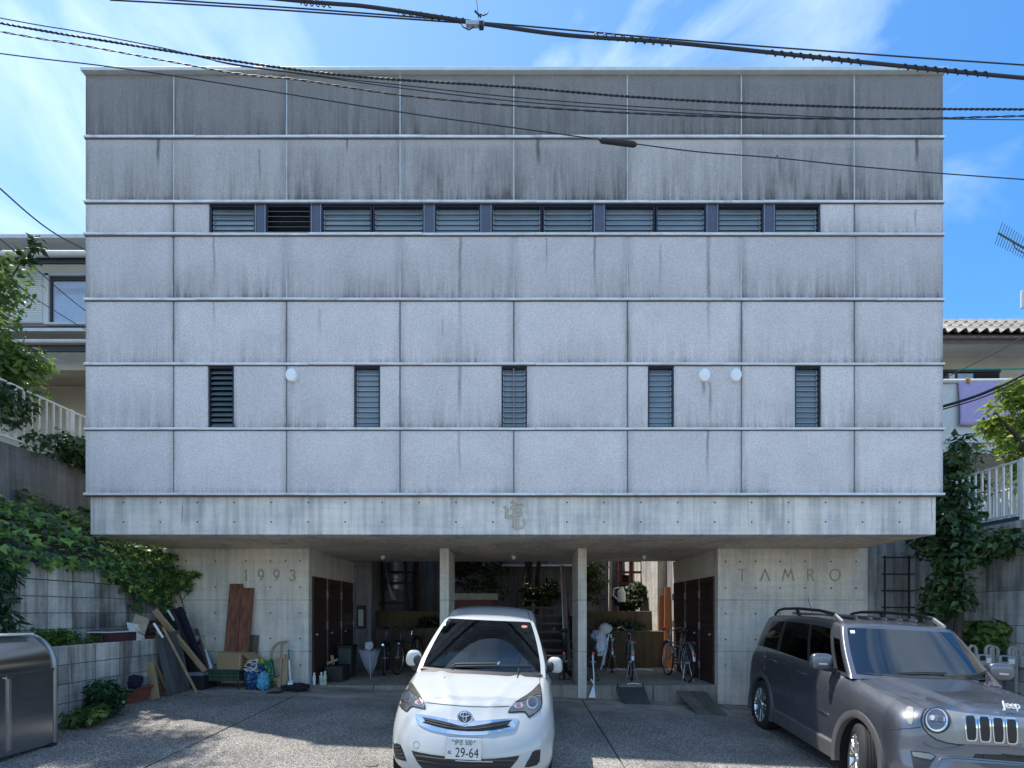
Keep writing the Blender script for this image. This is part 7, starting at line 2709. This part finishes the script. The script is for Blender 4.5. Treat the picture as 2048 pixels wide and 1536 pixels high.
# plants on the ledge and at the foot
plant('ledge_shrub', (-6.4, 6.45, 1.0), 'low green shrub growing on the planter ledge behind the refuse box', 'shrub', clumpy((-6.40, 6.45, 1.12), (.18, .42, .08), 10, .14, 3), 900, .085, 'oval', mL_mid, 4, None, .6, .2)
plant('ledge_weeds', (-6.4, 7.05, 1.0), 'thin weeds on the planter ledge next to the maroon box', 'weeds', [((-6.35, 7.05, 1.05), (.12, .3, .06))], 130, .08, 'long', mL_mid, 6, None, .7, -.4)
plant('fern', (-5.75, 6.65, gz(-5.75, 6.6)), 'dark green fern growing against the low block wall', 'fern', clumpy((-5.85, 6.72, .30), (.18, .32, .22), 9, .15, 9), 1100, .13, 'long', mL_fern, 10, None, .6, .3)
plant('ground_shrub', (-5.65, 6.35, gz(-5.7, 6.3)), 'bright low broad-leaved plant in front of the fern', 'shrub', clumpy((-5.72, 6.35, .12), (.17, .34, .07), 8, .12, 12), 520, .10, 'oval', mL_mid, 13, None, .5, .2)
# left creeper over the white railing, and the tree at the left edge
plant('railing_creeper', (-8.2, 8.3, 4.25), 'dense dark creeper growing through the left white railing', 'creeper',
      clumpy((-8.25, 7.3, 4.85), (.22, 1.1, .35), 16, .28, 15) + clumpy((-8.15, 8.6, 4.45), (.2, .6, .3), 12, .22, 16) + clumpy((-8.12, 9.2, 4.25), (.15, .6, .2), 6, .18, 17), 3000, .12, 'oval', mL_dark, 18, None, .6, .9)
plant('street_tree', (-9.3, 7.6, 4.18), 'tall leafy tree rising behind the railing at the left edge', 'tree',
      clumpy((-8.9, 7.9, 5.7), (.55, .9, .8), 20, .34, 21) + clumpy((-9.1, 7.9, 6.9), (.6, .8, .55), 14, .30, 22) + clumpy((-8.75, 8.1, 7.35), (.40, .5, .25), 7, .2, 23) + clumpy((-9.9, 6.6, 7.2), (1.3, 1.4, 1.3), 26, .5, 24) + clumpy((-10.1, 7.2, 9.4), (1.1, 1.0, .8), 24, .42, 25) + clumpy((-10.5, 7.7, 13.8), (1.1, .9, .9), 26, .42, 36) + clumpy((-10.6, 7.6, 11.6), (1.0, .9, .9), 22, .4, 27) + clumpy((-8.55, 8.0, 5.6), (.3, .5, .8), 12, .3, 28), 18500, .125, 'oval', mL_mid, 26,
      [([(-9.3, 7.6, 4.1), (-9.25, 7.5, 5.3), (-9.35, 7.4, 6.6), (-9.5, 7.2, 7.9)], .13, .05), ([(-9.25, 7.5, 5.4), (-8.9, 7.9, 6.0), (-8.8, 8.1, 6.9)], .05, .02), ([(-9.4, 7.3, 7.5), (-9.5, 7.2, 9.4), (-9.5, 7.7, 11.6)], .07, .02)], .6, .5)
plant('leafy_twig', (-8.3, 8.0, 6.0), 'single twig of large paired leaves against the sky at left', 'twig', [(P(62, 500, 8.0), (.16, .06, .14)), (P(48, 520, 8.0), (.16, .08, .12)), (P(75, 480, 8.0), (.1, .05, .08))], 46, .19, 'oval', mL_dark, 29,
      [([P(20, 560, 8.2), P(45, 520, 8.0), P(80, 470, 8.0)], .012, .005)], .35, .0)
plant('sprig', P(75, 745, 8.3), 'pale trailing sprig reaching right from the left tree', 'sprig', [(P(72, 725, 8.2), (.14, .1, .1)), (P(90, 742, 8.2), (.12, .05, .05))], 60, .11, 'oval', mL_yel, 31, None, .6, .4)
plant('porch_plant', (-12.8, 11.0, 4.2), 'sunlit yellow-green plant behind the left railing end', 'plant', clumpy((-8.9, 9.9, 4.6), (.25, .3, .35), 8, .2, 33), 500, .10, 'long', mL_yel, 34, None, .7, -.2)
# right: evergreen in front of the retaining wall
plant('evergreen_shrub', (7.75, 8.2, gz(7.7, 8.2)), 'tall glossy dark evergreen beside the right corner of the building', 'tree',
      clumpy((7.72, 8.2, 2.7), (.52, .4, .75), 26, .25, 41) + clumpy((7.55, 8.2, 1.75), (.40, .35, .35), 12, .2, 42) + clumpy((7.62, 8.2, 3.9), (.22, .3, .8), 12, .2, 43) + clumpy((8.2, 8.1, 2.75), (.3, .3, .3), 7, .2, 44), 3800, .15, 'oval', mL_dark, 45,
      [([(7.75, 8.2, gz(7.7, 8.2)), (7.72, 8.2, .9), (7.8, 8.2, 1.9), (7.65, 8.2, 3.4)], .085, .03), ([(7.35, 8.6, gz(7.3, 8.6)), (7.32, 8.6, 1.0), (7.5, 8.5, 2.0)], .05, .025)], .5, .7)
plant('climbing_shrub', (8.35, 8.3, .2), 'bright broad-leaved climber at the foot of the right retaining wall', 'shrub', clumpy((8.28, 8.3, 1.0), (.22, .35, .38), 14, .17, 51), 620, .15, 'ivy', mL_mid, 52, None, .45, 1.0)
plant('ground_cover', (8.2, 7.6, gz(8.2, 7.6)), 'low dark ground cover under the gas meters', 'ground cover', clumpy((8.1, 7.3, -.1), (.5, .8, .22), 18, .22, 54), 2600, .075, 'oval', mL_dark, 55, None, .6, .2)
# behind the right railing
plant('garden_tree', (10.6, 9.4, 3.05), 'sunlit broad-leaved garden tree behind the right railing', 'tree',
      clumpy((10.5, 9.5, 4.9), (.8, .7, .9), 24, .3, 61) + clumpy((11.1, 9.3, 6.1), (.6, .6, .5), 10, .28, 62) + clumpy((9.6, 9.3, 5.3), (.4, .4, .3), 6, .2, 63) + clumpy((10.0, 9.3, 5.75), (.5, .35, .35), 9, .2, 65), 3500, .15, 'oval', mL_yel, 64,
      [([(10.6, 9.4, 3.0), (10.45, 9.4, 3.9), (10.4, 9.4, 4.6), (10.7, 9.4, 5.6)], .12, .05), ([(10.4, 9.4, 4.3), (9.9, 9.3, 5.0), (9.5, 9.3, 5.4)], .05, .02), ([(10.4, 9.4, 4.5), (11.0, 9.3, 5.3), (11.2, 9.3, 6.1)], .05, .02)], .6, .4)
plant('feathery_shrub', (9.6, 9.8, 3.05), 'feathery olive shrub between the building and the garden tree', 'shrub', clumpy((9.35, 9.9, 4.35), (.55, .4, .7), 16, .28, 71), 2600, .12, 'long', leaf_mat('olive_leaf', (.03, .055, .018), (.10, .13, .04), .5, .3), 72, [([(9.5, 9.9, 3.0), (9.45, 9.9, 3.8), (9.3, 9.9, 4.6)], .04, .015)], .8, .5)
plant('corner_shrub', (8.3, 9.3, 3.05), 'slender leafy shoots right against the concrete building corner', 'shrub', clumpy((8.1, 9.5, 4.2), (.22, .3, .9), 12, .2, 75), 800, .14, 'long', mL_mid, 76, [([(8.1, 9.5, 3.0), (8.12, 9.5, 4.2), (8.05, 9.5, 5.1)], .02, .008)], .6, .3)
# rear court
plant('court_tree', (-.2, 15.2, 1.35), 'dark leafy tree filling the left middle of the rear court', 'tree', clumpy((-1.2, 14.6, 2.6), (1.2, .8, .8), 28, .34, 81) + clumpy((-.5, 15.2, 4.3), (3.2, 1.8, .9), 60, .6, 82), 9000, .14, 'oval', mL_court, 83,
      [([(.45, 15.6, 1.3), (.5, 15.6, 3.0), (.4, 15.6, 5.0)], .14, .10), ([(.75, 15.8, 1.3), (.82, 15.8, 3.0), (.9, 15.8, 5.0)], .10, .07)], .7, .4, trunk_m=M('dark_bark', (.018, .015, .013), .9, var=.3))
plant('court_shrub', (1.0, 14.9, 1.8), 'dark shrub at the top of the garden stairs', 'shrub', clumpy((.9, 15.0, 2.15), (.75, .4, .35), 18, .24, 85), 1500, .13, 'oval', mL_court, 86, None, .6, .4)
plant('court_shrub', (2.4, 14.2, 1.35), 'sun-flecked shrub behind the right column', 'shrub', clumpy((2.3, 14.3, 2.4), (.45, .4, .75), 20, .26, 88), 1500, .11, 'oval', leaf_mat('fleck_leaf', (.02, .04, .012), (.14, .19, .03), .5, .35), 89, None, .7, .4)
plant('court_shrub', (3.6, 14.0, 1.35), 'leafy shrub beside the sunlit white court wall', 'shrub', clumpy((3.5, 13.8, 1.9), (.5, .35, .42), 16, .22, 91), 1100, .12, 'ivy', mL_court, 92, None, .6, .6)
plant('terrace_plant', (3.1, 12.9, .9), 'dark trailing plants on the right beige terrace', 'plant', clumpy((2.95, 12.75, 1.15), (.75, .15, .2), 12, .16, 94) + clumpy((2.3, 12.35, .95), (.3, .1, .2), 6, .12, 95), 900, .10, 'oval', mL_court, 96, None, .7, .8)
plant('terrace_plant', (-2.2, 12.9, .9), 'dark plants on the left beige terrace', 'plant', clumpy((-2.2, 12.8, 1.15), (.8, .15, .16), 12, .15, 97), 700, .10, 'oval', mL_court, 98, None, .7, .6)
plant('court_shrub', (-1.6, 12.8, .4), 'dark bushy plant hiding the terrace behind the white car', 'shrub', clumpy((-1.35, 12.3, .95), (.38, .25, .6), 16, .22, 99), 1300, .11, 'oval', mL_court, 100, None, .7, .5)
plant('court_shade_canopy', (2.5, 15.5, 3.0), 'unseen leafy canopy added to shade the rear court', 'tree', clumpy((-2.0, 14.0, 5.6), (2.4, 1.8, .5), 40, .55, 101), 4500, .18, 'oval', mL_court, 103,  # canopy out of view, put here to darken the court
      [([(-3.3, 15.8, 1.35), (-3.2, 15.6, 3.5), (-2.6, 14.8, 5.6)], .12, .05)], .7, .4)
# ================================================================ overhead wires
m_cable = M('cable_black', (.022, .024, .030), .6, var=.1)


def smooth_px(pts, n=10):
    out = []
    m = len(pts)
    for i in range(m - 1):
        p0, p1, p2, p3 = pts[max(i - 1, 0)], pts[i], pts[i + 1], pts[min(i + 2, m - 1)]
        for k in range(n):
            t = k / n
            out.append(tuple(.5 * (2 * p1[q] + (p2[q] - p0[q]) * t + (2 * p0[q] - 5 * p1[q] + 4 * p2[q] - p3[q]) * t * t + (3 * p1[q] - p0[q] - 3 * p2[q] + p3[q]) * t ** 3) for q in (0, 1)))
    out.append(pts[-1])
    return out


def wire(name, pts, y0, y1, r, label, twist=0.0, pitch=.22, ext=True, cat='cable', n=12):
    """pts in photo pixels from left to right; distance runs from y0 to y1"""
    if ext:
        a, b = pts[0], pts[1]
        k = 700 / max(1, abs(a[0] - b[0]))
        pts = [(a[0] - (b[0] - a[0]) * k, a[1] - (b[1] - a[1]) * k * 1.1)] + pts
        a, b = pts[-1], pts[-2]
        k = 700 / max(1, abs(a[0] - b[0]))
        pts = pts + [(a[0] - (b[0] - a[0]) * k, a[1] - (b[1] - a[1]) * k * .9)]
    q = smooth_px(pts, n)
    x0, x1 = q[0][0], q[-1][0]
    pl = [P(x, y, y0 + (y1 - y0) * (x - x0) / (x1 - x0)) for x, y in q]
    mid = pl[len(pl) // 2]
    o = thing(name, mid, label, cat, 'overhead wires crossing in front of the building')
    if not twist:
        tpart(MB().tube(pl, r, 7), o, 'conductor', m_cable, smooth=True)
        return o
    # resample by length and lay two strands round each other
    L = [0]
    for a, b in zip(pl[:-1], pl[1:]):
        L.append(L[-1] + (b - a).length)
    N_ = int(L[-1] / (pitch / 10))
    s1, s2 = [], []
    j = 0
    for k in range(N_ + 1):
        d = L[-1] * k / N_
        while j < len(L) - 2 and L[j + 1] < d:
            j += 1
        p = pl[j].lerp(pl[j + 1], (d - L[j]) / max(1e-6, L[j + 1] - L[j]))
        a = 2 * pi * d / pitch
        off = Vector((0, cos(a), sin(a))) * twist
        s1.append(p + off)
        s2.append(p - off)
    tpart(MB().tube(s1, r, 6), o, 'strand', m_cable, smooth=True)
    tpart(MB().tube(s2, r, 6), o, 'strand', m_cable, smooth=True)
    return o


A_ = wire('power_cable', [(580, 0), (740, 14), (955, 46), (1130, 70), (1330, 84), (1530, 104), (1790, 131), (2048, 156)], 4.6, 4.6, .0145, 'thickest lashed black cable across the upper right of the sky')
lash = MB()
for a, b, c, d in (((600, 3), (660, 8), 5, 0), ((795, 22), (935, 42), 10, 0), ((1185, 70), (1345, 86), 9, 0), ((1535, 104), (1725, 124), 10, 0), ((1800, 132), (1980, 149), 9, 0)):
    N_ = c * 8
    pts = []
    for k in range(N_ + 1):
        t_ = k / N_
        p = P(a[0] + (b[0] - a[0]) * t_, a[1] + (b[1] - a[1]) * t_ + 1, 4.6)
        an_ = 2 * pi * k / 8 * .5 * 2
        pts.append(p + Vector((0, .0195 * cos(an_), .0195 * sin(an_))))
    lash.tube(pts, .005, 5)
tpart(lash, A_, 'lashing_wire', m_cable, kind='stuff')
wire('power_cable', [(220, 0), (500, 16), (930, 46), (955, 47)], 4.7, 4.62, .006, 'upper thin wire running into the cable clamp from the left', ext=False)
wire('power_cable', [(345, 0), (560, 14), (800, 32), (1024, 50), (1350, 79), (1650, 102), (2048, 130)], 4.75, 4.75, .006, 'thin wire passing just above the lashed cable at right')
cl = thing('cable_clamp', P(955, 46, 4.58), 'small metal clamp with curled tails on the lashed cable', 'clamp')
tpart(MB().box(Xx(932, 4.55), Xx(968, 4.55), 4.54, 4.58, Yz(50, 4.55), Yz(42, 4.55)), cl, 'body', m_steel, bevel=.004)
tpart(MB().box(Xx(958, 4.55), Xx(967, 4.55), 4.53, 4.575, Yz(55, 4.55), Yz(46, 4.55)), cl, 'bolt', m_black, bevel=.003)
tpart(MB().tube([P(957, 44, 4.56), P(956, 25, 4.56), P(953, 0, 4.56), P(951, -40, 4.56)], .004, 5), cl, 'tail', m_cable)
tpart(MB().tube([P(960, 28, 4.56), P(966, 31, 4.55), P(974, 28, 4.55), P(976, 22, 4.55)], .005, 5), cl, 'tail', m_cable)
tpart(MB().tube([P(921, 44, 4.56), P(926, 54, 4.56), P(938, 60, 4.56), P(948, 54, 4.56)], .005, 5), cl, 'tail', m_cable)
tpart(MB().tube([P(950, 22, 4.56), P(958, 30, 4.55), P(962, 34, 4.55)], .009, 5), cl, 'sleeve', m_cable)
wire('twisted_cable', [(0, 46), (200, 80), (455, 120), (700, 152), (1024, 174), (1255, 193), (1500, 207), (1800, 217), (2048, 219)], 5.6, 5.6, .0068, 'heavy twisted black cable crossing the top row of panels', .0058, .13)
wire('phone_wire', [(0, 36), (150, 62), (330, 97), (455, 126), (640, 152), (800, 170), (1024, 194), (1255, 212), (1500, 226), (1700, 236), (1885, 238)], 5.8, 5.8, .005, 'upper of two thin straight wires below the twisted cable')
wire('phone_wire', [(430, 122), (480, 132), (600, 148), (800, 176), (1024, 202), (1255, 219), (1480, 232), (1720, 239)], 5.85, 5.85, .005, 'lower of two thin straight wires below the twisted cable', ext=False)
wire('twisted_cable', [(0, 63), (150, 88), (330, 121), (480, 148), (600, 160), (800, 190), (1024, 211), (1255, 226), (1500, 235), (1750, 238), (1900, 236), (2048, 232)], 5.9, 5.9, .0048, 'lower loosely twisted cable sagging below the thin wires', .006, .42)
F_ = wire('drop_wire', [(0, 107), (200, 131), (400, 160), (800, 224), (1024, 255), (1200, 279), (1272, 288), (1400, 304), (1555, 316), (1750, 336), (2048, 359)], 5.5, 5.5, .0055, 'single sagging wire carrying the long black sleeve')
tpart(MB().tube([P(1198, 279, 5.49), P(1204, 281, 5.49), P(1236, 285, 5.49), P(1268, 289, 5.49), P(1274, 290, 5.49)], [.012, .03, .03, .03, .012], 10), F_, 'splice_sleeve', m_black, smooth=True)
tpart(MB().tube([P(1550, 318, 5.5), P(1554, 310, 5.5), P(1556, 316, 5.5)], .005, 5), F_, 'tag', m_cable)
wire('service_cable', [(-60, 325), (0, 377), (60, 430), (110, 467), (170, 500), (200, 520)], 6.6, 10.8, .014, 'thick service cable dropping from the left edge behind the building', ext=False)
wire('service_cable', [(-60, 430), (0, 478), (80, 545), (125, 585), (172, 622), (200, 640)], 8.2, 9.6, .009, 'thin service wire crossing the left house window', ext=False)
wire('service_cable', [(-60, 500), (0, 545), (60, 590), (110, 622), (172, 660), (200, 675)], 8.4, 9.8, .008, 'lowest thin wire crossing the left house wall', ext=False)
wire('service_cable', [(1850, 820), (1888, 812), (1950, 793), (2000, 772), (2048, 748), (2120, 705)], 9.4, 8.0, .028, 'thick black cable rising to the right edge before the lilac sheet', ext=False)
wire('service_cable', [(1850, 828), (1888, 818), (1950, 800), (2000, 780), (2048, 757), (2120, 716)], 9.4, 8.0, .012, 'slimmer cable just under the thick one at right', ext=False)
wire('service_cable', [(1860, 768), (1888, 757), (1950, 726), (2000, 700), (2048, 674), (2120, 636)], 9.6, 8.4, .010, 'thin dark wire crossing the right house window', ext=False)
